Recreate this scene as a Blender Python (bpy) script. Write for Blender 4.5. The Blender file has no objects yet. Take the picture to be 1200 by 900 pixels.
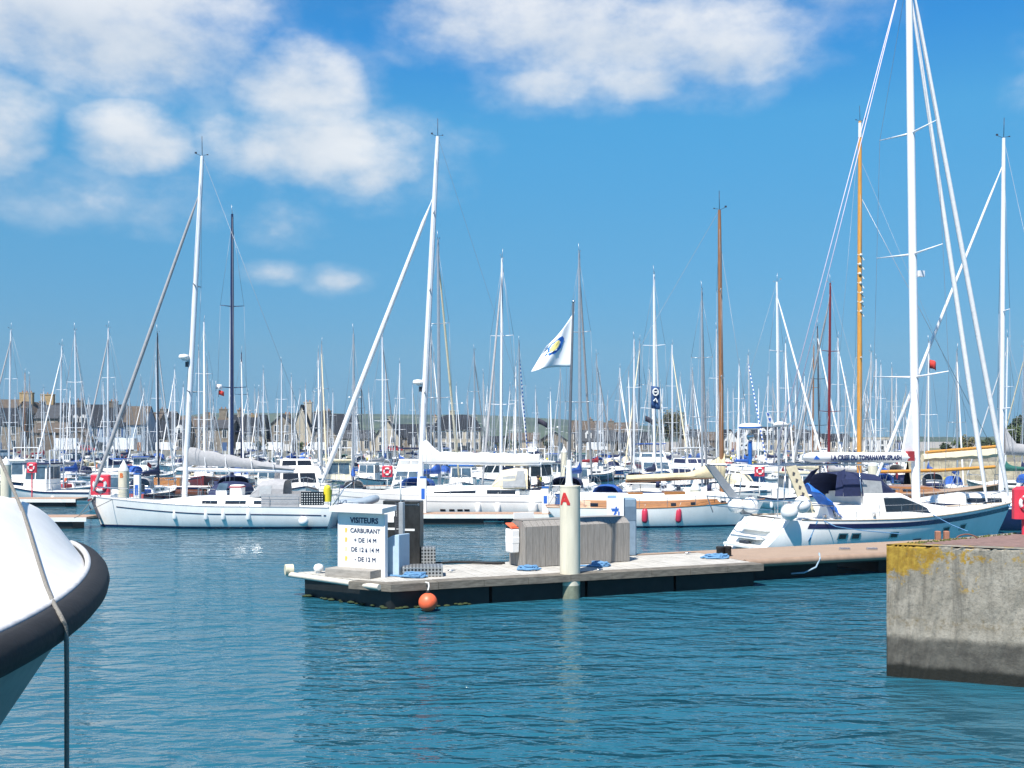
import bpy, bmesh, math, random
from mathutils.bvhtree import BVHTree
from mathutils import Vector, Matrix
random.seed(7)
PI = math.pi
R = math.radians
scene = bpy.context.scene
COL = scene.collection

# ------------------------------------------------------------------ camera
F, HZ, CH = 1250.0, 515.0, 4.9          # focal length in photo pixels, horizon row, eye height
cam_d = bpy.data.cameras.new('camera')
cam = bpy.data.objects.new('camera', cam_d); COL.objects.link(cam)
cam.location = (0, 0, CH); cam.rotation_euler = (R(90), 0, 0)
cam_d.sensor_width = 36; cam_d.lens = F/1200*36
cam_d.shift_y = (HZ-450)/1200
cam_d.clip_end = 30000; cam_d.clip_start = 0.1
scene.camera = cam

# ------------------------------------------------------------------ sun, sky, exposure
SUN_EL, SUN_AZ = R(57), R(208)          # compass azimuth from +Y clockwise
sd = Vector((math.sin(SUN_AZ)*math.cos(SUN_EL), math.cos(SUN_AZ)*math.cos(SUN_EL), math.sin(SUN_EL)))
sun_d = bpy.data.lights.new('sun', 'SUN'); sun_d.energy = 5.0; sun_d.angle = R(0.53); sun_d.color = (1, .945, .865)
sun = bpy.data.objects.new('sun', sun_d); COL.objects.link(sun)
sun.rotation_euler = sd.to_track_quat('Z', 'Y').to_euler(); sun.location = (-40, -60, 80)
scene.view_settings.view_transform = 'Standard'; scene.view_settings.look = 'None'
scene.view_settings.exposure = 0.72; scene.view_settings.gamma = 1; scene.view_settings.use_curve_mapping = False

scene.cycles.caustics_reflective = False; scene.cycles.caustics_refractive = False
world = bpy.data.worlds.new('World'); scene.world = world; world.use_nodes = True
wt = world.node_tree; wn = wt.nodes; wl = wt.links
for n in list(wn): wn.remove(n)
def WM(op, a, b=None, c=None, clamp=False):
    n = wn.new('ShaderNodeMath'); n.operation = op; n.use_clamp = clamp
    for i, v in enumerate((a, b, c)):
        if v is None: continue
        if isinstance(v, (int, float)): n.inputs[i].default_value = v
        else: wl.new(v, n.inputs[i])
    return n.outputs[0]
sky = wn.new('ShaderNodeTexSky'); sky.sky_type = 'NISHITA'; sky.sun_disc = False
sky.sun_elevation = SUN_EL; sky.sun_rotation = SUN_AZ; sky.altitude = 0
sky.air_density = .7; sky.dust_density = 0.0; sky.ozone_density = 8.0
tc = wn.new('ShaderNodeTexCoord'); sx = wn.new('ShaderNodeSeparateXYZ'); wl.new(tc.outputs['Generated'], sx.inputs[0])
az = WM('ARCTAN2', sx.outputs[0], sx.outputs[1]); el = WM('ARCSINE', sx.outputs[2])
# cumulus banks: centre and size of each bank as compass bearing / height (radians)
BANKS = [(-.405, .372, .175, .074, 1.3), (-.33, .35, .11, .045, 1.05), (-.465, .262, .062, .05, 1.2), (-.345, .258, .056, .032, 1.1),
         (-.195, .31, .062, .05, 1.05), (-.185, .262, .105, .036, 1.0), (-.14, .243, .075, .024, .7), (-.212, .196, .032, .018, .62),
         (-.222, .152, .028, .009, .62), (-.16, .147, .026, .012, .72), (.03, .375, .15, .038, 1.0), (.12, .36, .16, .042, 1.0),
         (.2, .345, .08, .034, .9), (.035, .32, .05, .02, .8), (.115, .322, .055, .02, .85), (.30, .39, .05, .02, .6),
         (-.39, .215, .1, .028, .5), (-.31, .205, .06, .014, .5),
         # banks out of frame, seen in reflections
         (.62, .3, .12, .05, 1), (-.75, .33, .15, .06, 1), (.9, .42, .2, .07, 1), (1.6, .35, .3, .08, 1), (-1.5, .4, .3, .09, 1), (2.6, .5, .3, .1, 1), (-2.4, .3, .3, .08, 1),
         (.1, .62, .3, .07, .9), (-.5, .58, .2, .08, .9)]
nz = wn.new('ShaderNodeTexNoise'); nz.inputs['Scale'].default_value = 11; nz.inputs['Detail'].default_value = 9; nz.inputs['Roughness'].default_value = .6
mp = wn.new('ShaderNodeMapping'); mp.inputs['Scale'].default_value = (1, 1, 1.7); wl.new(tc.outputs['Generated'], mp.inputs[0]); wl.new(mp.outputs[0], nz.inputs[0])
nz2 = wn.new('ShaderNodeTexNoise'); nz2.inputs['Scale'].default_value = 26; nz2.inputs['Detail'].default_value = 7; wl.new(mp.outputs[0], nz2.inputs[0])
acc = None; under = None; thin = None
for (a, e, ra, re, amp) in BANKS:
    dx = WM('DIVIDE', WM('SUBTRACT', az, a), ra); dy = WM('DIVIDE', WM('SUBTRACT', el, e), re)
    d2 = WM('ADD', WM('MULTIPLY', dx, dx), WM('MULTIPLY', dy, dy))
    v = WM('MULTIPLY', WM('SUBTRACT', 1.0, WM('MULTIPLY', d2, .62)), amp)
    v = WM('MAXIMUM', v, 0.0)
    acc = v if acc is None else WM('MAXIMUM', acc, v)
    vt = WM('MAXIMUM', WM('SUBTRACT', 1.0, WM('MULTIPLY', d2, .26)), 0.0); thin = vt if thin is None else WM('MAXIMUM', thin, vt)
    s = WM('MULTIPLY', v, dy)                        # >0 on the sunlit top of a bank
    under = s if under is None else WM('ADD', under, s)
n1 = WM('SUBTRACT', nz.outputs[0], .5); n2 = WM('SUBTRACT', nz2.outputs[0], .5)
den = WM('ADD', WM('MULTIPLY', acc, .92), WM('ADD', WM('MULTIPLY', n1, 1.35), WM('MULTIPLY', n2, .75)))
den = WM('MULTIPLY', den, WM('GREATER_THAN', acc, .001))
mr = wn.new('ShaderNodeMapRange'); mr.interpolation_type = 'SMOOTHSTEP'
mr.inputs['From Min'].default_value = .1; mr.inputs['From Max'].default_value = 1.12; mr.inputs['To Max'].default_value = .9
wl.new(den, mr.inputs[0])
edge = wn.new('ShaderNodeMapRange'); edge.interpolation_type = 'SMOOTHSTEP'; edge.inputs['From Max'].default_value = .4; wl.new(acc, edge.inputs[0])
veil = wn.new('ShaderNodeMapRange'); veil.interpolation_type = 'SMOOTHSTEP'; veil.inputs['From Min'].default_value = .25; veil.inputs['From Max'].default_value = 1.15; veil.inputs['To Max'].default_value = .42
wl.new(WM('ADD', WM('MULTIPLY', thin, .75), WM('ADD', WM('MULTIPLY', n1, 1.5), WM('MULTIPLY', n2, .6))), veil.inputs[0])
vm = wn.new('ShaderNodeMapRange'); vm.interpolation_type = 'SMOOTHSTEP'; vm.inputs['From Max'].default_value = .5; wl.new(thin, vm.inputs[0])
cov = WM('MAXIMUM', WM('MULTIPLY', mr.outputs[0], edge.outputs[0], clamp=True), WM('MULTIPLY', veil.outputs[0], vm.outputs[0]))
shade = WM('ADD', WM('MULTIPLY', under, .35), WM('ADD', .62, WM('MULTIPLY', n1, 1.1)), clamp=True)
cr = wn.new('ShaderNodeMixRGB'); cr.inputs[1].default_value = (2.7, 3.25, 3.9, 1); cr.inputs[2].default_value = (5.0, 5.05, 5.1, 1); wl.new(shade, cr.inputs[0])
hs = wn.new('ShaderNodeHueSaturation'); hs.inputs['Saturation'].default_value = 1.0; wl.new(sky.outputs[0], hs.inputs['Color'])
# marine air: a bluer, less bright horizon than the bare model gives
rp = wn.new('ShaderNodeValToRGB'); els = rp.color_ramp.elements
AIR = [(0, (.22, .34, .48)), (.02, (.25, .37, .48)), (.042, (.33, .43, .475)), (.082, (.48, .57, .53)), (.19, (.58, .93, .81)), (.287, (.6, 1.25, 1.1)), (.357, (.32, 1.16, 1.27)), (.6, (.6, 1.1, 1.2)), (1, (.8, 1.1, 1.2))]
while len(els) < len(AIR): els.new(.5)
for e_, (p_, c_) in zip(els, AIR): e_.position = p_; e_.color = (*[x*k_ for x, k_ in zip(c_, (.74, .86, .88))], 1)
wl.new(el, rp.inputs[0])
am = wn.new('ShaderNodeMixRGB'); am.blend_type = 'MULTIPLY'; am.inputs[0].default_value = 1; wl.new(hs.outputs[0], am.inputs[1]); wl.new(rp.outputs[0], am.inputs[2])
mx = wn.new('ShaderNodeMixRGB'); wl.new(cov, mx.inputs[0]); wl.new(am.outputs[0], mx.inputs[1]); wl.new(cr.outputs[0], mx.inputs[2])
bg = wn.new('ShaderNodeBackground'); bg.inputs[1].default_value = 0.116; wl.new(mx.outputs[0], bg.inputs[0])
wo = wn.new('ShaderNodeOutputWorld'); wl.new(bg.outputs[0], wo.inputs[0])

# ------------------------------------------------------------------ helpers
def W(px, py, Y): return Vector(((px-600)/F*Y, Y, CH-(py-HZ)/F*Y))
def G(px, py, z=0.0):
    Y = F*(CH-z)/(py-HZ); return Vector(((px-600)/F*Y, Y, z))

MATS = {}
def mat(name, col, rough=.5, metal=0, var=.12, scale=4, bump=0, bscale=20, coat=0, spec=.5, emit=None, stretch=(1, 1, 1), alpha=None, trans=0):
    if name in MATS: return MATS[name]
    m = bpy.data.materials.new(name); m.use_nodes = True
    nt = m.node_tree; b = nt.nodes['Principled BSDF']
    b.inputs['Roughness'].default_value = rough; b.inputs['Metallic'].default_value = metal
    b.inputs['Specular IOR Level'].default_value = spec
    if coat: b.inputs['Coat Weight'].default_value = coat; b.inputs['Coat Roughness'].default_value = .08
    if trans: b.inputs['Transmission Weight'].default_value = trans
    t = nt.nodes.new('ShaderNodeTexCoord'); mp = nt.nodes.new('ShaderNodeMapping'); mp.inputs['Scale'].default_value = stretch
    nt.links.new(t.outputs['Object'], mp.inputs[0])
    n = nt.nodes.new('ShaderNodeTexNoise'); n.inputs['Scale'].default_value = scale; n.inputs['Detail'].default_value = 6; n.inputs['Roughness'].default_value = .65
    nt.links.new(mp.outputs[0], n.inputs[0])
    r = nt.nodes.new('ShaderNodeValToRGB')
    lo = [c*(1-var) for c in col]; hi = [min(1, c*(1+var)) for c in col]
    r.color_ramp.elements[0].position = .3; r.color_ramp.elements[1].position = .7
    r.color_ramp.elements[0].color = (*lo, 1); r.color_ramp.elements[1].color = (*hi, 1)
    nt.links.new(n.outputs[0], r.inputs[0]); nt.links.new(r.outputs[0], b.inputs['Base Color'])
    if bump:
        n2 = nt.nodes.new('ShaderNodeTexNoise'); n2.inputs['Scale'].default_value = bscale; n2.inputs['Detail'].default_value = 4
        nt.links.new(mp.outputs[0], n2.inputs[0])
        bp = nt.nodes.new('ShaderNodeBump'); bp.inputs['Strength'].default_value = bump; bp.inputs['Distance'].default_value = .02
        nt.links.new(n2.outputs[0], bp.inputs['Height']); nt.links.new(bp.outputs[0], b.inputs['Normal'])
    MATS[name] = m; return m

class MB:
    """collects faces, builds one mesh object"""
    def __init__(s): s.v = []; s.f = []; s.mi = []; s.sm = []; s.cur = 0; s.X = None
    def add(s, vs, fs, smooth=False):
        o = len(s.v)
        for p in vs:
            p = Vector(p); s.v.append(s.X @ p if s.X else p)
        for f in fs:
            s.f.append([i+o for i in f]); s.mi.append(s.cur); s.sm.append(smooth)
        return s
    def box(s, x0, x1, y0, y1, z0, z1):
        return s.add([(x0,y0,z0),(x1,y0,z0),(x1,y1,z0),(x0,y1,z0),(x0,y0,z1),(x1,y0,z1),(x1,y1,z1),(x0,y1,z1)],
              [(3,2,1,0),(4,5,6,7),(0,1,5,4),(1,2,6,5),(2,3,7,6),(3,0,4,7)])
    def rbox(s, x0, x1, y0, y1, z0, z1, c=.03):
        """box with chamfered vertical and top edges"""
        rings = []
        for (z, i) in ((z0, 0), (z1-c, 0), (z1, c)):
            a, b, d, e = x0+i, x1-i, y0+i, y1-i; k = c
            rings.append([(a+k,d,z),(b-k,d,z),(b,d+k,z),(b,e-k,z),(b-k,e,z),(a+k,e,z),(a,e-k,z),(a,d+k,z)])
        return s.loft(rings, closed=True, cap=True)
    def loft(s, rings, closed=True, cap=False, smooth=False):
        n = len(rings[0]); vs = [p for r in rings for p in r]; fs = []
        for i in range(len(rings)-1):
            for j in range(n if closed else n-1):
                k = (j+1) % n
                fs.append((i*n+j, i*n+k, (i+1)*n+k, (i+1)*n+j))
        s.add(vs, fs, smooth)
        if cap:
            s.add(rings[0], [tuple(range(n))[::-1]]); s.add(rings[-1], [tuple(range(n))])
        return s
    def tube(s, path, r, n=6, cap=True, smooth=True):
        path = [Vector(p) for p in path]
        rs = r if isinstance(r, (list, tuple)) else [r]*len(path)
        rings = []; up0 = None
        for i, p in enumerate(path):
            t = (path[min(i+1, len(path)-1)]-path[max(i-1, 0)])
            if t.length < 1e-9: t = Vector((0, 0, 1))
            t.normalize()
            if up0 is None:
                up0 = Vector((0, 0, 1)) if abs(t.z) < .9 else Vector((1, 0, 0))
            a = t.cross(up0)
            if a.length < 1e-6: a = t.cross(Vector((0, 1, 0)))
            a.normalize(); b = a.cross(t).normalized(); up0 = b
            rings.append([p+rs[i]*(math.cos(2*PI*k/n)*a+math.sin(2*PI*k/n)*b) for k in range(n)])
        return s.loft(rings, True, cap, smooth)
    def lathe(s, prof, n=16, o=(0, 0, 0), smooth=True, cap=True):
        rings = [[(o[0]+r*math.cos(2*PI*k/n), o[1]+r*math.sin(2*PI*k/n), o[2]+z) for k in range(n)] for (r, z) in prof]
        return s.loft(rings, True, cap, smooth)
    def ball(s, c, r, n=14, m=8, sz=1.0):
        prof = [(max(.001, r*math.sin(PI*i/m)), -r*sz*math.cos(PI*i/m)) for i in range(m+1)]
        return s.lathe(prof, n, c, True, False)
    def prism(s, poly, z0, z1):
        n = len(poly)
        return s.loft([[(x, y, z0) for x, y in poly], [(x, y, z1) for x, y in poly]], True, True)
    def sheet(s, pts): return s.add(pts, [tuple(range(len(pts)))])
    def slab(s, pts, d):
        """flat polygon pts given thickness along vector d"""
        d = Vector(d); a = [Vector(p) for p in pts]; b = [p+d for p in a]
        return s.loft([a, b], True, True)
    def build(s, name, m, parent=None, bevel=0):
        me = bpy.data.meshes.new(name); me.from_pydata([tuple(p) for p in s.v], [], s.f); me.update()
        for k in (m if isinstance(m, (list, tuple)) else [m]): me.materials.append(k)
        me.polygons.foreach_set('material_index', s.mi); me.polygons.foreach_set('use_smooth', s.sm)
        bm = bmesh.new(); bm.from_mesh(me); bmesh.ops.remove_doubles(bm, verts=bm.verts, dist=1e-5)
        bmesh.ops.recalc_face_normals(bm, faces=bm.faces)
        for e_ in bm.edges:
            if len(e_.link_faces) == 2 and e_.calc_face_angle(0) > .8: e_.smooth = False
        bm.to_mesh(me); bm.free()
        o = bpy.data.objects.new(name, me); COL.objects.link(o)
        if parent: o.parent = parent
        if bevel:
            md = o.modifiers.new('bevel', 'BEVEL'); md.width = bevel; md.segments = 2; md.limit_method = 'ANGLE'
        return o

def _each(s, name, m, parent=None):
    """every separate piece becomes a part of its own"""
    up = list(range(len(s.v)))
    def find(a):
        while up[a] != a: up[a] = up[up[a]]; a = up[a]
        return a
    key = {}
    for i, p in enumerate(s.v):
        k = (round(p.x, 4), round(p.y, 4), round(p.z, 4))
        if k in key: up[find(i)] = find(key[k])
        else: key[k] = i
    for f in s.f:
        for a in f[1:]: up[find(a)] = find(f[0])
    groups = {}
    for i, f in enumerate(s.f): groups.setdefault(find(f[0]), []).append(i)
    out = []
    for fs in groups.values():
        q = MB(); idx = {}
        for i in fs:
            for a in s.f[i]:
                if a not in idx: idx[a] = len(q.v); q.v.append(s.v[a])
            q.f.append([idx[a] for a in s.f[i]]); q.mi.append(s.mi[i]); q.sm.append(s.sm[i])
        out.append(q.build(name, m, parent))
    return out
MB.each = _each

def thing(name, label, cat, loc=(0, 0, 0), rz=0, group=None):
    o = bpy.data.objects.new(name, None); COL.objects.link(o); o.empty_display_size = .2
    o.location = loc; o.rotation_euler = (0, 0, rz); return tag(o, label, cat, group)
def tag(o, label, cat, group=None):
    o['label'] = label; o['category'] = cat
    if group: o['group'] = group
    return o
def struct(o, kind='structure'): o['kind'] = kind; return o
def text_mesh(s, body, size, depth=.004, bold=0, align='CENTER', bend=None, name='lettering'):
    cu = bpy.data.curves.new('t', 'FONT'); cu.body = body; cu.size = size; cu.extrude = depth; cu.offset = 0
    cu.align_x = align; cu.resolution_u = 3
    o = bpy.data.objects.new('t', cu); COL.objects.link(o)
    bpy.context.view_layer.update()
    me = bpy.data.meshes.new_from_object(o.evaluated_get(bpy.context.evaluated_depsgraph_get()))
    bpy.data.objects.remove(o); bpy.data.curves.remove(cu)
    if bold:                                     # heavier strokes: the same letters laid over each other, each a hair prouder
        bm = bmesh.new()
        for k, (dx, dy) in enumerate(((-bold, -bold), (bold, -bold), (-bold, bold), (bold, bold), (0, 0))):
            m2 = me.copy(); m2.transform(Matrix.Translation((dx, dy, .0006*k))); bm.from_mesh(m2); bpy.data.meshes.remove(m2)
        bm.to_mesh(me); bm.free()
    me.name = name
    return me
def _bisect(me, step):
    bm = bmesh.new(); bm.from_mesh(me)
    xs = [v.co.x for v in bm.verts]; x = min(xs)+step
    while x < max(xs):
        bmesh.ops.bisect_plane(bm, geom=bm.verts[:]+bm.edges[:]+bm.faces[:], plane_co=(x, 0, 0), plane_no=(1, 0, 0)); x += step
    bm.to_mesh(me); bm.free()
def text(body, size, m, parent, M, depth=.004, bold=0, align='CENTER', name='lettering', bend=None):
    """text standing in local x (right) / z (up), front towards -y, placed by matrix M"""
    me = text_mesh(None, body, size, depth, bold, align, name=name)
    if bend: _bisect(me, .03)
    for v in me.vertices:
        x, y, z = v.co
        p = Vector((x, -z, y))
        if bend: p = Vector((bend*math.sin(x/bend), -(bend+z)*math.cos(x/bend), y))
        v.co = M @ p
    me.materials.clear(); me.materials.append(m)
    o = bpy.data.objects.new(name, me); COL.objects.link(o); o.parent = parent
    return o

# ------------------------------------------------------------------ materials
WHITE = mat('white gelcoat', (.82, .81, .78), .38, var=.07, scale=1.6, stretch=(1, 1, .4))
WHITE2 = mat('worn white paint', (.72, .73, .71), .4, var=.1, scale=2.5)
DECK = mat('deck white', (.76, .76, .73), .55, var=.06, scale=5)
NAVY = mat('navy paint', (.012, .02, .075), .25, var=.2, coat=.4)
BLUEH = mat('blue hull paint', (.02, .07, .22), .25, var=.2, coat=.4)
TEALH = mat('teal green hull paint', (.05, .2, .24), .35, var=.2)
REDH = mat('red hull paint', (.3, .03, .025), .35, var=.2)
GREYH = mat('pale grey hull paint', (.5, .53, .56), .3, var=.1)
CREAMH = mat('cream hull paint', (.72, .66, .5), .35, var=.1)
BLACK = mat('black rubber', (.011, .011, .012), .75, var=.3, bump=.3, bscale=15)
ALU = mat('white mast paint', (.72, .74, .77), .35, metal=0, var=.05)
GREYALU = mat('grey anodised mast', (.42, .45, .48), .35, metal=.5, var=.1)
DARKM = mat('dark mast paint', (.03, .035, .05), .4, var=.2)
BLUEM = mat('blue mast paint', (.012, .022, .075), .35, var=.2)
REDM = mat('maroon mast paint', (.16, .02, .025), .4, var=.2)
WOODM = mat('brown varnished spar', (.27, .12, .045), .35, var=.25, scale=3, stretch=(6, 6, .6), coat=.3)
YELM = mat('golden varnished spar', (.6, .28, .05), .35, var=.2, scale=3, stretch=(6, 6, .6), coat=.3)
STEEL = mat('stainless steel', (.6, .61, .62), .22, metal=1, var=.1)
WIRE = mat('steel wire', (.3, .33, .37), .4, metal=.3, var=.1)
CGREY = mat('grey canvas', (.33, .33, .34), .85, var=.12, scale=6, bump=.4, bscale=9)
CWHITE = mat('white canvas', (.74, .74, .74), .8, var=.06, scale=4, bump=.5, bscale=5)
CCREAM = mat('cream canvas', (.68, .6, .42), .85, var=.1, scale=5, bump=.4, bscale=7)
CTAN = mat('tan canvas', (.6, .5, .32), .85, var=.14, scale=5, bump=.6, bscale=5)
CNAVY = mat('navy canvas', (.012, .02, .07), .8, var=.25, scale=6, bump=.4, bscale=9)
CBLUE = mat('blue canvas', (.02, .09, .36), .8, var=.2, scale=6, bump=.5, bscale=9)
CGREEN = mat('green canvas', (.02, .12, .1), .8, var=.2, scale=6, bump=.4, bscale=9)
CRED = mat('red canvas', (.35, .03, .04), .8, var=.2, scale=6, bump=.4, bscale=9)
GLASS = mat('dark tinted window', (.015, .018, .022), .06, var=.3, scale=2, spec=.7)
GLASSB = mat('grey blue window', (.06, .1, .14), .08, var=.4, scale=2, spec=.7)
CLEAR = mat('clear vinyl window', (.35, .36, .36), .15, var=.2, scale=3, spec=.6)
TEAK = mat('weathered brown decking', (.34, .245, .175), .7, var=.2, scale=3, stretch=(.5, 6, 6), bump=.3)
VARN = mat('varnished mahogany', (.31, .135, .042), .35, var=.3, scale=3, stretch=(.7, 5, 5), coat=.5)
FENDW = mat('white fender vinyl', (.78, .78, .77), .4, var=.06)
FENDR = mat('crimson fender vinyl', (.5, .03, .07), .4, var=.1)
REDP = mat('red plastic case', (.62, .04, .07), .4, var=.08)
ORANGE = mat('orange buoy plastic', (.75, .13, .05), .45, var=.12, scale=6)
YELP = mat('yellow cover', (.75, .6, .03), .6, var=.1)
ROPEB = mat('blue rope', (.1, .24, .42), .8, var=.3, scale=40)
ROPEG = mat('grey beige rope', (.19, .18, .16), .85, var=.35, scale=60, bump=.6, bscale=60)
ROPEW = mat('pale rope', (.6, .6, .56), .85, var=.2, scale=40)
BLUEP = mat('blue plastic', (.02, .12, .42), .4, var=.1)
INK = mat('dark blue ink', (.014, .03, .085), .6, var=.1)
INKB = mat('blue ink', (.02, .12, .5), .6, var=.1)
INKR = mat('red ink', (.55, .03, .03), .6, var=.1)
INKY = mat('yellow ink', (.75, .5, .1), .6, var=.1)
PERSONS = mat('skin', (.5, .28, .19), .6, var=.08)
# ================================================================== WATER
def water_mat():
    m = bpy.data.materials.new('harbour water'); m.use_nodes = True; nt = m.node_tree; b = nt.nodes['Principled BSDF']; L = nt.links
    b.inputs['Base Color'].default_value = (.015, .098, .146, 1); b.inputs['Roughness'].default_value = .04; b.inputs['IOR'].default_value = 1.333
    t = nt.nodes.new('ShaderNodeTexCoord'); h = None
    for (sc, st, rot, amp, det) in ((.3, (1, 1.6, 1), .15, .27, 2), (.78, (1, 2.1, 1), -.12, .29, 2.5), (1.9, (1, 2.2, 1), .2, .1, 2), (7.5, (1, 1.7, 1), -.25, .012, 2)):
        mp = nt.nodes.new('ShaderNodeMapping'); mp.inputs['Scale'].default_value = st; mp.inputs['Rotation'].default_value = (0, 0, rot)
        L.new(t.outputs['Object'], mp.inputs[0])
        n = nt.nodes.new('ShaderNodeTexNoise'); n.inputs['Scale'].default_value = sc; n.inputs['Detail'].default_value = det; n.inputs['Roughness'].default_value = .5; n.inputs['Distortion'].default_value = .6
        L.new(mp.outputs[0], n.inputs[0])
        q = nt.nodes.new('ShaderNodeMath'); q.operation = 'MULTIPLY'; q.inputs[1].default_value = amp; L.new(n.outputs[0], q.inputs[0])
        if h is None: h = q.outputs[0]
        else:
            a = nt.nodes.new('ShaderNodeMath'); L.new(h, a.inputs[0]); L.new(q.outputs[0], a.inputs[1]); h = a.outputs[0]
    # calm and gusty patches scale the ripple height
    n = nt.nodes.new('ShaderNodeTexNoise'); n.inputs['Scale'].default_value = .09; n.inputs['Detail'].default_value = 2; L.new(t.outputs['Object'], n.inputs[0])
    mr = nt.nodes.new('ShaderNodeMapRange'); mr.inputs['From Min'].default_value = .35; mr.inputs['From Max'].default_value = .65; mr.inputs['To Min'].default_value = .65; mr.inputs['To Max'].default_value = 1.15; L.new(n.outputs[0], mr.inputs[0])
    q = nt.nodes.new('ShaderNodeMath'); q.operation = 'MULTIPLY'; L.new(h, q.inputs[0]); L.new(mr.outputs[0], q.inputs[1])
    sp = nt.nodes.new('ShaderNodeSeparateXYZ'); L.new(t.outputs['Object'], sp.inputs[0])          # sheltered, smoother water behind the pontoon
    m2 = nt.nodes.new('ShaderNodeMapRange'); m2.interpolation_type = 'SMOOTHSTEP'
    for k, v in (('From Min', 33), ('From Max', 46), ('To Min', 1), ('To Max', .42)): m2.inputs[k].default_value = v
    L.new(sp.outputs[1], m2.inputs[0]); q2 = nt.nodes.new('ShaderNodeMath'); q2.operation = 'MULTIPLY'; L.new(q.outputs[0], q2.inputs[0]); L.new(m2.outputs[0], q2.inputs[1]); q = q2
    m3 = nt.nodes.new('ShaderNodeMapRange'); m3.interpolation_type = 'SMOOTHSTEP'                # lee of the quay wall
    for k, v in (('From Min', 7.2), ('From Max', 8.6), ('To Min', 0), ('To Max', .7)): m3.inputs[k].default_value = v
    L.new(sp.outputs[0], m3.inputs[0])
    m4 = nt.nodes.new('ShaderNodeMapRange'); m4.interpolation_type = 'SMOOTHSTEP'
    for k, v in (('From Min', 22), ('From Max', 25), ('To Min', 1), ('To Max', 0)): m4.inputs[k].default_value = v
    L.new(sp.outputs[1], m4.inputs[0]); q3 = nt.nodes.new('ShaderNodeMath'); q3.operation = 'MULTIPLY'; L.new(m3.outputs[0], q3.inputs[0]); L.new(m4.outputs[0], q3.inputs[1])
    q4 = nt.nodes.new('ShaderNodeMath'); q4.operation = 'SUBTRACT'; q4.inputs[0].default_value = 1; L.new(q3.outputs[0], q4.inputs[1])
    q5 = nt.nodes.new('ShaderNodeMath'); q5.operation = 'MULTIPLY'; L.new(q.outputs[0], q5.inputs[0]); L.new(q4.outputs[0], q5.inputs[1]); q = q5
    bp = nt.nodes.new('ShaderNodeBump'); bp.inputs['Strength'].default_value = 1; bp.inputs['Distance'].default_value = 1.0
    L.new(q.outputs[0], bp.inputs['Height']); L.new(bp.outputs[0], b.inputs['Normal'])
    return m
struct(MB().sheet([(-900, -300, 0), (900, -300, 0), (900, 252, 0), (-900, 252, 0)]).build('water', water_mat()))

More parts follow.
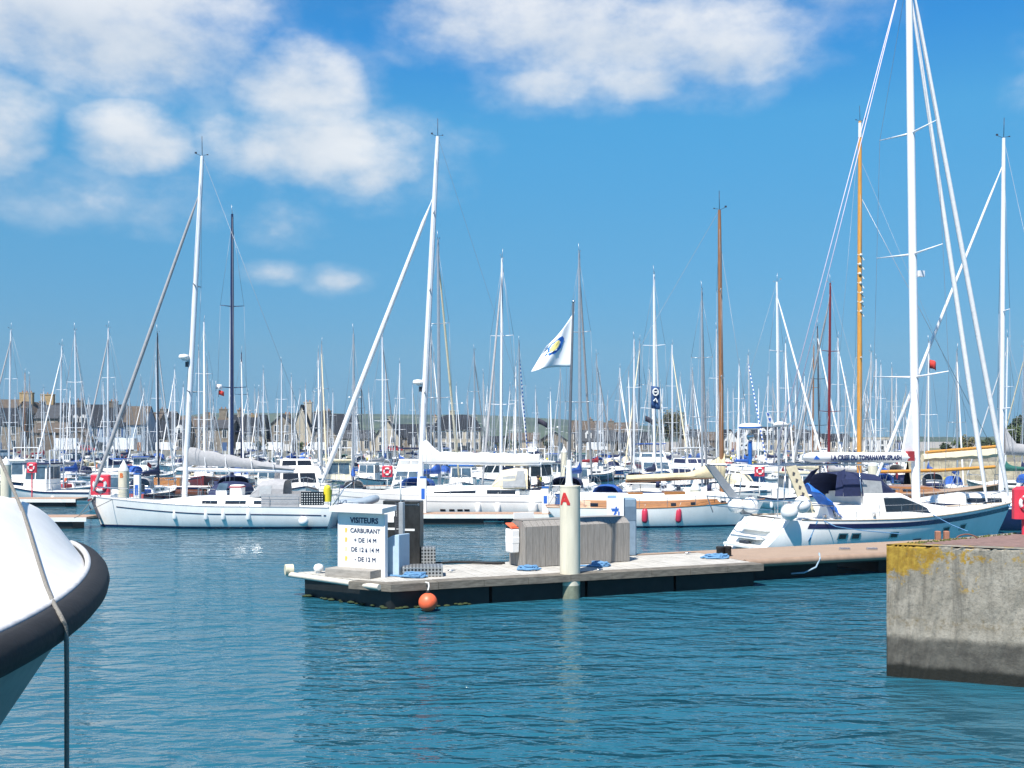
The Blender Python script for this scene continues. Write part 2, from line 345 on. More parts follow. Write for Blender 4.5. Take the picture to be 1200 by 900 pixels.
# ================================================================== QUAY (lichen covered concrete corner at right)
def quay_mat():
    m = bpy.data.materials.new('stained quay concrete'); m.use_nodes = True; nt = m.node_tree; b = nt.nodes['Principled BSDF']; L = nt.links
    b.inputs['Roughness'].default_value = .9
    t = nt.nodes.new('ShaderNodeTexCoord'); sp = nt.nodes.new('ShaderNodeSeparateXYZ'); L.new(t.outputs['Object'], sp.inputs[0])
    def noise(sc, st=(1, 1, 1), det=6, ro=.65):
        mp = nt.nodes.new('ShaderNodeMapping'); mp.inputs['Scale'].default_value = st; L.new(t.outputs['Object'], mp.inputs[0])
        n = nt.nodes.new('ShaderNodeTexNoise'); n.inputs['Scale'].default_value = sc; n.inputs['Detail'].default_value = det; n.inputs['Roughness'].default_value = ro; L.new(mp.outputs[0], n.inputs[0]); return n.outputs[0]
    def mth(op, a, c, d=None):
        n = nt.nodes.new('ShaderNodeMath'); n.operation = op
        for i, v in enumerate((a, c)):
            if isinstance(v, (int, float)): n.inputs[i].default_value = v
            else: L.new(v, n.inputs[i])
        return n.outputs[0]
    def ss(v, lo, hi, t0=0, t1=1):
        n = nt.nodes.new('ShaderNodeMapRange'); n.interpolation_type = 'SMOOTHSTEP'
        for k, x in (('From Min', lo), ('From Max', hi), ('To Min', t0), ('To Max', t1)): n.inputs[k].default_value = x
        L.new(v, n.inputs[0]); return n.outputs[0]
    def mix(f, a, c):
        n = nt.nodes.new('ShaderNodeMixRGB'); L.new(f, n.inputs[0])
        for i, v in ((1, a), (2, c)):
            if isinstance(v, tuple): n.inputs[i].default_value = (*v, 1)
            else: L.new(v, n.inputs[i])
        return n.outputs[0]
    z, x = sp.outputs[2], sp.outputs[0]
    wob = mth('ADD', z, mth('MULTIPLY', mth('SUBTRACT', noise(1.3), .5), .22))
    c = mix(ss(noise(2.2), .3, .7), (.215, .195, .155), (.34, .31, .255))
    c = mix(ss(noise(14, det=6, ro=.75), .45, .68, 0, .7), c, (.12, .11, .09))
    c = mix(ss(noise(1.6, (3, 3, .3)), .48, .7, 0, .8), c, (.1, .092, .075))          # vertical weather streaks
    c = mix(ss(noise(38, det=2), .62, .74, 0, .45), c, (.45, .43, .39))                           # pale aggregate
    # yellow lichen: a large patch by the corner, spots and runs elsewhere
    near = ss(x, 7.7, 9.15, 1, 0); high = ss(z, 1.75, 2.6)
    lich = mth('ADD', noise(4.2, det=9, ro=.75), mth('ADD', mth('MULTIPLY', mth('MULTIPLY', near, high), .3), mth('MULTIPLY', high, .1)))
    lo = mix(ss(noise(7), .35, .65), (.25, .145, .015), (.36, .235, .03))
    c = mix(mth('MULTIPLY', ss(lich, .62, .74), ss(z, 1.3, 1.7)), c, lo)
    run = mth('MULTIPLY', ss(noise(5, (1, 1, .8), det=4), .52, .58), mth('MULTIPLY', ss(x, 9.0, 9.12), ss(x, 9.3, 9.42, 1, 0)))
    c = mix(mth('MULTIPLY', run, ss(z, 1.75, 1.9)), c, (.32, .2, .025))
    # tide: ochre weed line, bleached line, black wet foot
    weed = mth('MULTIPLY', ss(wob, .98, 1.06), ss(wob, 1.2, 1.32, 1, 0))
    c = mix(mth('MULTIPLY', weed, ss(noise(6, det=9, ro=.75), .48, .68, 0, .8)), c, (.14, .105, .045))
    c = mix(mth('MULTIPLY', ss(wob, .84, .9), ss(wob, .95, 1.1, .12, 0)), c, (.36, .34, .29))
    wet = mix(ss(noise(4), .35, .65), (.05, .047, .04), (.1, .095, .08))
    c = mix(ss(wob, .74, .92, .95, 0), c, wet)
    c = mix(ss(wob, .2, .32, 1, 0), c, (.008, .009, .006))
    L.new(c, b.inputs['Base Color'])
    bp = nt.nodes.new('ShaderNodeBump'); bp.inputs['Strength'].default_value = .7; bp.inputs['Distance'].default_value = .02
    L.new(noise(22, det=8), bp.inputs['Height']); L.new(bp.outputs[0], b.inputs['Normal'])
    return m
QZ = 2.73
q0, q1, q2 = Vector((7.76, 22.1)), Vector((34, 11.0)), Vector((40, 44.5))
qn = 40
wall = MB()
rnd = random.Random(3)
e = (q1-q0); fr = []
for zi in range(13):                                    # front face with slight unevenness
    z = -1.2+(QZ+1.2)*(zi/11.4 if zi < 11 else (.985, 1.0)[zi-11])
    row = []
    for k in range(181):
        p = q0+e*(k/180)**1.6
        w = rnd.uniform(-.012, .012) if 0 < k < 180 else 0
        row.append((p.x+w*.4, p.y+w-(.02 if z < .9 else 0)+(rnd.uniform(.0, .05) if zi == 12 else 0), z-(rnd.uniform(0, .05) if zi == 12 and rnd.random() < .6 else 0)))
    fr.append(row)
wall.loft(fr, closed=False)
wall.sheet([(q0.x, q0.y, -1.2), (q0.x, q0.y, QZ), (q2.x, q2.y, QZ), (q2.x, q2.y, -1.2)])
wall.sheet([(q0.x, q0.y, QZ), (q1.x, q1.y, QZ), (q2.x, q2.y, QZ)])
quay = wall.build('quay_wall', quay_mat())
tag(quay, 'grey concrete quay corner spotted with yellow lichen, dark wet tide band at its foot', 'quay wall')
QBR = mat('red brown quay paving', (.2, .125, .105), .85, var=.3, scale=6, bump=.5, bscale=18)
QCP = mat('pale concrete coping', (.34, .32, .28), .9, var=.25, scale=7, bump=.5, bscale=20)
n2d = lambda a, b, d: Vector((-(b-a).y, (b-a).x)).normalized()*d
i0 = q0+Vector((.62, .16)); i1 = q1+Vector((-.6, .6)); i2 = q2+Vector((-.5, -.7))
pv = MB().sheet([(p.x, p.y, QZ+.004) for p in (i0, i1, i2)]).build('paving', QBR, quay)
QG = mat('moss and weeds', (.1, .12, .03), .9, var=.4, scale=9)
g = MB()
for k in range(260):
    t = rnd.random()**1.5; p = i0+(i2-i0)*t*.25+Vector((rnd.uniform(-.12, .12), rnd.uniform(-.08, .08)))
    h = rnd.uniform(.015, .05); a = rnd.uniform(0, PI)
    d = Vector((math.cos(a), math.sin(a)))*h*.8
    g.sheet([(p.x-d.x, p.y-d.y, QZ+.004), (p.x+d.x, p.y+d.y, QZ+.004), (p.x+rnd.uniform(-.02, .02), p.y, QZ+h)])
struct(g.build('moss', QG), 'stuff')
# mooring ring lying on the quay edge
rg = MB(); c = G(1133, 631.5, QZ)
rg.tube([c+Vector((-.23+.46*t, .02*math.sin(PI*t), .012+.085*math.sin(PI*t)**.6)) for t in [k/12 for k in range(13)]], .016, 8)
tag(rg.build('mooring_ring', mat('rusty iron', (.16, .07, .05), .8, var=.3, scale=20)), 'rusty iron handle bowed up from the quay paving', 'handle')
for k, (px, lab) in enumerate(((1099, 'short brown stump on the quay edge, left of the pair'), (1109, 'short brown stump on the quay edge, right of the pair'))):
    b = MB(); c = G(px, 632.5, QZ)
    b.rbox(c.x-.055, c.x+.055, c.y-.055, c.y+.055, QZ, QZ+.19, .015)
    tag(b.build('stump_post', mat('brown stump wood', (.3, .14, .09), .85, var=.2, scale=12)), lab, 'post')

def life_ring_case(px, py0, py1, zbase, Y, label, ring=True, w=None, post=0.0, face=0.0):
    """red plastic lifebuoy cabinet on a post"""
    h = (py1-py0)/F*Y; w = w or h*.95
    zc = CH-((py0+py1)/2-HZ)/F*Y
    t = thing('lifebuoy_case', label, 'lifebuoy', ((px-600)/F*Y, Y, zbase), face)
    z0 = zc-h/2-zbase; z1 = zc+h/2-zbase
    MB().rbox(-w/2, w/2, -.13, .13, z0, z1, .07).build('case', REDP, t)
    if ring:
        r = MB(); rr = w*.29; cz = (z0+z1)/2
        r.tube([(rr*math.cos(a), -.14, cz+rr*math.sin(a)) for a in [2*PI*k/20 for k in range(21)]], w*.085, 7, False)
        r.build('ring', WHITE2, t)
        b = MB()
        for k in range(4):
            a = PI/4+k*PI/2
            b.tube([(rr*math.cos(a+s), -.145, cz+rr*math.sin(a+s)) for s in (-.2, -.07, .07, .2)], w*.09, 7)
        b.each('band', REDP, t)
    MB().tube([(0, .0, min(0, z0-.02)), (0, 0, z0+.03)], .05, 8).build('post', WHITE2 if post else REDP, t)
    return t
life_ring_case(1200, 570, 608, QZ, 24.3, 'red lifebuoy cabinet with white ring standing on the lichen spotted quay', w=.5)

# ================================================================== FUEL PONTOON
DZ = .74
WOODG = mat('grey weathered timber edge', (.15, .135, .11), .85, var=.45, scale=3, stretch=(1, 1, 5), bump=.4, bscale=25)
WOODB = mat('silver grey cedar boards', (.25, .235, .215), .8, var=.22, scale=4, stretch=(5, 5, .5), bump=.4, bscale=15)
CONC = mat('pale cream deck boards', (.44, .425, .385), .85, var=.2, scale=1.5, bump=.3, bscale=20)  # the boards' own cream, mottled at random
FLOATB = mat('black pontoon float', (.01, .011, .011), .5, var=.4, scale=3)
DU = Vector((.921, .389, 0)); DV = Vector((-.389, .921, 0)); DO = Vector((-3.5, 30.6, 0))
def D(a, b, z=0): return DO+DU*a+DV*b+Vector((0, 0, z))
fp = thing('fuel_pontoon', 'floating fuel pontoon with grey timber edge and cream deck, carrying the fuel sign', 'pontoon')
LD = 12.85; A = 1.95
deck = [(0, 0), (LD, 0), (LD, 4.0), (-A, 3.95)]
MB().prism([(D(a, b).x, D(a, b).y) for a, b in ((.06, .12), (LD-.05, .12), (LD-.05, 3.9), (-A+.1, 3.85))], DZ-.1, DZ-.03).build('deck_frame', mat('dark deck gap', (.08, .07, .06), .9), fp)
db = MB(); nd = 96
for k in range(nd):
    a0, a1 = .52+(3.87-.52)*0, 0
    u0, u1 = -2.0+(LD+2.0)*k/nd+.006, -2.0+(LD+2.0)*(k+1)/nd-.006
    va, vb = max(.5, .12-u0*1.95), max(.5, .12-u1*1.95)
    if vb < 3.7: db.prism([(D(a, b).x, D(a, b).y) for a, b in ((u0, min(va, 3.88)), (u1, vb), (u1, 3.9), (u0, 3.9))], DZ-.04, DZ+rnd.uniform(-.003, .003))
db.build('deck', CONC, fp)
pl = MB()
for k in range(9):                                          # timber front edge boards
    a0, a1 = LD*k/9+.006, LD*(k+1)/9-.006
    pl.prism([(D(a, b).x, D(a, b).y) for a, b in ((a0, -.12), (a1, -.12), (a1, .5), (a0, .5))], DZ-.2+rnd.uniform(-.004, .004), DZ+.012+rnd.uniform(-.005, .005))
pl.prism([(D(a, b).x, D(a, b).y) for a, b in ((-.95, 1.05), (0, -.12), (0, .5), (-.6, 1.3))], DZ-.2, DZ+.012)
pl.build('edge_beam', WOODG, fp)
fl = MB()
for a0, a1 in ((.05, 3.1), (3.2, 6.3), (6.4, 9.5), (9.6, LD-.25)):
    fl.prism([(D(a, b).x, D(a, b).y) for a, b in ((a0, .1), (a1, .1), (a1, 3.8), (a0-(1.7 if a0 < 1 else 0), 3.8))], -.4, DZ-.22)
fl.build('float', FLOATB, fp)
wd = MB()
for k in range(40):
    t = rnd.random(); p = D(.02-t*1.8, .15+t*3.6) if k % 2 else D(rnd.uniform(0.1, 2.5), .085)
    wd.ball((p.x, p.y, rnd.uniform(.0, .06)), rnd.uniform(.05, .12), 6, 4, .4)
struct(wd.build('weed_fringe', mat('green weed', (.025, .04, .012), .9, var=.4, scale=12), fp), 'stuff')
pp = MB(); p0, p1 = D(-.85, .85, DZ+.0), D(-A-.15, 3.9, DZ+.0)
pp.tube([D(-.28, .12, DZ-.08), p1+Vector((-.05, 0, -.06))], .085, 12); pp.build('bumper_pipe', mat('cream bumper pipe', (.62, .57, .48), .6, var=.15, scale=6), fp)
cb = MB(); cb.tube([D(-.3-A, 3.9, DZ+.09), D(-.05-A, 3.9, DZ+.09)], .17, 14); cb.build('corner_roller', mat('yellowed roller', (.6, .55, .4), .6, var=.2, scale=6), fp)
lt = MB(); q = D(-1.3, 3.4, DZ); lt.lathe([(.09, 0), (.09, .06), (.14, .08), (.17, .16), (.12, .26), (.03, .29)], 12, q)
tag(lt.build('corner_cap', WHITE2), 'small white domed light on the far corner of the fuel pontoon', 'light')

# ---- sign board
sL, sR = Vector((-5.32, 33.0, 0)), Vector((-3.82, 32.2, 0))
ang = math.atan2(sR.y-sL.y, sR.x-sL.x); sw = (sR-sL).length
sg = thing('fuel_sign', 'white price board reading VISITEURS and CARBURANT under a little roof', 'sign', (sL+sR)/2+Vector((0, 0, DZ)), ang)
hw = sw/2
MB().box(-hw-.1, hw-.12, -.62, -.05, .0, .24).build('plinth', mat('grey timber plinth', (.3, .28, .25), .85, var=.25, scale=4, stretch=(1, 5, 5)), sg, .01)
MB().box(-hw, hw, -.05, .05, .0, 1.9).build('board', WHITE, sg)
MB().box(-hw-.035, -hw-.001, -.07, .07, 0, 1.9).box(hw+.001, hw+.035, -.07, .07, 0, 1.9).each('post', ALU, sg)
rf = MB(); rf.X = None
rf.slab([(-hw-.17, -.32, 1.93), (hw+.1, -.32, 1.93), (hw+.1, -.32, 2.1), (-hw-.17, -.32, 2.1)], (0, .78, .06))
rf.build('roof', WHITE, sg, .015)
tx = lambda s, size, x, z, m, bold=0, al='CENTER': text(s, size, m, sg, Matrix.Translation((x, -.056, z)), .003, bold, al)
tx('VISITEURS', .235, .1, 1.61, INK, .006)
for k, s in enumerate(('CARBURANT', '+ DE 14 M', 'DE 12 à 14 M', '- DE 12 M')):
    tx(s, .19, .14, 1.31-.29*k, INK, .0035)
    mk = MB(); zz = 1.37-.29*k
    mk.box(-.62, -.55, -.0556, -.051, zz-.07, zz+.07).box(-.545, -.53, -.0556, -.051, zz-.03, zz+.07)
    mk.each('marker', INKY if k != 2 else mat('pale yellow ink', (.8, .68, .4), .6), sg)

# ---- steel dispenser, pump column, blue cabinet, tread-plate steps
DARKST = mat('dark brushed cabinet steel', (.075, .075, .072), .35, metal=.75, var=.35, scale=5, stretch=(1, 1, .4))
c = G(484, 663, DZ); Yc = c.y
dp = thing('fuel_dispenser', 'tall dark brushed steel fuel dispenser cabinet with white label strips', 'fuel dispenser', (c.x, c.y+.25, DZ), R(-8))
MB().rbox(-.3, .27, -.28, .3, 0, 2.13, .02).build('cabinet', DARKST, dp)
MB().rbox(-1.0, -.36, -.2, .3, .1, 2.14, .02).build('side_cabinet', DARKST, dp)
MB().box(-.29, .1, -.297, -.284, 1.15, 1.22).box(-.99, -.4, -.217, -.204, 1.17, 1.24).each('label_strip', WHITE2, dp)
w = MB(); w.box(-.86, -.62, -.222, -.206, 1.42, 1.95).box(-.96, -.52, -.2235, -.2075, 1.62, 1.8); w.build('notice', WHITE, dp)
MB().box(.2, .26, -.296, -.284, 1.98, 2.06).box(-.26, .22, -.296, -.284, 2.0, 2.02).build('trim', STEEL, dp)
c = G(469, 671, DZ)
pc = thing('pump_column', 'slim grey steel channel column with chain ladder in front of the dark dispenser', 'column', (c.x, c.y, DZ), R(-15))
MB().box(-.02, .12, -.09, .1, 0, 2.2).build('channel', mat('pale galvanised steel', (.4, .43, .45), .45, metal=.4, var=.15), pc, .008)
ch = MB()
for k in range(42): ch.box(-.13, -.03, -.08, .0, .05+k*.051, .05+k*.051+.028)
ch.box(-.15, -.131, -.08, .0, 0, 2.2); ch.build('rack_strip', mat('dark rack steel', (.12, .12, .13), .4, metal=.6), pc)
MB().tube([(.02, 0, 2.2), (.02, 0, 3.0)], .022, 6).build('aerial_rod', WHITE2, pc)
c = G(459, 675, DZ)
bc = thing('blue_cabinet', 'pale blue round-topped cabinet behind the price board', 'cabinet', (c.x, c.y+.35, DZ), R(-28))
prof = [(-.42, 0), (.3, 0), (.3, .95)]+[(.3-.72*(k/8), .95+.32*math.sin(PI*.5*k/8)) for k in range(1, 9)]
prof = [(-x, z) for x, z in prof]
m_ = MB(); m_.loft([[(x, y, z) for x, z in prof] for y in (-.3, .3)], True, True)
m_.build('body', mat('pale blue grp', (.42, .55, .66), .4, var=.06), bc, .02)
MB().tube([(-.34, -.32, .15), (-.36, -.32, .5), (-.3, -.32, .7)], .025, 8).build('pipe', WHITE2, bc)
TREAD = mat('tread plate', (.42, .42, .41), .42, metal=.75, var=.2, scale=30)
_nt = TREAD.node_tree; _vo = _nt.nodes.new('ShaderNodeTexVoronoi'); _vo.inputs['Scale'].default_value = 9.5; _vo.inputs['Randomness'].default_value = 0; _tc = _nt.nodes.new('ShaderNodeTexCoord')
_cr = _nt.nodes.new('ShaderNodeValToRGB'); _cr.color_ramp.elements[0].color = (.05, .05, .05, 1); _cr.color_ramp.elements[0].position = .3; _cr.color_ramp.elements[1].color = (.5, .5, .48, 1); _cr.color_ramp.elements[1].position = .36
_nt.links.new(_tc.outputs['Object'], _vo.inputs[0]); _nt.links.new(_vo.outputs['Distance'], _cr.inputs[0]); _nt.links.new(_cr.outputs[0], _nt.nodes['Principled BSDF'].inputs['Base Color'])
def tread_box(name, px, py, w, d, h, label, rz):
    c = G(px, py, DZ)
    t = thing(name, label, 'step', (c.x, c.y+d/2, DZ), rz)
    MB().box(-w/2, w/2, -d/2, d/2, 0, h).build('body', TREAD, t, .01)
    return t
tread_box('tread_step', 494, 676, 1.22, .84, .3, 'low wide aluminium tread-plate step before the fuel dispenser', R(5))
tread_box('tread_chest', 501.5, 664, .46, .42, .62, 'tall narrow tread-plate chest right of the fuel dispenser', R(5))

# ---- slatted timber box
bx0, bx1 = G(617, 665.5, DZ), G(737, 658, DZ)
ang = math.atan2(bx1.y-bx0.y, bx1.x-bx0.x); bl = (bx1-bx0).length
tb = thing('timber_box', 'long silver-grey box of upright timber boards with sloping top edges on the fuel pontoon', 'timber box', (bx0.x, bx0.y, DZ), ang)
nb = 17; s = MB(); H1, H2, dpt = 1.32, 1.5, 1.15
for k in range(nb):
    a0, a1 = bl*k/nb+.006, bl*(k+1)/nb-.006; o = rnd.uniform(-.006, .006)
    s.slab([(a0, o, .02), (a1, o, .02), (a1, o, H1), (a0, o, H1)], (0, .04, 0))
    s.slab([(a0, o+.005, H1+.004), (a1, o+.005, H1+.004), (a1, .26, H2), (a0, .26, H2)], (0, .03, -.03))
for k in range(5):
    b0, b1 = dpt*k/5+.006, dpt*(k+1)/5-.006
    hh = lambda y: H1 if y < .03 else min(H2, H1+(H2-H1)*y/.26) if y < .3 else (H2 if y < dpt-.26 else H1+(H2-H1)*max(0, (dpt-y))/.26)
    s.slab([(-.002, b0, .02), (-.002, b1, .02), (-.002, b1, hh(b1)-.01), (-.002, b0, hh(b0)-.01)], (-.035, 0, 0))
    s.slab([(bl+.002, b0, .02), (bl+.002, b1, .02), (bl+.002, b1, hh(b1)-.01), (bl+.002, b0, hh(b0)-.01)], (.035, 0, 0))
s.build('cladding', WOODB, tb)
MB().box(.02, bl-.02, .05, dpt-.02, .0, H1-.02).build('carcass', mat('dark carcass', (.05, .045, .04), .9), tb)
MB().slab([(0, .262, H2), (bl, .262, H2), (bl, dpt-.26, H2), (0, dpt-.26, H2)], (0, 0, .03)).build('lid', WOODB, tb)
MB().slab([(0, dpt-.26, H2), (bl, dpt-.26, H2), (bl, dpt, H1), (0, dpt, H1)], (0, 0, -.03)).slab([(0, dpt, .02), (bl, dpt, .02), (bl, dpt, H1), (0, dpt, H1)], (0, -.03, 0)).build('back_board', WOODB, tb)
# white caddy with orange flap hung on the left end
q = G(596, 664, DZ); loc = Vector((bx0.x, bx0.y, 0))
cd = thing('white_caddy', 'white plastic caddy with orange and black flap hung on the timber box end', 'caddy', (.07, 0, 0))
ex = Vector((math.cos(ang), math.sin(ang), 0)); ey = Vector((-ex.y, ex.x, 0))
cp = bx0-ex*.2+ey*.62
cd.location = (cp.x, cp.y, 1.2); cd.rotation_euler = (0, 0, ang)
k_ = MB(); k_.loft([[(a*sx_, b*sx_, z) for a, b in ((-.12, -.25), (.12, -.25), (.15, -.2), (.15, .2), (.12, .25), (-.12, .25), (-.15, .2), (-.15, -.2))] for z, sx_ in ((0, .85), (.03, .95), (.3, 1), (.32, 1.03), (.5, 1.03), (.52, 1), (.72, 1), (.78, .9))], True, True)
k_.build('body', FENDW, cd)
k_ = MB(); k_.slab([(-.16, -.24, .79), (.1, -.24, .79), (.1, .2, .93), (-.16, .2, .93)], (.02, 0, .03)); k_.build('flap', ORANGE, cd, .01)
MB().box(-.13, .12, -.2, .2, .78, .85).build('rim', BLACK, cd)
# plate standing on the box, information panel and grey cabinet behind it
q = ex*0.45+ey*1.05
pl_ = thing('white_plate', 'small blank white plate standing on the left of the timber box', 'plate', (bx0.x+q.x, bx0.y+q.y, DZ+H2-.14), ang)
MB().box(-.38, .38, -.02, .02, .14, .36).build('panel', WHITE, pl_, .008)
MB().box(-.2, -.16, -.015, .015, 0, .15).box(.16, .2, -.015, .015, 0, .15).each('foot', STEEL, pl_)
q = W(721, 593, 38.2)
ip = thing('info_panel', 'white and blue information panel with a blue emblem behind the timber box', 'panel', (q.x, q.y, DZ), R(4))
MB().box(-.31, .31, -.03, .03, .85, 2.24).build('board', WHITE, ip, .01)
MB().box(-.32, -.28, -.02, .02, 0, .86).box(.28, .32, -.02, .02, 0, .86).each('leg', ALU, ip)
em = MB()
for (x, z) in ((-.08, 1.62), (0, 1.62), (.08, 1.62)): em.box(x-.05, x+.03, -.037, -.033, z-.03, z+.03)
em.box(-.16, .13, -.038, -.034, 1.66, 1.69); em.slab([(-.12, -.036, 1.34), (-.02, -.036, 1.34), (.03, -.036, 1.6), (-.01, -.036, 1.6)], (0, .004, 0))
em.slab([(.0, -.0365, 1.74), (.06, -.0365, 1.76), (.04, -.0365, 1.5), (.0, -.0365, 1.5)], (0, .004, 0)); em.box(.03, .15, -.0375, -.0335, 1.36, 1.42); em.box(.1, .15, -.0372, -.0332, 1.42, 1.58)
em.build('emblem', INKB, ip)
MB().box(-.28, .02, -.037, -.033, 2.08, 2.15).build('heading', mat('pale blue ink', (.25, .45, .8), .5), ip)
q = W(736, 600, 38.6)
gc = thing('grey_cabinet', 'blue grey service cabinet right of the information panel', 'cabinet', (q.x, q.y, DZ), R(10))
MB().rbox(-.24, .24, -.3, .3, 0, 2.05, .05).build('body', mat('blue grey grp', (.2, .28, .36), .45, var=.1), gc)
MB().box(-.2, .2, -.31, -.302, 1.25, 1.75).build('door', mat('dark blue grey', (.12, .18, .25), .4), gc)

# ---- cream pile with red A, flagpole and flag
PILE = mat('cream coated pile', (.64, .595, .47), .8, var=.11, scale=3, stretch=(2, 2, .25), bump=.1, spec=.15)
PILEW = mat('wet weedy pile', (.2, .22, .16), .4, var=.3, scale=5)
def pile(px, Y, r, ztop, label, letter=None, cone=0, lm=INKR, lang=0, lh=.42, capm=None):
    X = (px-600)/F*Y
    t = thing('mooring_pile', label, 'pile', (X, Y, 0))
    b = MB(); b.lathe([(r, .4), (r, ztop)], 28); b.build('shaft', PILE, t)
    MB().lathe([(r*1.003, -1.5), (r*1.003, .4)], 28).build('wet_foot', PILEW, t)
    c = MB(); c.lathe([(r*1.02, ztop), (r*1.02, ztop+.05), (r*.06 if cone else r*.9, ztop+.05+cone), (.01, ztop+.055+cone)], 28); c.build('cap', capm or PILE, t)
    if letter:
        M = Matrix.Translation((0, 0, ztop-lh-.02)) @ Matrix.Rotation(lang, 4, 'Z')
        text(letter, lh, lm, t, M, .006, .02, name='letter', bend=r+.003)
    return t
pa = D(6.05, .33)
PAY = 33.05; PAX = (668-600)/F*PAY
pile(668, PAY, .315, 3.42, 'thick cream steel pile bearing a red letter A, rising through the fuel pontoon', 'A', 0, INKR, -.62, .5)
fpz = 3.47
fo = thing('flagpole', 'tall grey flagpole standing on the pile marked A', 'flagpole', (PAX-.03, PAY, fpz))
MB().lathe([(.14, 0), (.11, .1), (.075, .75), (.06, .8)], 14).build('sleeve', WHITE2, fo)
topz = CH+(HZ-355)/F*PAY-fpz
MB().tube([(0, 0, .7), (.05, 0, topz*.5), (.13, 0, topz)], [.05, .045, .032], 8).build('pole', mat('grey pole', (.2, .21, .23), .4, metal=.5), fo)
MB().ball((.13, 0, topz+.04), .05, 8, 6).build('finial', STEEL, fo)
# flag: cloth blown to the left, its lower edge rolled back
fm = bpy.data.materials.new('white flag cloth'); fm.use_nodes = True
fb = fm.node_tree.nodes['Principled BSDF']; fb.inputs['Base Color'].default_value = (.82, .83, .85, 1); fb.inputs['Roughness'].default_value = .8
def flagP(u, v):
    """u from hoist to fly, v from foot (0) to head (1)"""
    hx, hz = (670.0+3*v, 430-65*v)
    fx, fz = (622.0+18*v, 436-30*v)
    px = hx+(fx-hx)*u; py = hz+(fz-hz)*u + (6*math.sin(PI*u)*(v-.4))
    yy = PAY+.18*math.sin(u*6.5+v*2.5)*u-.1*u
    return W(px, py, yy)
def cloth(fn, nu=24, nv=16, u0=0, u1=1, v0=0, v1=1, off=0):
    b = MB(); rows = [[fn(u0+(u1-u0)*i/nu, v0+(v1-v0)*j/nv)+Vector((0, off, 0)) for j in range(nv+1)] for i in range(nu+1)]
    b.loft(rows, closed=False, smooth=True); return b
fl_o = thing('white_flag', 'white flag with blue and yellow emblem blown left on the flagpole', 'flag', (PAX, PAY, fpz+topz*.75))
bpy.context.view_layer.update()
def emb(name, m, par, u0, u1, v0, v1, off, shape, back=False):
    b = MB(); n = 28
    pts = shape(n)
    for s_ in ((off,) if not back else (off, -off)):
        o = flagP((u0+u1)/2, (v0+v1)/2)
        ctr = Vector((0, 0, 0)); vs = []
        for (a, c_) in pts:
            p = flagP(u0+(u1-u0)*(a*.5+.5), v0+(v1-v0)*(c_*.5+.5))+Vector((0, s_, 0)); vs.append(p)
        vs.append(flagP((u0+u1)/2, (v0+v1)/2)+Vector((0, s_, 0)))
        k = len(pts); b.add([v-fl_o.location for v in vs], [(i, (i+1) % k, k) for i in range(k)])
    return b.build(name, m, par)
cl = cloth(flagP); cl.v = [v-fl_o.location for v in cl.v]
clo = cl.build('cloth', fm, fl_o); md = clo.modifiers.new('thick', 'SOLIDIFY'); md.thickness = .006; md.offset = 0
FLB = mat('flag blue', (.02, .14, .5), .8, var=.1); FLY = mat('flag yellow', (.75, .62, .2), .8, var=.1)
circ = lambda n: [(math.cos(2*PI*i/n), math.sin(2*PI*i/n)) for i in range(n)]
shield = lambda n: [(-1, .1), (-.75, .55), (-.3, .8), (.2, .8), (.6, 1), (.95, .6), (.7, .0), (.9, -.5), (.3, -.75), (-.3, -.9), (-.8, -.6)]
emb('emblem_shield', FLB, fl_o, .28, .86, .36, .88, -.02, shield)
emb('emblem_disc', FLY, fl_o, .42, .72, .5, .78, -.03, circ)
emb('emblem_stroke', mat('flag white ink', (.85, .86, .88), .8), fl_o, .46, .78, .42, .56, -.036, lambda n: [(-1, -.3), (0, .2), (1, .6), (.9, .95), (0, .6), (-1, .2)])

# ---- small things on the fuel pontoon
def coil(px, py, r, label, z=DZ, m=ROPEB, turns=4, tail=None):
    c = G(px, py, z); b = MB(); pts = []
    for k in range(turns*16):
        a = 2*PI*k/16; rr = r*(1-.4*k/(turns*16))+rnd.uniform(-.05, .05)
        pts.append((c.x+rr*1.35*math.cos(a), c.y+rr*math.sin(a)*.8, z+.035+.03*(k//16)+rnd.uniform(-.012, .03)))
    if tail: pts = [(c.x+tail[0]*(1-i/6), c.y+tail[1]*(1-i/6)+.08*math.sin(i), z+.03) for i in range(6)]+pts
    b.tube(pts, .034, 6); return tag(b.build('rope_coil', m), label, 'rope')
coil(486, 677, .28, 'blue rope coil beside the tread-plate step above the orange buoy', tail=(-.9, .25))
coil(619, 668.5, .26, 'blue rope coil on the deck before the left end of the timber box')
coil(703, 664, .26, 'blue rope coil just right of the pile marked A', tail=(-.7, -.1))
coil(839, 654.5, .36, 'blue rope coil at the foot of the twin black bollards')
h = MB(); c = G(546, 661.5, DZ)
h.tube([c+Vector((-1.1+2.3*t, .12*math.sin(5*t)+.1*t, .04+.02*(math.sin(PI*t)))) for t in [k/24 for k in range(25)]], .04, 8)
h.tube([c+Vector((-.6+1.9*t, .25+.1*math.sin(4*t+1), .04)) for t in [k/20 for k in range(21)]], .04, 8)
tag(h.build('fuel_hose', BLACK), 'black fuel hose lying across the deck left of the timber box', 'hose')
bu = thing('mooring_buoy', 'round orange buoy floating against the fuel pontoon edge', 'buoy', (G(505, 709).x, 30.45, 0))
bb = MB(); bb.ball((0, 0, .25), .27, 24, 16); bb.build('ball', ORANGE, bu)
MB().lathe([(.05, .5), (.06, .56), (.03, .6)], 10).build('eye', BLACK, bu)
MB().tube([(0, 0, .58), (.02, .1, .7), (0, .22, .77), (-.1, .4, .77)], .022, 6).build('lanyard', ROPEW, bu)
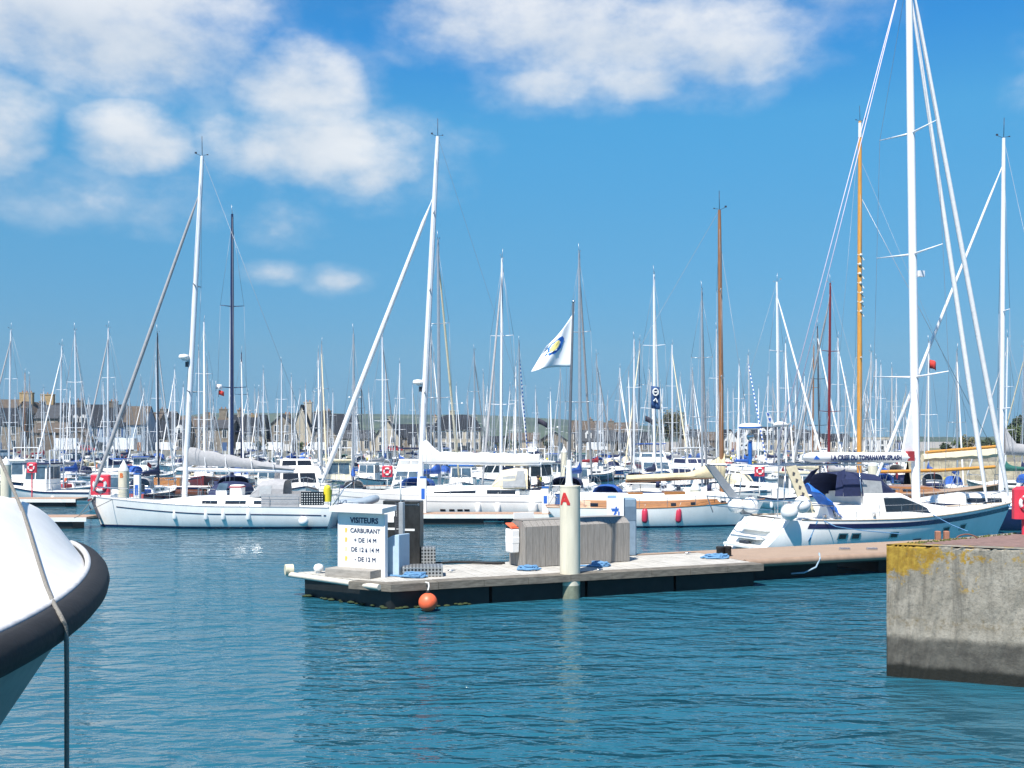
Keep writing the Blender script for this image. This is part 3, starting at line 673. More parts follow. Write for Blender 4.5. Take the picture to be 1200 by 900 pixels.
tbl = thing('twin_bollard', 'pair of squat black bollards at the right end of the fuel pontoon', 'bollard', (G(848, 652, DZ).x, G(848, 652, DZ).y, DZ), R(20))
for x in (-.14, .16): MB().lathe([(.14, 0), (.13, .25), (.15, .28), (.15, .34), (.12, .36)], 14, (x, 0, 0)).build('bollard_head', BLACK, tbl)
for k, (px, py) in enumerate(((529, 671), (702, 670), (806, 650))):
    c = G(px, py, DZ); b = MB(); b.tube([c+Vector((-.12, 0, .07)), c+Vector((.12, 0.03, .07))], .02, 6); b.box(c.x-.05, c.x+.05, c.y-.03, c.y+.03, DZ, DZ+.06)
    tag(b.build('deck_cleat', STEEL), ('small steel cleat by the hose end left of the timber box', 'small steel cleat between pile A and the rope coil', 'small steel cleat near the far right deck edge')[k], 'cleat')

# ================================================================== SECOND PONTOON (brown deck, right)
sp_ = thing('brown_pontoon', 'brown decked pontoon between the fuel pontoon and the lichen spotted quay', 'pontoon')
S0 = D(10.6, 1.15); 
def D2(a, b, z=0): return S0+DU*a+DV*b+Vector((0, 0, z))
b = MB(); b.prism([(D2(a, c_).x, D2(a, c_).y) for a, c_ in ((2.3, 0), (24, 0), (24, 3.3), (-2.2, 3.3), (-2.2, 2.95), (2.3, 2.95))], DZ-.06, DZ+.006)
b.build('deck', TEAK, sp_)
b = MB(); b.tube([D2(2.35, -.05, DZ-.1), D2(24, -.05, DZ-.1)], .14, 12); b.build('rubbing_edge', mat('tan rubbing strip', (.3, .21, .15), .6, var=.15, scale=3), sp_)
b = MB(); b.prism([(D2(a, c_).x, D2(a, c_).y) for a, c_ in ((2.35, .05), (24, .05), (24, 3.2), (2.35, 3.2))], DZ-.3, DZ-.07); b.build('frame', mat('dark pontoon frame', (.03, .028, .026), .7), sp_)
b = MB()
for a in (3.0, 8.5, 14, 19): b.prism([(D2(x, y).x, D2(x, y).y) for x, y in ((a, .3), (a+3.6, .3), (a+3.6, 3), (a, 3))], -.4, DZ-.31)
b.build('float', FLOATB, sp_)
c = D2(5.55, -.05, DZ); b = MB(); b.tube([c+Vector((0.05, .3, .08)), c+Vector((0, .1, .1)), c+Vector((-.05, -.16, -.05)), c+Vector((-.2, -.2, -.35)), c+Vector((-.6, -.15, -.55)), c+Vector((-1.2, 0, -.62)), c+Vector((-2.0, .3, -.62))], .03, 7)
tag(b.build('mooring_rope', mat('pale blue rope', (.3, .42, .52), .8, var=.2, scale=30)), 'pale blue rope hanging in a loop from the brown pontoon edge', 'rope')
for k, px in enumerate((1022, 990)):
    c = G(px, 645, DZ); b = MB(); b.box(c.x-.2, c.x+.2, c.y-.05, c.y+.1, DZ-.18, DZ+.1)
    tag(b.build('mooring_bracket', STEEL, None, .02), ('steel bracket on the brown pontoon edge nearest the quay', 'steel bracket on the brown pontoon edge above the rope loop')[k], 'bracket')

# ================================================================== NEAR BOAT (bow at left edge)
nbk = thing('near_workboat', 'white workboat bow with thick black rubber bumper and a rope over its foredeck', 'boat', (-4.91, 4.5, 0), 0)
# local: x = to starboard, y = forward ; bow at y = BO
BO = 7.46; NWHITE = mat('matt white deck paint', (.8, .795, .77), .6, var=.07, scale=2.5, bump=.15, bscale=6)
def halfw(y):
    t = max(0, min(1, (BO-y)/BO)); return 1.6*(1-(1-min(1, t/.72))**2.0)**.92 if t > 0 else 0
def shz(y): return 3.475+.15*(max(0, y)/BO)**1.5
ys = [BO-9.4*(k/30)**1.7 for k in range(31)]
hb = MB(); rows = []
for y in ys:
    w = max(halfw(y), .001); z = shz(y); row = []; zk = max(-.4, min(z-.05, z-.12-(BO-y)*.56))     # long raked stem
    for k in range(-12, 13):
        s_ = k/12; a = abs(s_)
        row.append((w*s_, y, zk+(z-zk)*(.86*a+.14*a*a)))
    rows.append(row)
hb.loft(rows, closed=False, smooth=True)
hb.build('hull', mat('shade-darkened grey green topsides', (.22, .25, .23), .6, var=.2), nbk)  # shade under the bumper is put into this darkened hull colour
dk = MB(); rows = []
def crown(y):
    f = max(0, BO-.15-y); return .79*(1-math.exp(-f*1.25))
for y in ys:
    w = max(halfw(y)-.1, .001) if y < BO-.11 else .001; yy = min(y, BO-.11)
    rows.append([(w*s_, yy, shz(y)+.1+crown(yy)*(1-((s_*s_+.012)**.5-.11)/.896)) for s_ in [k/12 for k in range(-12, 13)]])
dk.loft(rows, closed=False, smooth=True); dk.build('foredeck', NWHITE, nbk)
DECKTREE = BVHTree.FromPolygons([v+Vector((-4.91, 4.5, 0)) for v in dk.v], dk.f)
rim = MB(); fen = MB()
path = [(-halfw(y), y, shz(y)) for y in ys[::-1]]+[(halfw(y), y, shz(y)) for y in ys[1:]]
fen.tube([Vector(p) for p in path], .135, 14); fen.build('rubber_bumper', BLACK, nbk)
_n = len(dk.v); DECKTREE = BVHTree.FromPolygons([v+Vector((-4.91, 4.5, 0)) for v in dk.v+fen.v], dk.f+[[i+_n for i in f] for f in fen.f])
rim.tube([(x*.955, y-.06, z+.12) for x, y, z in path], .03, 8); rim.build('toe_rail', mat('grey alloy rail', (.5, .5, .5), .5, var=.2, scale=8), nbk)
rl = MB()
for y in (.6, 2.0, 3.3): rl.tube([(-.75, y, 3.9), (-.75, y, 4.95)], .022, 8)
rl.tube([(-1.59, 5.0, 3.4), (-1.59, 5.0, 6.0)], .035, 8); rl.tube([(-.75, -.5, 4.95), (-.75, 3.3, 4.95), (-.75, 3.6, 4.0)], .022, 8); rl.tube([(-.75, -.5, 4.6), (-.75, 3.3, 4.6)], .016, 8); rl.build('guard_rail', STEEL, nbk)
# mooring rope: over the deck, round the bumper, down into the water
P = lambda px, py, Y: W(px, py, Y)
c1 = P(78, 735, 7.84)
ROPE_ON_DECK = []
for (a_, b_) in ((20, 582), (27, 600), (34, 622), (41, 645), (48, 668), (54, 686), (60, 700), (65, 711), (70, 720), (74, 728), (77, 735)):
    d_ = (P(a_, b_, 10)-Vector((0, 0, CH))).normalized(); h_ = DECKTREE.ray_cast(Vector((0, 0, CH)), d_)
    if h_[0] is not None: ROPE_ON_DECK.append(h_[0]-d_*.03)
c1 = ROPE_ON_DECK[-1]
pts = [Vector((-6.5, 9.5, 5.93)), P(-60, 400, 10.9), *ROPE_ON_DECK, c1+Vector((.01, -.01, -.1)), c1+Vector((.012, -.01, -.3)), Vector((c1.x+.012, c1.y-.01, 1.6)), Vector((c1.x+.012, c1.y-.01, -.6))]
mr_ = MB(); mr_.tube(pts, .017, 8); tag(mr_.build('mooring_rope', ROPEG), 'thin grey mooring rope crossing the near white bow and dropping to the water', 'rope')
# ================================================================== BOATS
class Hull:
    """a hull in local axes: x from stern (0) to bow (L), y to port, z up from the waterline"""
    def __init__(s, L, B, fb, draft=.5, rake=.5, tr=-.5, stern=.75, tm=.42, bowp=2.0, N=26, m=8, vee=.5):
        s.L, s.B, s.fb, s.d, s.rake, s.tr, s.stern, s.tm, s.bowp, s.N, s.m, s.vee = L, B, fb, draft, rake, tr, stern, tm, bowp, N, m, vee
    def b(s, t):
        h = s.B/2
        if t < s.tm: return h*(s.stern+(1-s.stern)*math.sin(PI/2*t/s.tm))
        q = (t-s.tm)/(1-s.tm); return h*max(.004, (1-q**s.bowp))**.95
    def sh(s, t):
        fs, fm, fw = s.fb                       # stern, middle, bow freeboard
        return fs*(1-t)*(1-2*t)+4*fm*t*(1-t)+fw*t*(2*t-1) if False else (fs+(fm-fs)*math.sin(PI/2*min(1, t/.45)) if t < .45 else fm+(fw-fm)*((t-.45)/.55)**1.6)
    def P(s, t, z, side, off=0.0):
        """point on the topside at station t and height z (from keel to sheer)"""
        zs = s.sh(t); zb = -s.d*(1-max(0, (t-.55)/.45)**3)
        u = max(0, min(1, (z-zb)/(zs-zb))); th = math.acos(1-u)
        y = s.b(t)*((1-s.vee*t**3)*math.sin(th)**.6+s.vee*t**3*u)
        zz = max(0, z/zs)
        x = t*(s.L-s.rake)+s.rake*t**4*zz**.9 + (s.tr*(1-t)**6*(1-zz) if s.tr > 0 else -s.tr*(1-t)**6*zz)
        return Vector((x, side*(y+off), z))
    def mesh(s, mb):
        rows = []
        for i in range(s.N+1):
            t = i/s.N; zs = s.sh(t); zb = -s.d*(1-max(0, (t-.55)/.45)**3)
            half = [zb+(zs-zb)*(k/s.m)**1.4 for k in range(s.m+1)]
            rows.append([s.P(t, z, -1) for z in half[::-1]]+[s.P(t, z, 1) for z in half[1:]])
        mb.loft(rows, closed=False, smooth=True)
        mb.add(rows[0], [tuple(range(len(rows[0])))])
        return mb
    def deck(s, mb, camber=.08, drop=.02, n=6, inset=.02):
        rows = []
        for i in range(s.N+1):
            t = i/s.N; p = s.P(t, s.sh(t), 1); w = max(.001, p.y-inset)
            rows.append([(p.x, w*k/n, p.z-drop+camber*(1-(k/n)**2)) for k in range(-n, n+1)])
        return mb.loft(rows, closed=False)
    def strip(s, mb, lo, hi, t0=0, t1=1, off=.008, rel=True, sides=(1, -1), n=None):
        """band along the topside; lo/hi are depths below the sheer (rel) or heights"""
        n = n or s.N
        for sd_ in sides:
            rows = []
            for i in range(n+1):
                t = t0+(t1-t0)*i/n; zs = s.sh(t)
                a, b = (zs-lo, zs-hi) if rel else (lo, hi)
                rows.append([s.P(t, a, sd_, off), s.P(t, (a+b)/2, sd_, off), s.P(t, b, sd_, off)])
            mb.loft(rows, closed=False, smooth=True)
        return mb
    def rail(s, mb, r=.025, dz=.02, t0=0, t1=1):
        for sd_ in (1, -1):
            mb.tube([s.P(t0+(t1-t0)*i/s.N, s.sh(t0+(t1-t0)*i/s.N), sd_, -.01)+Vector((0, 0, dz)) for i in range(s.N+1)], r, 5)
        return mb
    def tx(s, x): return max(0, min(1, x/s.L))
    def at(s, x, z=None, side=1, off=0.0):
        t = s.tx(x); return s.P(t, s.sh(t) if z is None else z, side, off)

class Cabin:
    def __init__(s, H, x0, x1, w, h, front=.25, back=.9, h1=None, crown=.06):
        s.H, s.x0, s.x1, s.w, s.h, s.h1 = H, x0, x1, w, h, h if h1 is None else h1; s.f, s.bk, s.cr = front, back, crown
    def sec(s, u, lay):
        """u along, lay 0 foot .. 1 shoulder"""
        x = s.x0+(s.x1-s.x0)*u; base = s.H.sh(s.H.tx(x))
        e = min(1, (1-u)/s.f)**.7 if s.f > 0 else 1
        e2 = min(1, u/.04) if s.bk < 1 else 1
        h = (s.h+(s.h1-s.h)*u)*max(.02, e)
        w = min(s.w*(1-.25*u*u), s.H.b(s.H.tx(x))-.22)
        return x, base, h, max(.05, w)
    def side(s, u, v, sd_, off=0.0):
        x, base, h, w = s.sec(u, v)
        return Vector((x, sd_*(w*(1-.16*v)+off), base+h*v*.88))
    def mesh(s, mb, n=16):
        rows = []
        for i in range(n+1):
            x, base, h, w = s.sec(i/n, 0)
            rows.append([(x, w, base), (x, w*.84, base+h*.88), (x, w*.74, base+h), (x, w*.3, base+h+s.cr), (x, -w*.3, base+h+s.cr), (x, -w*.74, base+h), (x, -w*.84, base+h*.88), (x, -w, base)])
        mb.loft(rows, closed=False); mb.add(rows[0], [tuple(range(8))]); return mb
    def window(s, mb, u0, u1, v0=.3, v1=.78, off=.012, sides=(1, -1), taper=.0, n=5):
        for sd_ in sides:
            rows = []
            for i in range(n+1):
                u = u0+(u1-u0)*i/n; k = taper*(i/n)
                rows.append([s.side(u, v0, sd_, off), s.side(u, v1-k*(v1-v0), sd_, off)])
            mb.loft(rows, closed=False)
        return mb

def mast_parts(t, x, z0, z1, r, m, rake=0.0, spreaders=(), sw=1.0, H=None, bow=None, stern=None, wires=True, det=1, sm=None, jib=None, top=True):
    """mast > spreaders, masthead; rigging; returns function giving mast points"""
    mp_ = lambda f: Vector((x-rake*f, 0, z0+(z1-z0)*f))
    mm = MB(); mm.tube([mp_(f) for f in (0, .35, .7, .93, 1)], [r, r, r*.93, r*.75, r*.62], 10 if det > 1 else 7)
    mast = mm.build('mast', m, t)
    if spreaders:
        b = MB()
        for f in spreaders:
            p = mp_(f); q = sw*(1.15-.55*f)
            for sd_ in (1, -1): b.tube([p, p+Vector((-.12*q, sd_*q, .06*q))], [max(.028, r*.3), .02 if det > 1 else .022], 5)
        b.each('spreader', sm or m, mast)
    if top:
        b = MB(); p = mp_(1)
        b.tube([p, p+Vector((0, .06, 1.1 if det > 1 else .7))], .018, 4)
        b.tube([p+Vector((.05, 0, .02)), p+Vector((.34, 0, .14))], .012, 4); b.box(p.x+.3, p.x+.42, -.015, .015, p.z+.14, p.z+.24)
        b.tube([p+Vector((-.05, 0, .05)), p+Vector((-.3, 0, .08))], .012, 4); b.box(p.x-.34, p.x-.26, -.03, .03, p.z+.06, p.z+.11)
        b.build('masthead', DARKM if det > 1 else GREYALU, mast)
    if wires:
        b = MB(); wr = .011 if det > 1 else .013; hb = (H.b(H.tx(x)) if H else 1.5)-.1; zd = H.sh(H.tx(x)) if H else z0
        for sd_ in (1, -1):
            prev = Vector((x-.25, sd_*hb, zd))
            for f in spreaders:
                q = sw*(1.15-.55*f); p = mp_(f)+Vector((-.12*q, sd_*q, .06*q)); b.tube([prev, p], wr, 3); prev = p
            b.tube([prev, mp_(.97)], wr, 3)
            b.tube([Vector((x-.6, sd_*hb, zd)), mp_(spreaders[0] if spreaders else .6)], wr, 3)
        if bow is not None and not jib: b.tube([bow, mp_(.9)], wr, 3)
        if stern is not None:
            b.tube([stern, mp_(1)], wr, 3)
        for dy in (-.12, .1): b.tube([mp_(.03)+Vector((.18, dy, 0)), mp_(.99)+Vector((.05, dy*.5, 0))], wr*.8, 3)
        b.build('rigging', WIRE, t)
    if jib:
        jm, jr, jf = jib; a = Vector(bow)+Vector((0, 0, .35)); e = mp_(jf)
        b = MB(); b.tube([a+(e-a)*k for k in (0, .02, .12, .5, .9, .96, 1)], [.04, jr*.8, jr*1.1, jr, jr*.75, .035, .03], 8)
        b.build('furled_jib', jm, t)
    return mp_

def boom_parts(t, xm, zm, xe, ze, m, cover=None, h0=.5, h1=.25, w=.18, br=.09, lump=.0, n=14, z_up=0.0):
    d = Vector((xe-xm, 0, ze-zm)); b = MB()
    b.tube([(xm, 0, zm), (xe, 0, ze)], br, 8); bo = b.build('boom', m, t)
    if cover:
        rows = []
        for i in range(n+1):
            f = .0+1.0*i/n; p = Vector((xm, 0, zm))+d*f
            h = h0+(h1-h0)*f**.8; h *= 1+lump*random.uniform(-1, 1)
            if i == n: h *= .4
            k = z_up*max(0, 1-f*6); ww = w*(1-.35*f)*(1+lump*random.uniform(-.6, .6)); sgy = lump*.3*math.sin(i*1.7)
            rows.append([(p.x, -ww*.55, p.z-.05), (p.x, -ww+sgy, p.z+h*.3), (p.x, -ww*.75+sgy, p.z+h*.72), (p.x, 0, p.z+h+k), (p.x, ww*.75+sgy, p.z+h*.72), (p.x, ww+sgy, p.z+h*.3), (p.x, ww*.55, p.z-.05), (p.x, 0, p.z-.1)])
        MB().loft(rows, True, True, True).build('sail_cover', cover, t)
    return bo
def guard_rail(t, H, t0=0, t1=.97, n=8, h=.6, r=.014, m=None, wires=2, pulpit=True):
    b = MB()
    for sd_ in (1, -1):
        pts = [H.P(t0+(t1-t0)*i/n, H.sh(t0+(t1-t0)*i/n), sd_, -.08) for i in range(n+1)]
        for p in pts: b.tube([p, p+Vector((0, 0, h))], r, 4)
        for k in range(wires): b.tube([p+Vector((0, 0, h*(1-.48*k))) for p in pts], r*.55, 3)
    if pulpit:
        for tt in (t0, t1):
            a = H.P(tt, H.sh(tt), 1, -.08)+Vector((0, 0, h)); c = H.P(tt, H.sh(tt), -1, -.08)+Vector((0, 0, h))
            mid = (a+c)/2+Vector((.25 if tt > .5 else -.05, 0, .03))
            a2 = H.P(abs(tt-.09), H.sh(abs(tt-.09)), 1, -.08)+Vector((0, 0, h)); c2 = Vector((a2.x, -a2.y, a2.z))
            b.tube([a2, a, mid, c, c2], r*1.6, 5)
    return b.build('guard_rail', m or STEEL, t)
def fender(t, H, x, side, m=FENDW, r=.13, h=.6, ztop=None, off=.0):
    p = H.at(x, None, side); q = H.at(x, max(.1, p.z-.45-h), side, r+.02+off)
    b = MB(); z0 = max(.06, p.z-.35-h) if ztop is None else ztop-h
    b.lathe([(.03, 0), (r*.7, .04), (r, .14), (r, h-.14), (r*.7, h-.04), (.03, h)], 12, (q.x, q.y, z0))
    f = b.build('fender', m, t)
    MB().tube([(q.x, q.y, z0+h), (p.x, p.y, p.z+.25)], .012, 4).build('lanyard', ROPEW, f)
def ball_fender(name, m, x, y, z, r, t, capm=None):
    b = MB(); b.ball((x, y, z), r, 18, 12); f = b.build(name, m, t)
    MB().lathe([(r*.28, r*.9), (r*.2, r*1.08), (.03, r*1.12)], 10, (x, y, z)).build('collar', capm or CNAVY, f)
    return f
def spray_hood(t, H, x0, x1, w, h, m, wm=CLEAR, zb=None, win=True):
    """canvas hood, open aft (x0), windscreen at x1"""
    n = 10; zb = H.sh(H.tx(x0)) if zb is None else zb
    def arc(x, hh, ww): return [Vector((x, ww*math.copysign(abs(math.cos(PI*k/n))**.62, math.cos(PI*k/n)), zb+hh*max(0, math.sin(PI*k/n))**.62)) for k in range(n+1)]
    rows = [arc(x0, h*.97, w), arc(x0+(x1-x0)*.3, h*1.03, w*.99), arc(x0+(x1-x0)*.72, h*.9, w*.96), arc(x1, h*.12, w*.84)]
    b = MB(); b.loft(rows, closed=False, smooth=False); o = b.build('spray_hood', m, t)
    md = o.modifiers.new('s', 'SOLIDIFY'); md.thickness = .02
    if win:
        g = MB(); c = MB()
        def lerp(A, B, f): return A+(B-A)*f
        for (k0, k1) in ((1, 3), (4, 6), (7, 9)):
            A = [rows[2][k] for k in (k0, k1)]; Bq = [rows[3][k] for k in (k0, k1)]
            q = [lerp(A[0], A[1], .1), lerp(A[0], A[1], .9), lerp(Bq[0], Bq[1], .9), lerp(Bq[0], Bq[1], .1)]
            q = [lerp(q[0], q[3], .12), lerp(q[1], q[2], .12), lerp(q[1], q[2], .85), lerp(q[0], q[3], .85)]
            nn = (q[1]-q[0]).cross(q[2]-q[0]).normalized(); nn = nn if nn.z > 0 else -nn
            g.sheet([p+nn*.015 for p in q])
        for (k0, k1) in ((0, 2), (n-2, n)):
            q = [rows[1][k0], rows[1][k1], rows[2][k1], rows[2][k0]]; cc = sum(q, Vector())/4
            q = [cc+(p-cc)*.84 for p in q]; nn = Vector((0, 1 if cc.y > 0 else -1, .1)); g.sheet([p+nn*.06 for p in q])
        g.build('hood_window', wm, o)
    return o
def radar(t, x, y, z, r=.32, arm=None, bm_=None):
    b = MB(); b.lathe([(.05, -.02), (r*.8, 0), (r, .06), (r, .15), (r*.85, .24), (.02, .28)], 18, (x, y, z)); o = b.build('radar_dome', WHITE, t)
    if arm is not None: MB().tube([(x, y, z), arm], .05, 6).box(x-.1, x+.1, y-.1, y+.1, z-.1, z).build('bracket', bm_ or ALU, o)
    return o
def reflector(): pass

def boat_root(name, label, cat, px, Y, ang, group=None, X=None):
    return thing(name, label, cat, ((px-600)/F*Y if X is None else X, Y, 0), ang, group)
OCC = []                                         # occupied footprints: centre, axes, half sizes
def foot(px, Y, ang, L, B, pad=.25):
    x0 = (px-600)/F*Y; c = Vector((x0+math.cos(ang)*L/2, Y+math.sin(ang)*L/2)); return (c, ang, L/2+pad, B/2+pad)
def hit(a, b):
    (c1, a1, l1, b1), (c2, a2, l2, b2) = a, b
    d = c2-c1
    if d.length > l1+l2+b1+b2: return False
    for ax in (a1, a1+PI/2, a2, a2+PI/2):
        u = Vector((math.cos(ax), math.sin(ax)))
        r = l1*abs(math.cos(a1-ax))+b1*abs(math.sin(a1-ax))+l2*abs(math.cos(a2-ax))+b2*abs(math.sin(a2-ax))
        if abs(d.dot(u)) > r: return False
    return True
def free(f): return not any(hit(f, o) for o in OCC)

# ------------------------------------------------------------------ YACHT LEFT (white, grey boom cover)
Y1 = 60.0; S1 = F/Y1; l1 = lambda px: (396-px)/S1; z1 = lambda py: CH-(py-HZ)/S1
t = boat_root('sailing_yacht', 'long white sloop with grey boom cover, grey spray hood and solar panel on its rail', 'yacht', 396, Y1, PI)
OCC.append(foot(396, Y1, PI, 13.9, 4.1))
H = Hull(13.85, 4.1, (1.12, 1.22, 1.66), .6, .55, .35, .82, .4, 1.9, 36, 10, .45)
H.mesh(MB()).build('hull', WHITE, t); H.deck(MB()).build('deck', DECK, t)
b = MB(); H.strip(b, -.02, .13, 0, 1, .01, False); b.build('boot_stripe', NAVY, t)
b = MB(); H.strip(b, .36, .42, .04, .9, .012); H.strip(b, .36, .43, .02, .03, .012); b.build('cove_stripe', NAVY, t)
b = MB(); H.rail(b, .03, .03); b.build('toe_rail', GREYALU, t)
C = Cabin(H, 3.0, 10.2, 1.35, .52, .35, h1=.4); C.mesh(MB()).build('coachroof', WHITE, t)
b = MB()
for u0, u1 in ((.06, .2), (.26, .42), (.48, .6)): C.window(b, u0, u1, .3, .75)
b.each('cabin_window', GLASS, t)
b = MB(); b.box(.3, 2.9, -1.2, 1.2, 1.0, 1.15); b.build('cockpit_sole', DECK, t)
b = MB(); b.rbox(l1(285), l1(271), -.5, .35, z1(590), z1(568), .06); b.build('companion_hatch', WHITE, t)
MB().box(l1(285)-.02, l1(271)+.02, -.52, .37, z1(569)-.1, z1(569)-.03).build('hatch_band', CRED, t)
mf = mast_parts(t, l1(216), 1.6, z1(183), .155, ALU, l1(216)-l1(237), (.31, .62), .95, H, H.at(13.75), H.at(.1)+Vector((0, -H.at(.1).y, .1)), det=2, sm=DARKM, jib=(CGREY, .11, .9))
boom_parts(t, l1(221), z1(550), l1(344), z1(552), ALU, None, br=.12)
b = MB(); rows = []
for i in range(17):
    f = i/16; x = l1(222)+(l1(345)-l1(222))*f; zt = z1(524+24*f); zb_ = z1(545+6*f); w = .26*(1-.3*f)
    rows.append([(x, -w*.6, zb_), (x, -w, zb_+(zt-zb_)*.35), (x, -w*.7, zb_+(zt-zb_)*.8), (x, 0, zt+(.05*math.sin(i*2.2))), (x, w*.7, zb_+(zt-zb_)*.8), (x, w, zb_+(zt-zb_)*.35), (x, w*.6, zb_)])
b.loft(rows, True, True, True); b.build('boom_cover', CGREY, t)
b = MB()
for px in (243, 267, 297, 322): b.tube([(l1(px), .32, z1(552)), (l1(px)+.05, .3, z1(540)), (l1(px)+.15, 0, z1(524+24*(px-222)/123)+.05), (l1(px)+.15, 0, z1(500)) if px < 250 else (l1(px)+.15, 0, z1(528))], .02, 5)
b.each('cover_tie', CWHITE, t)
q = mf(.385); radar(t, q.x+.35, .15, z1(421), .3, (q.x, 0, z1(425)))
b = MB(); b.box(q.x+.05, q.x+.3, -.1, .12, z1(430), z1(424)); b.build('floodlight', DARKM, t)
spray_hood(t, H, l1(337), l1(297), 1.2, z1(561)-1.72, CGREY, CLEAR, 1.7)
b = MB(); b.slab([(l1(358), 1.72, z1(592)), (l1(315), 1.86, z1(592)), (l1(315), 1.78, z1(577)), (l1(358), 1.66, z1(577))], (0, .03, 0)); b.each('cockpit_cloth', CGREY, t); b = MB(); b.slab([(l1(358), -1.72, z1(592)), (l1(315), -1.86, z1(592)), (l1(315), -1.78, z1(577)), (l1(358), -1.66, z1(577))], (0, -.03, 0)); b.each('cockpit_cloth', CGREY, t)
sp2 = MB().slab([(l1(386), 1.75, z1(590)), (l1(360), 1.75, z1(590)), (l1(360), 1.75, z1(574.5)), (l1(386), 1.75, z1(574.5))], (0, .04, 0)).build('solar_panel', mat('solar cell black', (.01, .01, .014), .2, var=.2), t)
b = MB()
for i in range(9):
    for j in range(5):
        x = l1(386)+.08+i*.137; z = z1(590)+.08+j*.137; b.box(x-.02, x+.035, 1.786, 1.798, z-.02, z+.035)
b.build('cell_gap', WHITE2, sp2)
b = MB(); b.tube([(l1(389), 1.5, z1(586)), (l1(389), 1.5, z1(572))], .22, 8); b.ball((l1(389), 1.5, z1(571)), .2, 10, 6); b.build('horseshoe_buoy', YELP, t)
b = MB(); b.tube([(.2, 1.3, 1.2), (.1, 1.3, 2.3), (.1, -1.3, 2.3), (.2, -1.3, 1.2)], .03, 6); b.tube([(.15, 1.0, 1.2), (-.5, .8, 2.2), (-.9, .7, 2.5)], .03, 6); b.build('pushpit', STEEL, t)
guard_rail(t, H, .02, .97, 8)
for px in (208, 247, 268, 298): fender(t, H, l1(px), 1, FENDW, .15, .8, z1(591))
p = H.at(l1(365), .5, 1, .33); ball_fender('ball_fender', FENDW, p.x, p.y, z1(607.5), .27, t)
b = MB(); a = H.at(13.7); b.tube([a+Vector((-.1, 0, .05)), a+Vector((.05, .1, -.2)), Vector((13.25, .45, z1(607)))], .07, 6); b.build('anchor', DARKM, t)
b = MB(); b.tube([a, Vector((14.0, 1.4, .72)), ], .02, 5); b.tube([H.at(12.6, None, 1), Vector((13.6, 3.0, .7))], .02, 5); b.each('mooring_line', ROPEG, t)

# ------------------------------------------------------------------ YACHT CENTRE (white, stack-pack sail, behind fuel sign)
Y2 = 66.0; S2 = F/Y2; l2 = lambda px: (650-px)/S2; z2 = lambda py: CH-(py-HZ)/S2
t = boat_root('sailing_yacht', 'large white sloop with white sail on boom and cream spray hood, two people in cockpit', 'yacht', 650, Y2, PI)
OCC.append(foot(650, Y2, PI, 14.6, 4.4))
H = Hull(14.6, 4.4, (1.45, 1.5, 1.85), .6, .3, .25, .88, .4, 2.0, 34, 10, .4)
yacht2 = t
H.mesh(MB()).build('hull', WHITE, t); H.deck(MB()).build('deck', DECK, t)
b = MB(); H.strip(b, -.02, .16, 0, 1, .01, False); b.build('boot_stripe', NAVY, t)
b = MB(); H.strip(b, .3, .33, .03, .95, .012); b.build('cove_stripe', mat('grey stripe', (.35, .36, .38), .4), t)
b = MB()
for px in (519, 529.5, 539, 547):
    for sd_ in (1, -1): H.strip(b, .78, .9, H.tx(l2(px+3)), H.tx(l2(px-3.2)), .014, True, (sd_,), 3)
b.each('hull_port', GLASS, t)
b = MB(); H.rail(b, .03, .03); b.build('toe_rail', WHITE, t)
C = Cabin(H, 2.2, 11.0, 1.5, .52, .4, h1=.42); C.mesh(MB()).build('coachroof', WHITE, t)
b = MB(); uu = lambda px: (l2(px)-2.2)/8.8
C.window(b, uu(604), uu(571), .25, .8); C.window(b, uu(558), uu(510), .3, .75, taper=.5); b.each('cabin_window', GLASS, t)
mf = mast_parts(t, l2(492), 1.9, z2(160), .19, ALU, l2(492)-l2(513), (.27, .56, .78), 1.0, H, H.at(14.4), H.at(.1)+Vector((0, -H.at(.1).y, .1)), det=2, sm=DARKM, jib=(CWHITE, .155, .84))
boom_parts(t, l2(497), z2(541), l2(634), z2(544), ALU, None, br=.14)
rows = []; b = MB()
for i in range(21):
    f = i/20; x = l2(495)+(l2(632)-l2(495))*f; zt = z2(529+3*f)-(0); zb_ = z2(541+2*f); w = .3*(1-.25*f)
    zt += max(0, 1-f*7)*(z2(512)-z2(529)); wv = .05*math.sin(i*2.6)
    rows.append([(x, -w*.7, zb_), (x, -w-wv*.3, zb_+(zt-zb_)*.4), (x, -w*.6, zb_+(zt-zb_)*.85), (x, wv, zt+.04*math.sin(i*1.9)), (x, w*.6, zb_+(zt-zb_)*.85), (x, w+wv*.3, zb_+(zt-zb_)*.4), (x, w*.7, zb_)])
b.loft(rows, True, True, True); b.build('stowed_sail', CWHITE, t)
q = mf(.32); radar(t, q.x+.45, 0, z2(450), .34, (q.x+.1, 0, z2(452))); MB().box(q.x+.16, q.x+.4, -.1, .1, z2(459), z2(453)).build('floodlight', DARKM, t)
spray_hood(t, H, l2(618), l2(576), 1.35, z2(548)-1.95, CCREAM, CLEAR, 1.9)
b = MB(); b.slab([(l2(616), 1.4, 2.0), (l2(602), 1.45, 2.0), (l2(606), 1.2, z2(551)), (l2(614), 1.2, z2(551))], (0, .03, 0)); b.each('side_curtain', CLEAR, t)
guard_rail(t, H, .02, .97, 9)
b = MB(); b.tube([(.25, 1.5, 1.5), (.2, 1.5, 2.6), (.2, -1.5, 2.6), (.25, -1.5, 1.5)], .03, 6); b.build('pushpit', STEEL, t)
p = H.at(l2(624), 1.0, 1, .2); b = MB(); b.lathe([(.04, -.1), (.3, -.06), (.34, .1), (.3, .42), (.1, .5)], 14, (p.x, p.y+.05, z2(596))); b.build('outboard_cover', WHITE2, t)
for px in (560, 583): fender(t, H, l2(px), 1, FENDW, .17, .75)
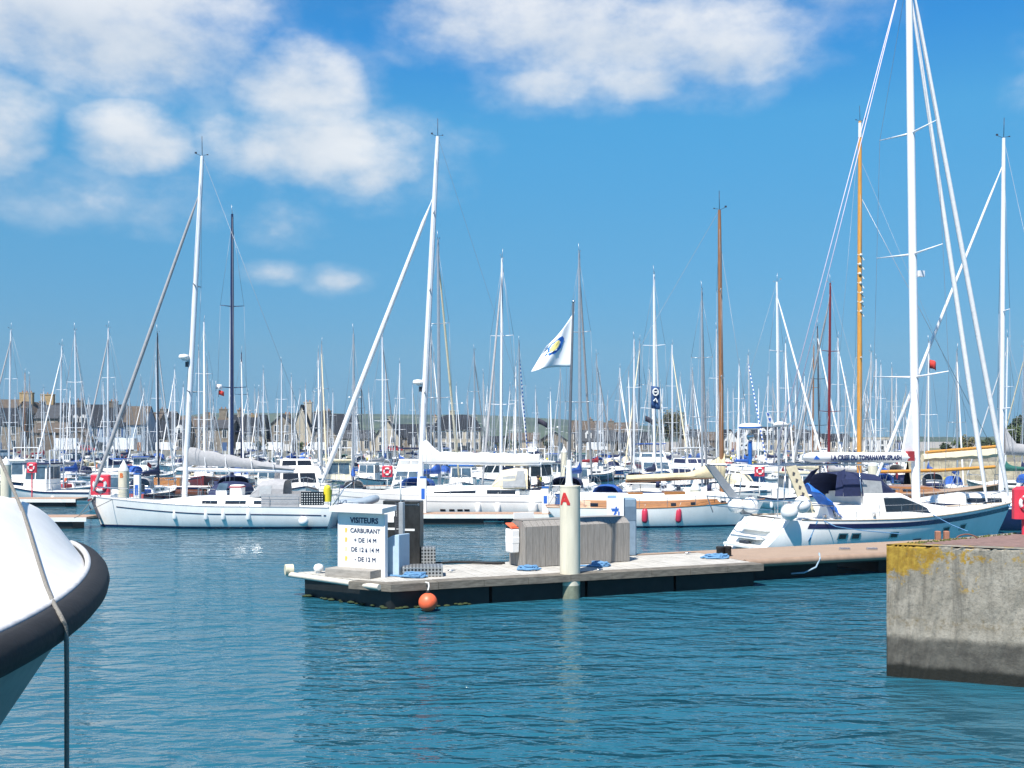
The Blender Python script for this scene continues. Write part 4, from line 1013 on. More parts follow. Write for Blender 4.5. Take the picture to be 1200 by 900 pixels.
wh = MB(); wh.tube([(1.5, .8+.42*math.cos(a), 2.2+.42*math.sin(a)) for a in [2*PI*k/20 for k in range(21)]], .025, 6); wh.build('steering_wheel', STEEL, t)

def person(label, loc, face, top, trousers, hair, seat=.45, lean=.1, cap=None):
    """seated figure: one skinned body; loc is the seat point on the ground plane of the seat"""
    t = thing('person', label, 'person', loc, face)
    V = [(0, 0, .1), (0, -.02+lean*.3, .32), (0, lean*.8, .52), (0, lean, .62), (0, lean+.03, .74), (0, lean+.05, .84),       # pelvis..head (local +y forward)
         (.1, .05, .08), (.12, .45, .1), (.12, .47, -.33), (.12, .6, -.36), (-.1, .05, .08), (-.13, .44, .12), (-.14, .42, -.33), (-.14, .55, -.36),
         (.19, lean*.8, .53), (.25, .12, .3), (.16, .34, .22), (.13, .43, .2), (-.19, lean*.8, .53), (-.26, .1, .3), (-.17, .33, .24), (-.14, .42, .22)]
    E = [(0, 1), (1, 2), (2, 3), (3, 4), (4, 5), (0, 6), (6, 7), (7, 8), (8, 9), (0, 10), (10, 11), (11, 12), (12, 13), (2, 14), (14, 15), (15, 16), (16, 17), (2, 18), (18, 19), (19, 20), (20, 21)]
    Rd = [.15, .14, .16, .07, .09, .085, .1, .075, .055, .04, .1, .075, .055, .04, .07, .055, .04, .035, .07, .055, .04, .035]
    me = bpy.data.meshes.new('body'); me.from_pydata(V, E, []); o = bpy.data.objects.new('body', me); COL.objects.link(o); o.parent = t
    md = o.modifiers.new('skin', 'SKIN'); md.use_smooth_shade = True
    for i, sv in enumerate(me.skin_vertices[0].data): sv.radius = (Rd[i], Rd[i]); sv.use_root = (i == 0)
    o.modifiers.new('sub', 'SUBSURF').levels = 1; o.modifiers['sub'].render_levels = 1
    deps = bpy.context.evaluated_depsgraph_get(); me2 = bpy.data.meshes.new_from_object(o.evaluated_get(deps))
    o.modifiers.clear(); o.data = me2; me2.materials.clear()
    for k in (top, trousers, PERSONS): me2.materials.append(k)
    for p in me2.polygons:
        c = p.center; p.use_smooth = True
        p.material_index = 2 if (c.z > .66 or (c.y > .33 and .15 < c.z < .33 and abs(c.x) > .08 and c.z > .17)) else (1 if c.z < .17 else 0)
    b = MB(); b.ball((0, lean+.02, .83), .108, 12, 8, 1.1); hr = b.build('hair', hair, t)
    b = MB(); b.add([(-.02, lean+.135, .8), (.02, lean+.135, .8), (0, lean+.16, .79), (0, lean+.13, .84)], [(0, 1, 2), (0, 2, 3), (1, 3, 2)])
    for sx_ in (-.035, .035): b.ball((sx_, lean+.128, .83), .012, 6, 4)
    b.build('face', PERSONS, t); return t
BLK = mat('black jacket cloth', (.02, .02, .025), .85, var=.3); DKB = mat('dark jeans', (.03, .04, .07), .85, var=.2); HAIR = mat('dark hair', (.03, .02, .015), .7)
for px, f, lab in ((621, 90, 'person in black jacket sitting left in the white sloop cockpit behind the spray hood'), (633, 75, 'person in black top sitting right in the white sloop cockpit near the stern')):
    person(lab, ((px-600)/F*(Y2-.9), Y2-.9, z2(574)), R(f), BLK, DKB, HAIR)
sb = MB()
for sd_ in (1, -1): sb.rbox(.5, 2.3, .75*sd_-.35, .75*sd_+.35, 1.2, z2(574)+.02, .04)
sb.each('cockpit_bench', DECK, yacht2)

# ------------------------------------------------------------------ WOODEN YACHT (tan sail cover, red fenders)
Y3 = 60.5; S3 = F/Y3; l3 = lambda px: (px-640)/S3; z3 = lambda py: CH-(py-HZ)/S3
t = boat_root('wooden_yacht', 'classic white yacht with varnished cabin sides, brown mast, tan sail cover and crimson fenders', 'yacht', 640, Y3, 0)
OCC.append(foot(640, Y3, 0, 12.4, 3.5))
H = Hull(12.4, 3.4, (1.1, 1.08, 1.5), .6, .9, .9, .55, .45, 1.8, 32, 10, .5)
H.mesh(MB()).build('hull', WHITE, t); H.deck(MB()).build('deck', TEAK, t)
b = MB(); H.strip(b, -.02, .1, 0, 1, .01, False); b.build('boot_stripe', NAVY, t)
b = MB(); H.rail(b, .035, .02); b.build('cap_rail', VARN, t)
C = Cabin(H, l3(665), l3(868), 1.2, .44, .12, h1=.34); b = MB(); C.mesh(b); b.build('cabin_side', VARN, t)
C2 = Cabin(H, l3(663), l3(866), .98, .74, .1, h1=.62, crown=.08); C2.mesh(MB()).build('cabin_top', WHITE, t)
b = MB(); uu = lambda px: (l3(px)-l3(665))/(l3(868)-l3(665))
for a0, a1 in ((690, 699), (711, 720), (735, 743), (783, 789), (806, 812), (842, 848)): C.window(b, uu(a0), uu(a1), .22, .72, .014, (-1, 1))
b.each('cabin_window', GLASS, t)
b = MB(); b.box(l3(777), l3(801), -.6, .6, 1.8, 1.98); b.box(l3(735), l3(752), -.5, .5, 1.8, 1.93); b.each('hatch', VARN, t)
mf = mast_parts(t, l3(846), 1.6, z3(246), .135, WOODM, l3(846)-l3(843), (.42, .72), .8, H, H.at(12.2), H.at(.1)+Vector((0, -H.at(.1).y, 0)), det=2, sm=ALU)
boom_parts(t, l3(843), z3(559), l3(733), z3(564), WOODM, None, br=.09)
rows = []; b = MB(); rr = random.Random(5)
for i in range(19):
    f = i/18; x = l3(849)+(l3(734)-l3(849))*f; zb_ = z3(559+4*f); zt = z3(554+5*f)+(z3(533)-z3(554))*max(0, 1-f*2.6)**1.4+.1; w = .3*(1-.5*f)
    g_ = rr.uniform(-.04, .04)
    rows.append([(x, -w*.5, zb_), (x, -w+g_, zb_+(zt-zb_)*.3), (x, -w*.7-g_, zb_+(zt-zb_)*.7), (x, g_*.5, zt), (x, w*.7+g_, zb_+(zt-zb_)*.7), (x, w-g_, zb_+(zt-zb_)*.3), (x, w*.5, zb_)])
b.loft(rows, True, True, True); b.build('sail_cover', CTAN, t)
for px in (759.5, 802): fender(t, H, l3(px), -1, FENDR, .17, .82, z3(593.5))
guard_rail(t, H, .05, .96, 7, .55)

# ------------------------------------------------------------------ YACHT RIGHT (navy stripe, pilot house)
A4 = R(23.6); P4 = Vector((10.1, 47.0)); U4 = Vector((math.cos(A4), math.sin(A4))); N4 = Vector((-U4.y, U4.x))
def l4(px, off=0.0):
    k = (px-600)/F; q = P4+N4*off                     # q.x+l*ux = k*(q.y+l*uy)
    return (k*q.y-q.x)/(U4.x-k*U4.y)
def z4(px, py, off=0.0):
    q = P4+N4*off+U4*l4(px, off); return CH-(py-HZ)/F*q.y
t = thing('sailing_yacht', 'big white ketch-sized yacht with navy stripe, navy cockpit canopy and pilot house windows', 'yacht', (P4.x, P4.y, 0), A4)
OCC.append((P4+U4*8.1, A4, 8.5, 2.6))
H = Hull(16.3, 4.7, (1.42, 1.32, 1.7), .6, 1.1, -1.35, .72, .42, 1.9, 36, 10, .5)
H.mesh(MB()).build('hull', WHITE, t); H.deck(MB()).build('deck', DECK, t)
b = MB(); H.strip(b, .13, .34, .1, .995, .012); b.build('sheer_stripe', NAVY, t)
b = MB(); H.strip(b, -.02, .12, 0, 1, .01, False); b.build('boot_stripe', NAVY, t)
b = MB(); H.rail(b, .04, .03, .06, 1); b.build('cap_rail', mat('bleached teak', (.45, .38, .3), .7, var=.2), t)
pp_ = MB(); pr = MB()
for px in (990, 1006, 1054, 1127, 1153, 1088):
    x = l4(px, -2.1); t0, t1 = H.tx(x-.2), H.tx(x+.2)
    if px == 1088: H.strip(pp_, .95, 1.2, t0-.005, t1+.005, .02, True, (-1,), 3); continue
    H.strip(pr, .54, .84, t0-.005, t1+.005, .016, True, (-1, 1), 4); H.strip(pp_, .59, .79, t0, t1, .024, True, (-1, 1), 4)
pr.each('port_frame', STEEL, t); pp_.each('hull_port', GLASS, t)
# transom steps
b = MB()
for k in range(3): b.rbox(-.28+.4*k, .35+.4*k, -1.0, 1.0, .2+.35*k, .32+.35*k, .03)
b.each('transom_step', WHITE2, t)
b = MB(); b.rbox(.05, .3, -.3, .25, .25, .45, .03); b.build('step_locker', DARKM, t)
cx0, cx1 = l4(948), l4(1112)
C = Cabin(H, cx0, cx1, 1.45, .62, .3, h1=.5); C.mesh(MB()).build('coachroof', WHITE, t)
px0 = l4(1014, -1.3); px1 = l4(1100, -1.3)
PH = Cabin(H, px0, px1, 1.62, 1.15, .5, h1=1.05, crown=.05); PH.mesh(MB()).build('pilot_house', WHITE, t)
b = MB(); PH.window(b, (l4(1034, -1.3)-px0)/(px1-px0), .985, .3, .93, .02, taper=.0, n=12); b.build('pilot_house_window', GLASS, t)
b = MB(); C.window(b, .03, .1, .25, .75); C.window(b, .13, .2, .25, .75); b.each('cabin_window', GLASS, t)
b = MB(); b.rbox(l4(955), l4(1010), -1.6, 1.6, 1.25, 1.75, .08); b.rbox(l4(1000), l4(1018), -1.35, 1.35, 1.3, z4(1000, 578), .08); b.build('cockpit_coaming', WHITE, t)
zb = z4(1000, 579); spray_hood(t, H, l4(968), l4(1033), 1.2, z4(1000, 552)-zb, CNAVY, CLEAR, zb-.02)
b = MB(); q0_ = Vector((l4(955), 0, z4(955, 552)))
b.slab([(l4(958), -1.2, z4(958, 580)), (l4(966), -1.25, z4(966, 580)), (l4(975), -.9, z4(975, 549)), (l4(966), -.9, z4(966, 553))], (0, .03, 0)); b.slab([(l4(950), 1.2, z4(958, 580)), (l4(960), 1.25, z4(966, 580)), (l4(975), .9, z4(975, 549)), (l4(966), .9, z4(966, 553))], (0, .03, 0))
b.each('canopy_flap', CNAVY, t)
tarp = MB(); rows = []; rr = random.Random(8)
for i in range(9):
    f = i/8; px = 950+35*f; py = 574+32*f-5*math.sin(PI*f)
    rows.append([Vector((l4(px, -1.6)+rr.uniform(-.06, .06), -1.75+j*.22+rr.uniform(-.04, .04), z4(px, py, -1.6)+.28*math.sin(PI*j/4)*(1-.3*f)+rr.uniform(-.06, .06))) for j in range(5)])
tarp.loft(rows, closed=False, smooth=True); o = tarp.build('blue_tarp', mat('bright blue tarpaulin', (.02, .16, .6), .6, var=.15), t); o.modifiers.new('s', 'SOLIDIFY').thickness = .04
# stern arch with legs, rail, panel, radar pole, wind generator
za = z4(900, 545); ya = 1.55
b = MB(); xl, xr_ = l4(857, 0), l4(930, 0)
b.slab([(xl-.35, ya, za), (xl+.1, ya, za), (l4(882, 1.5)+.1, ya+.2, 1.45), (l4(872, 1.5), ya+.2, 1.45)], (0, -.09, 0)); b.build('arch_leg', mat('brushed alloy', (.4, .43, .46), .4, metal=.5, var=.1), t)
b = MB(); b.slab([(l4(921, -1.6), -ya-.05, z4(921, 548, -1.6)), (l4(933, -1.6), -ya-.05, z4(933, 545, -1.6)), (l4(956, -1.8), -ya-.25, z4(956, 601, -1.8)), (l4(943, -1.8), -ya-.25, z4(943, 601, -1.8))], (0, .07, 0)); lg = b.build('arch_panel', CCREAM, t)
b = MB()
for k in range(5):
    f = .14+.15*k; px, py = 928+21*f, 548+53*f; x = l4(px, -1.7); z = z4(px, py, -1.7); w_ = -ya-.066-.2*f
    b.slab([(x-.05, w_, z+.1), (x+.09, w_, z+.05), (x+.03, w_, z-.1), (x-.06, w_, z-.06)], (0, -.004, 0))
b.each('panel_mark', mat('dark grey ink', (.1, .1, .1), .7), lg)
b = MB()
for y in (-ya, 0, ya): b.tube([(l4(850), y, za), (l4(985), y, za+.03)], .035, 6)
for px in (852, 880, 930, 983): b.tube([(l4(px), -ya, za), (l4(px), ya, za)], .03, 6)
b.tube([(l4(895), -ya, za), (l4(890), -ya-.1, 1.5)], .025, 6); b.tube([(l4(895), ya, za), (l4(890), ya+.1, 1.5)], .025, 6); b.tube([(l4(985), -1.2, za), (l4(985), -1.5, 1.6)], .025, 6); b.tube([(l4(985), 1.2, za), (l4(985), 1.5, 1.6)], .025, 6); b.build('stern_arch', STEEL, t)
x = l4(879, .9); b = MB(); b.tube([(x, .9, za), (x, .9, z4(879, 517, .9))], .09, 8); b.build('radar_pole', BLUEP, t)
rd = radar(t, x, .9, z4(879, 503, .9), .5); MB().lathe([(.52, .04), (.52, .11)], 20, (x, .9, z4(879, 503, .9)), cap=False).build('blue_band', BLUEP, rd); MB().ball((x, .9, z4(879, 512, .9)), .17, 10, 6).build('horn_light', STEEL, t)
x = l4(913, -.6); zt = z4(913, 498, -.6)
b = MB(); b.tube([(x, -.6, za), (x, -.6, zt)], .06, 8); b.tube([(x, -.6, za+.5), (x-.1, -.6, 1.5)], .03, 6); b.build('generator_pole', GREYALU, t)
wg = MB(); wg.tube([(x-.3, -.6, zt), (x-.05, -.6, zt+.03), (x+.3, -.6, zt+.02), (x+.45, -.6, zt)], [.05, .13, .12, .04], 10)
wg.slab([(x-.25, -.6, zt+.03), (x-.6, -.6, zt+.1), (x-.72, -.6, zt+.56), (x-.5, -.6, zt+.5)], (0, .02, 0)); wgo = wg.build('wind_generator', WHITE, t)
b = MB()
for k in range(3):
    a = .6+k*2*PI/3; c_, s_ = math.cos(a), math.sin(a)
    b.slab([(x+.47, -.6-.03*s_, zt+.03*c_), (x+.47, -.6+.55*c_-.03*s_, zt+.55*s_+.03*c_), (x+.47, -.6+.55*c_+.04*s_, zt+.55*s_-.04*c_), (x+.47, -.6+.06*s_, zt-.06*c_)], (.015, 0, 0))
b.each('turbine_blade', GREYALU, wgo)
b = MB(); b.slab([(x-.62, -.615, zt+.38), (x-.68, -.615, zt+.54), (x-.52, -.615, zt+.48)], (0, -.004, 0)); b.slab([(x-.5, -.615, zt+.12), (x-.6, -.615, zt+.3), (x-.45, -.615, zt+.3)], (0, -.004, 0)); b.build('vane_mark', INKB, wgo)
for px, py, off in ((862, 592, 1.7), (879, 591.5, 1.3), (925, 600, -2.0), (940, 591.5, -1.8)):
    xx = l4(px, off); ball_fender('ball_fender', FENDW, xx, off, z4(px, py, off), .37, t)
b = MB(); b.tube([(l4(850, .6), ya, 1.6), (l4(852), ya, 2.35), (l4(852), -ya, 2.35), (l4(905, -2), -2.0, 2.3), (l4(950, -2), -2.1, 2.25)], .028, 6); b.tube([(l4(852), ya, 1.95), (l4(852), -ya, 1.95), (l4(905, -2), -2.0, 1.9)], .02, 6); b.build('pushpit', STEEL, t)
guard_rail(t, H, .2, .97, 9, .65)
MZ0 = 1.9; xm = l4(1073.5); zt = z4(1066, -55)
mf = mast_parts(t, xm, MZ0, zt, .2, mat('bright white mast', (.8, .81, .83), .3, var=.04), xm-l4(1064.5), (.228, .452, .672), 2.35, H, H.at(16.2), None, det=2, jib=(CWHITE, .115, .98))
b = MB(); a = H.at(14.9); a = Vector((a.x, 0, a.z+.2)); e_ = mf(.95); b.tube([a+(e_-a)*k for k in (0, .03, .12, .5, .9, .97, 1)], [.04, .08, .125, .11, .08, .04, .03], 8); b.build('furled_staysail', CWHITE, t)
b = MB(); e_ = mf(1.0); b.tube([(l4(905, -1.5), -1.5, za), (e_.x, e_.y, e_.z)], .025, 4); b.tube([(l4(915, 1.5), 1.5, za), (e_.x, e_.y, e_.z)], .025, 4); b.build('backstay', mat('pale lilac wire', (.55, .5, .62), .5), t)
b = MB(); rows = []
for i in range(9):                                           # sail slab hanging against the mast
    f = i/8; z = z4(1068, 532)+(z4(1068, 470)-z4(1068, 532))*f; w = .62*(1-f)+.06
    rows.append([(xm-.2, -.08, z), (xm-.2-w, -.06, z), (xm-.2-w, .06, z), (xm-.2, .08, z)])
b.loft(rows, True, True); b.build('mast_sail_bundle', CWHITE, t)
zb0, zb1 = z4(1068, 536), z4(938, 536); bx0_, bx1_ = xm-.2, l4(939)
b = MB(); b.tube([(bx0_, 0, zb0), (bx0_-.6, 0, zb0), (bx1_+.6, 0, zb1), (bx1_, 0, zb1)], [.18, .245, .245, .12], 14); bo = b.build('boom', WHITE, t)
M = Matrix.Translation(((bx0_+bx1_)/2+.28, -.2475, (zb0+zb1)/2-.125)) @ Matrix.Rotation(math.atan2(zb0-zb1, bx0_-bx1_)*-1, 4, 'Y') @ Matrix.Scale(.8, 4, (1, 0, 0))
text('LA CRIEE DU TOMAHAWK-SPLASH', .335, mat('navy lettering', (.01, .02, .11), .5), bo, M, .004, .009)
b = MB(); b.slab([(bx1_+.5, -.25, zb1-.1), (bx1_+.64, -.25, zb1+.1), (bx1_+.78, -.25, zb1-.02), (bx1_+.86, -.25, zb1-.1)], (0, -.004, 0)); b.build('fish_mark', INKB, bo)
b = MB(); b.box(bx0_-.5, bx0_-.1, -.22, .22, zb0-.16, zb0+.3); b.build('sail_bag', CRED, bo)
q = mf(.345); MB().box(q.x+.18, q.x+.5, -.22, .0, z4(1080, 325), z4(1080, 318)).build('deck_light', ALU, t)
b = MB(); S_ = H.at(l4(1010, -2), None, -1); E2 = Vector((l4(1052, -2.4), -2.75, .95))
b.tube([H.at(l4(958, -2), None, -1), Vector((l4(975, -2.3), -2.55, 1.15)), Vector((l4(1005, -2.4), -2.7, .95)), Vector((l4(1048, -2.6), -3.0, .76))], .022, 5)
b.tube([H.at(l4(1100, -2), None, -1)+Vector((0, 0, .1)), Vector((l4(1110, -2.3), -2.6, 1.0)), Vector((l4(1122, -2.6), -3.2, .76))], .022, 5)
b.tube([H.at(l4(948, -2), None, -1), H.at(l4(948, -2), .5, -1, .03), Vector((l4(947, -2.4), -2.6, .76))], .03, 5)
b.tube([Vector((15.9, 0, 1.7)), Vector((15.7, -1.2, 1.2)), Vector((16.4, -3.2, .8))], .03, 5); b.each('mooring_line', ROPEB, t)
b = MB(); b.ball((0, 0, 0), .05, 6, 4)
wn_ = MB()
for px in (968, 985, 1026): 
    x_ = l4(px, -1.7); wn_.lathe([(.1, 0), (.08, .12), (.1, .22), (.02, .24)], 10, (x_, -1.62, H.sh(H.tx(x_))+.02))
wn_.each('winch', STEEL, t)

# ------------------------------------------------------------------ INFLATABLE DINGHY at the left yacht's stern
q = W(414, 590, 62.5)
t = thing('inflatable_dinghy', 'grey blue inflatable dinghy hanging behind the fuel sign', 'dinghy', (q.x, q.y, 0.0), R(8))
b = MB(); zc = q.z
b.tube([(-1.35, -.6, zc+.05), (-.6, -.62, zc), (.5, -.6, zc+.06), (1.05, -.4, zc+.2), (1.3, 0, zc+.27), (1.05, .4, zc+.2), (.5, .6, zc+.06), (-.6, .62, zc), (-1.35, .6, zc+.05)], [.1]+[.23]*7+[.1], 12); b.build('tube', mat('grey blue hypalon', (.25, .31, .37), .55, var=.12), t)
b = MB(); b.slab([(-1.3, -.5, zc-.1), (.9, -.35, zc-.05), (1.0, .35, zc-.05), (-1.3, .5, zc-.1)], (0, 0, -.05)); b.build('floor', mat('dark dinghy floor', (.05, .06, .07), .7), t)
b = MB()
for a in (-.9, -.3, .3): b.box(a, a+.3, -.86, -.835, zc-.02, zc+.1)
b.build('panel', mat('navy patch', (.03, .05, .1), .6), t)
b = MB(); b.tube([(-1.0, -.3, zc), (-1.0, -.3, zc+.6), (-.5, -.35, zc+.9)], .03, 6); b.tube([(-1.3, -.85, zc+.1), (-.6, -.9, zc-.25), (.3, -.88, zc-.2), (1.0, -.6, zc+.1)], .02, 5); b.build('handline', ROPEW, t)
b = MB(); b.tube([(-1.6, .2, .0), (-1.5, .2, zc-.1), (1.0, .2, zc-.12), (1.2, .3, .0)], .04, 6); b.build('davit', STEEL, t)
# ================================================================== PONTOON ROWS AND PILES IN THE MARINA
GDECK = mat('worn brown walkway', (.36, .24, .17), .8, var=.2, scale=4)
def walkway(name, label, p, q, w, zt=.55, flo=True, edge=True):
    p, q = Vector(p), Vector(q); d = (q-p); L_ = d.length; a = math.atan2(d.y, d.x)
    t = thing(name, label, 'pontoon', (p.x, p.y, 0), a)
    MB().box(0, L_, -w/2, w/2, zt-.12, zt).build('deck', GDECK, t)
    b = MB(); b.box(0, L_, -w/2-.06, -w/2-.002, zt-.26, zt-.03); b.box(0, L_, w/2+.002, w/2+.06, zt-.26, zt-.03); b.build('edge_beam', WHITE2 if edge else WOODG, t)
    n = max(1, int(L_/5)); b = MB()
    for k in range(n): b.box(L_*(k+.12)/n, L_*(k+.88)/n, -w/2+.1, w/2-.1, -.4, zt-.13)
    b.build('float', FLOATB, t); return t
c0, c1 = G(498, 612), G(668, 611)
walkway('mooring_pontoon', 'brown decked pontoon on black floats in front of the large white sloop', (c0.x-6, 62.2), (c1.x+.5, 62.2), 1.7, .62)
OCC.append((Vector((-2.2, 62.2)), 0, 8.5, 1.0))
walkway('finger_pontoon', 'short brown finger pontoon left of the long white sloop bow', (-30, 59.3), (W(109, 600, 59.3).x, 59.3), 1.8, .66)
OCC.append((Vector((-30, 59.3)), 0, 8, 1.2))
walkway('walkway_pontoon', 'brown walkway pontoon behind the left finger pontoon', (-45, 78.5), (W(96, 580, 78.5).x, 78.5), 2.2, .6)
OCC.append((Vector((-38, 78.5)), 0, 8, 1.5))
ROWS = [(101, -47, 47), (131, -60, 46), (165, -76, 60), (203, -92, 74)]
for k, (y, xa, xb) in enumerate(ROWS):
    walkway('walkway_pontoon', ('first', 'second', 'third', 'farthest')[k]+' long walkway pontoon crossing the marina behind the near yachts', (xa, y-1.5), (xb, y+1.5), 2.0, .55)
    OCC.append((Vector(((xa+xb)/2, y)), math.atan2(3, xb-xa), (xb-xa)/2, 1.1))
pile(145, 64.5, .32, CH-(552-HZ)/F*64.5, 'cream pile bearing a red letter B with white conical cap', 'B', .62, mat('orange ink', (.6, .16, .04), .6), -.1, .36, WHITE2)
OCC.append((Vector(((145-600)/F*64.5, 64.5)), 0, .5, .5))
pile(815, 66.5, .33, CH-(574-HZ)/F*66.5, 'cream pile with white conical cap behind the tan sail cover', None, .7, capm=WHITE2)
pile(7, 70, .33, CH-(545-HZ)/F*70, 'cream pile with worn cap behind the near workboat bow', None, .5, capm=WHITE2)
pile(1023, 72.5, .33, CH-(546-HZ)/F*72.5, 'cream pile with white cone behind the stern arch rail', None, .7, capm=WHITE2)
pile(661, 98.5, .3, CH-(530-HZ)/F*98.5, 'pale pile with cone far behind the flagpole', None, .5, capm=WHITE2)
for (px, Y) in ((145, 64.5), (815, 66.5), (7, 70), (1023, 72.5), (661, 98.5)): OCC.append((Vector(((px-600)/F*Y, Y)), 0, .5, .5))
def pedestal(px, Y, pyt, label):
    t = thing('service_pedestal', label, 'pedestal', ((px-600)/F*Y, Y, .6)); h = CH-(pyt-HZ)/F*Y-.6
    MB().rbox(-.19, .19, -.16, .16, 0, h, .03).build('body', WHITE, t); MB().box(-.2, .2, -.17, .17, h, h+.08).build('cap', BLUEP, t); MB().box(-.1, .1, -.166, -.162, h*.4, h*.7).build('socket_panel', INKB, t)
pedestal(161, 66, 556, 'white service pedestal with blue cap right of pile B')
pedestal(496, 62.3, 560, 'white service pedestal with blue cap at the white mast foot')
pedestal(639, 62.0, 572, 'white service pedestal with blue cap at the sloop stern left of pile A')
life_ring_case(118, 556, 580, .6, 64.0, 'red lifebuoy cabinet with white ring left of pile B')
life_ring_case(37.5, 542, 554, .55, 80, 'small red lifebuoy cabinet beside the white fishing launch', True)
life_ring_case(454, 546, 559, .55, 82, 'red lifebuoy cabinet behind the furled jib of the large white sloop', True, post=1)
life_ring_case(890, 546, 558, .55, 80, 'red lifebuoy cabinet seen between the stern arch legs', True, post=1)
for (px, Y) in ((118, 64), (37.5, 80), (454, 82), (890, 80), (161, 66)): OCC.append((Vector(((px-600)/F*Y, Y)), 0, .4, .4))

# ================================================================== BACKGROUND SAILING BOATS
rb = random.Random(42)
STRIPE = bpy.data.materials.new('blue white striped sail cover'); STRIPE.use_nodes = True
_nt = STRIPE.node_tree; _w = _nt.nodes.new('ShaderNodeTexWave'); _w.bands_direction = 'Z'; _w.inputs['Scale'].default_value = .7
_c = _nt.nodes.new('ShaderNodeValToRGB'); _c.color_ramp.interpolation = 'CONSTANT'; _c.color_ramp.elements[0].color = (.02, .1, .4, 1); _c.color_ramp.elements[1].position = .5; _c.color_ramp.elements[1].color = (.75, .76, .78, 1)
_t = _nt.nodes.new('ShaderNodeTexCoord'); _nt.links.new(_t.outputs['Object'], _w.inputs[0]); _nt.links.new(_w.outputs[0], _c.inputs[0]); _nt.links.new(_c.outputs[0], _nt.nodes['Principled BSDF'].inputs['Base Color'])
PLACES = [(25, 'by the worn pile'), (60, 'left of the trawler'), (100, 'above the white trawler'), (140, 'by the red lifebuoy cabinet'), (175, 'behind pile B'), (208, 'left of the near white mast'), (260, 'right of the near white mast'),
          (300, 'above the grey boom cover'), (345, 'behind the grey spray hood'), (385, 'behind the solar panel'), (425, 'above the fuel sign roof'), (465, 'above the steel dispenser'), (500, 'at the white sloop mast'), (545, 'right of the white sloop mast'),
          (600, 'behind the white stowed sail'), (645, 'left of the white flag'), (690, 'beside the flagpole'), (725, 'above the information panel'), (760, 'left of the blue banner'), (800, 'by the bushy tree'), (835, 'left of the brown mast'),
          (870, 'right of the brown mast'), (905, 'above the radar dome'), (945, 'by the wind generator'), (985, 'left of the golden mast'), (1030, 'right of the golden mast'), (1066, 'above the lettered boom'), (1100, 'beside the tall white mast'), (1140, 'left of the furled jibs'), (1300, 'behind the quay lifebuoy')]
def place(px): return next(p for m, p in PLACES if px < m)
rowname = lambda Y: 'front row' if Y < 92 else 'second row' if Y < 122 else 'third row' if Y < 152 else 'fourth row' if Y < 186 else 'back row'
HULLS = [(WHITE, 'white', 12), (NAVY, 'navy', 2), (BLUEH, 'blue', 1.3), (CREAMH, 'cream', 1), (GREYH, 'pale grey', 1), (REDH, 'red', .5), (TEALH, 'teal', .5)]
COVERS = [(CWHITE, 'white', 4), (CBLUE, 'blue', 4), (CGREY, 'grey', 2), (CNAVY, 'navy', 3), (CCREAM, 'cream', 2), (CGREEN, 'green', .7), (CRED, 'red', .7)]
MASTB = mat('dull silver mast', (.55, .56, .57), .4, metal=.2, var=.1)
MASTN = {MASTB: 'silver', ALU: 'white', GREYALU: 'grey', DARKM: 'black', BLUEM: 'blue', REDM: 'maroon', WOODM: 'brown', YELM: 'golden'}
def pick(l): 
    x = rb.uniform(0, sum(a[2] for a in l))
    for a in l:
        x -= a[2]
        if x <= 0: return a
    return l[0]
LABELLED = []
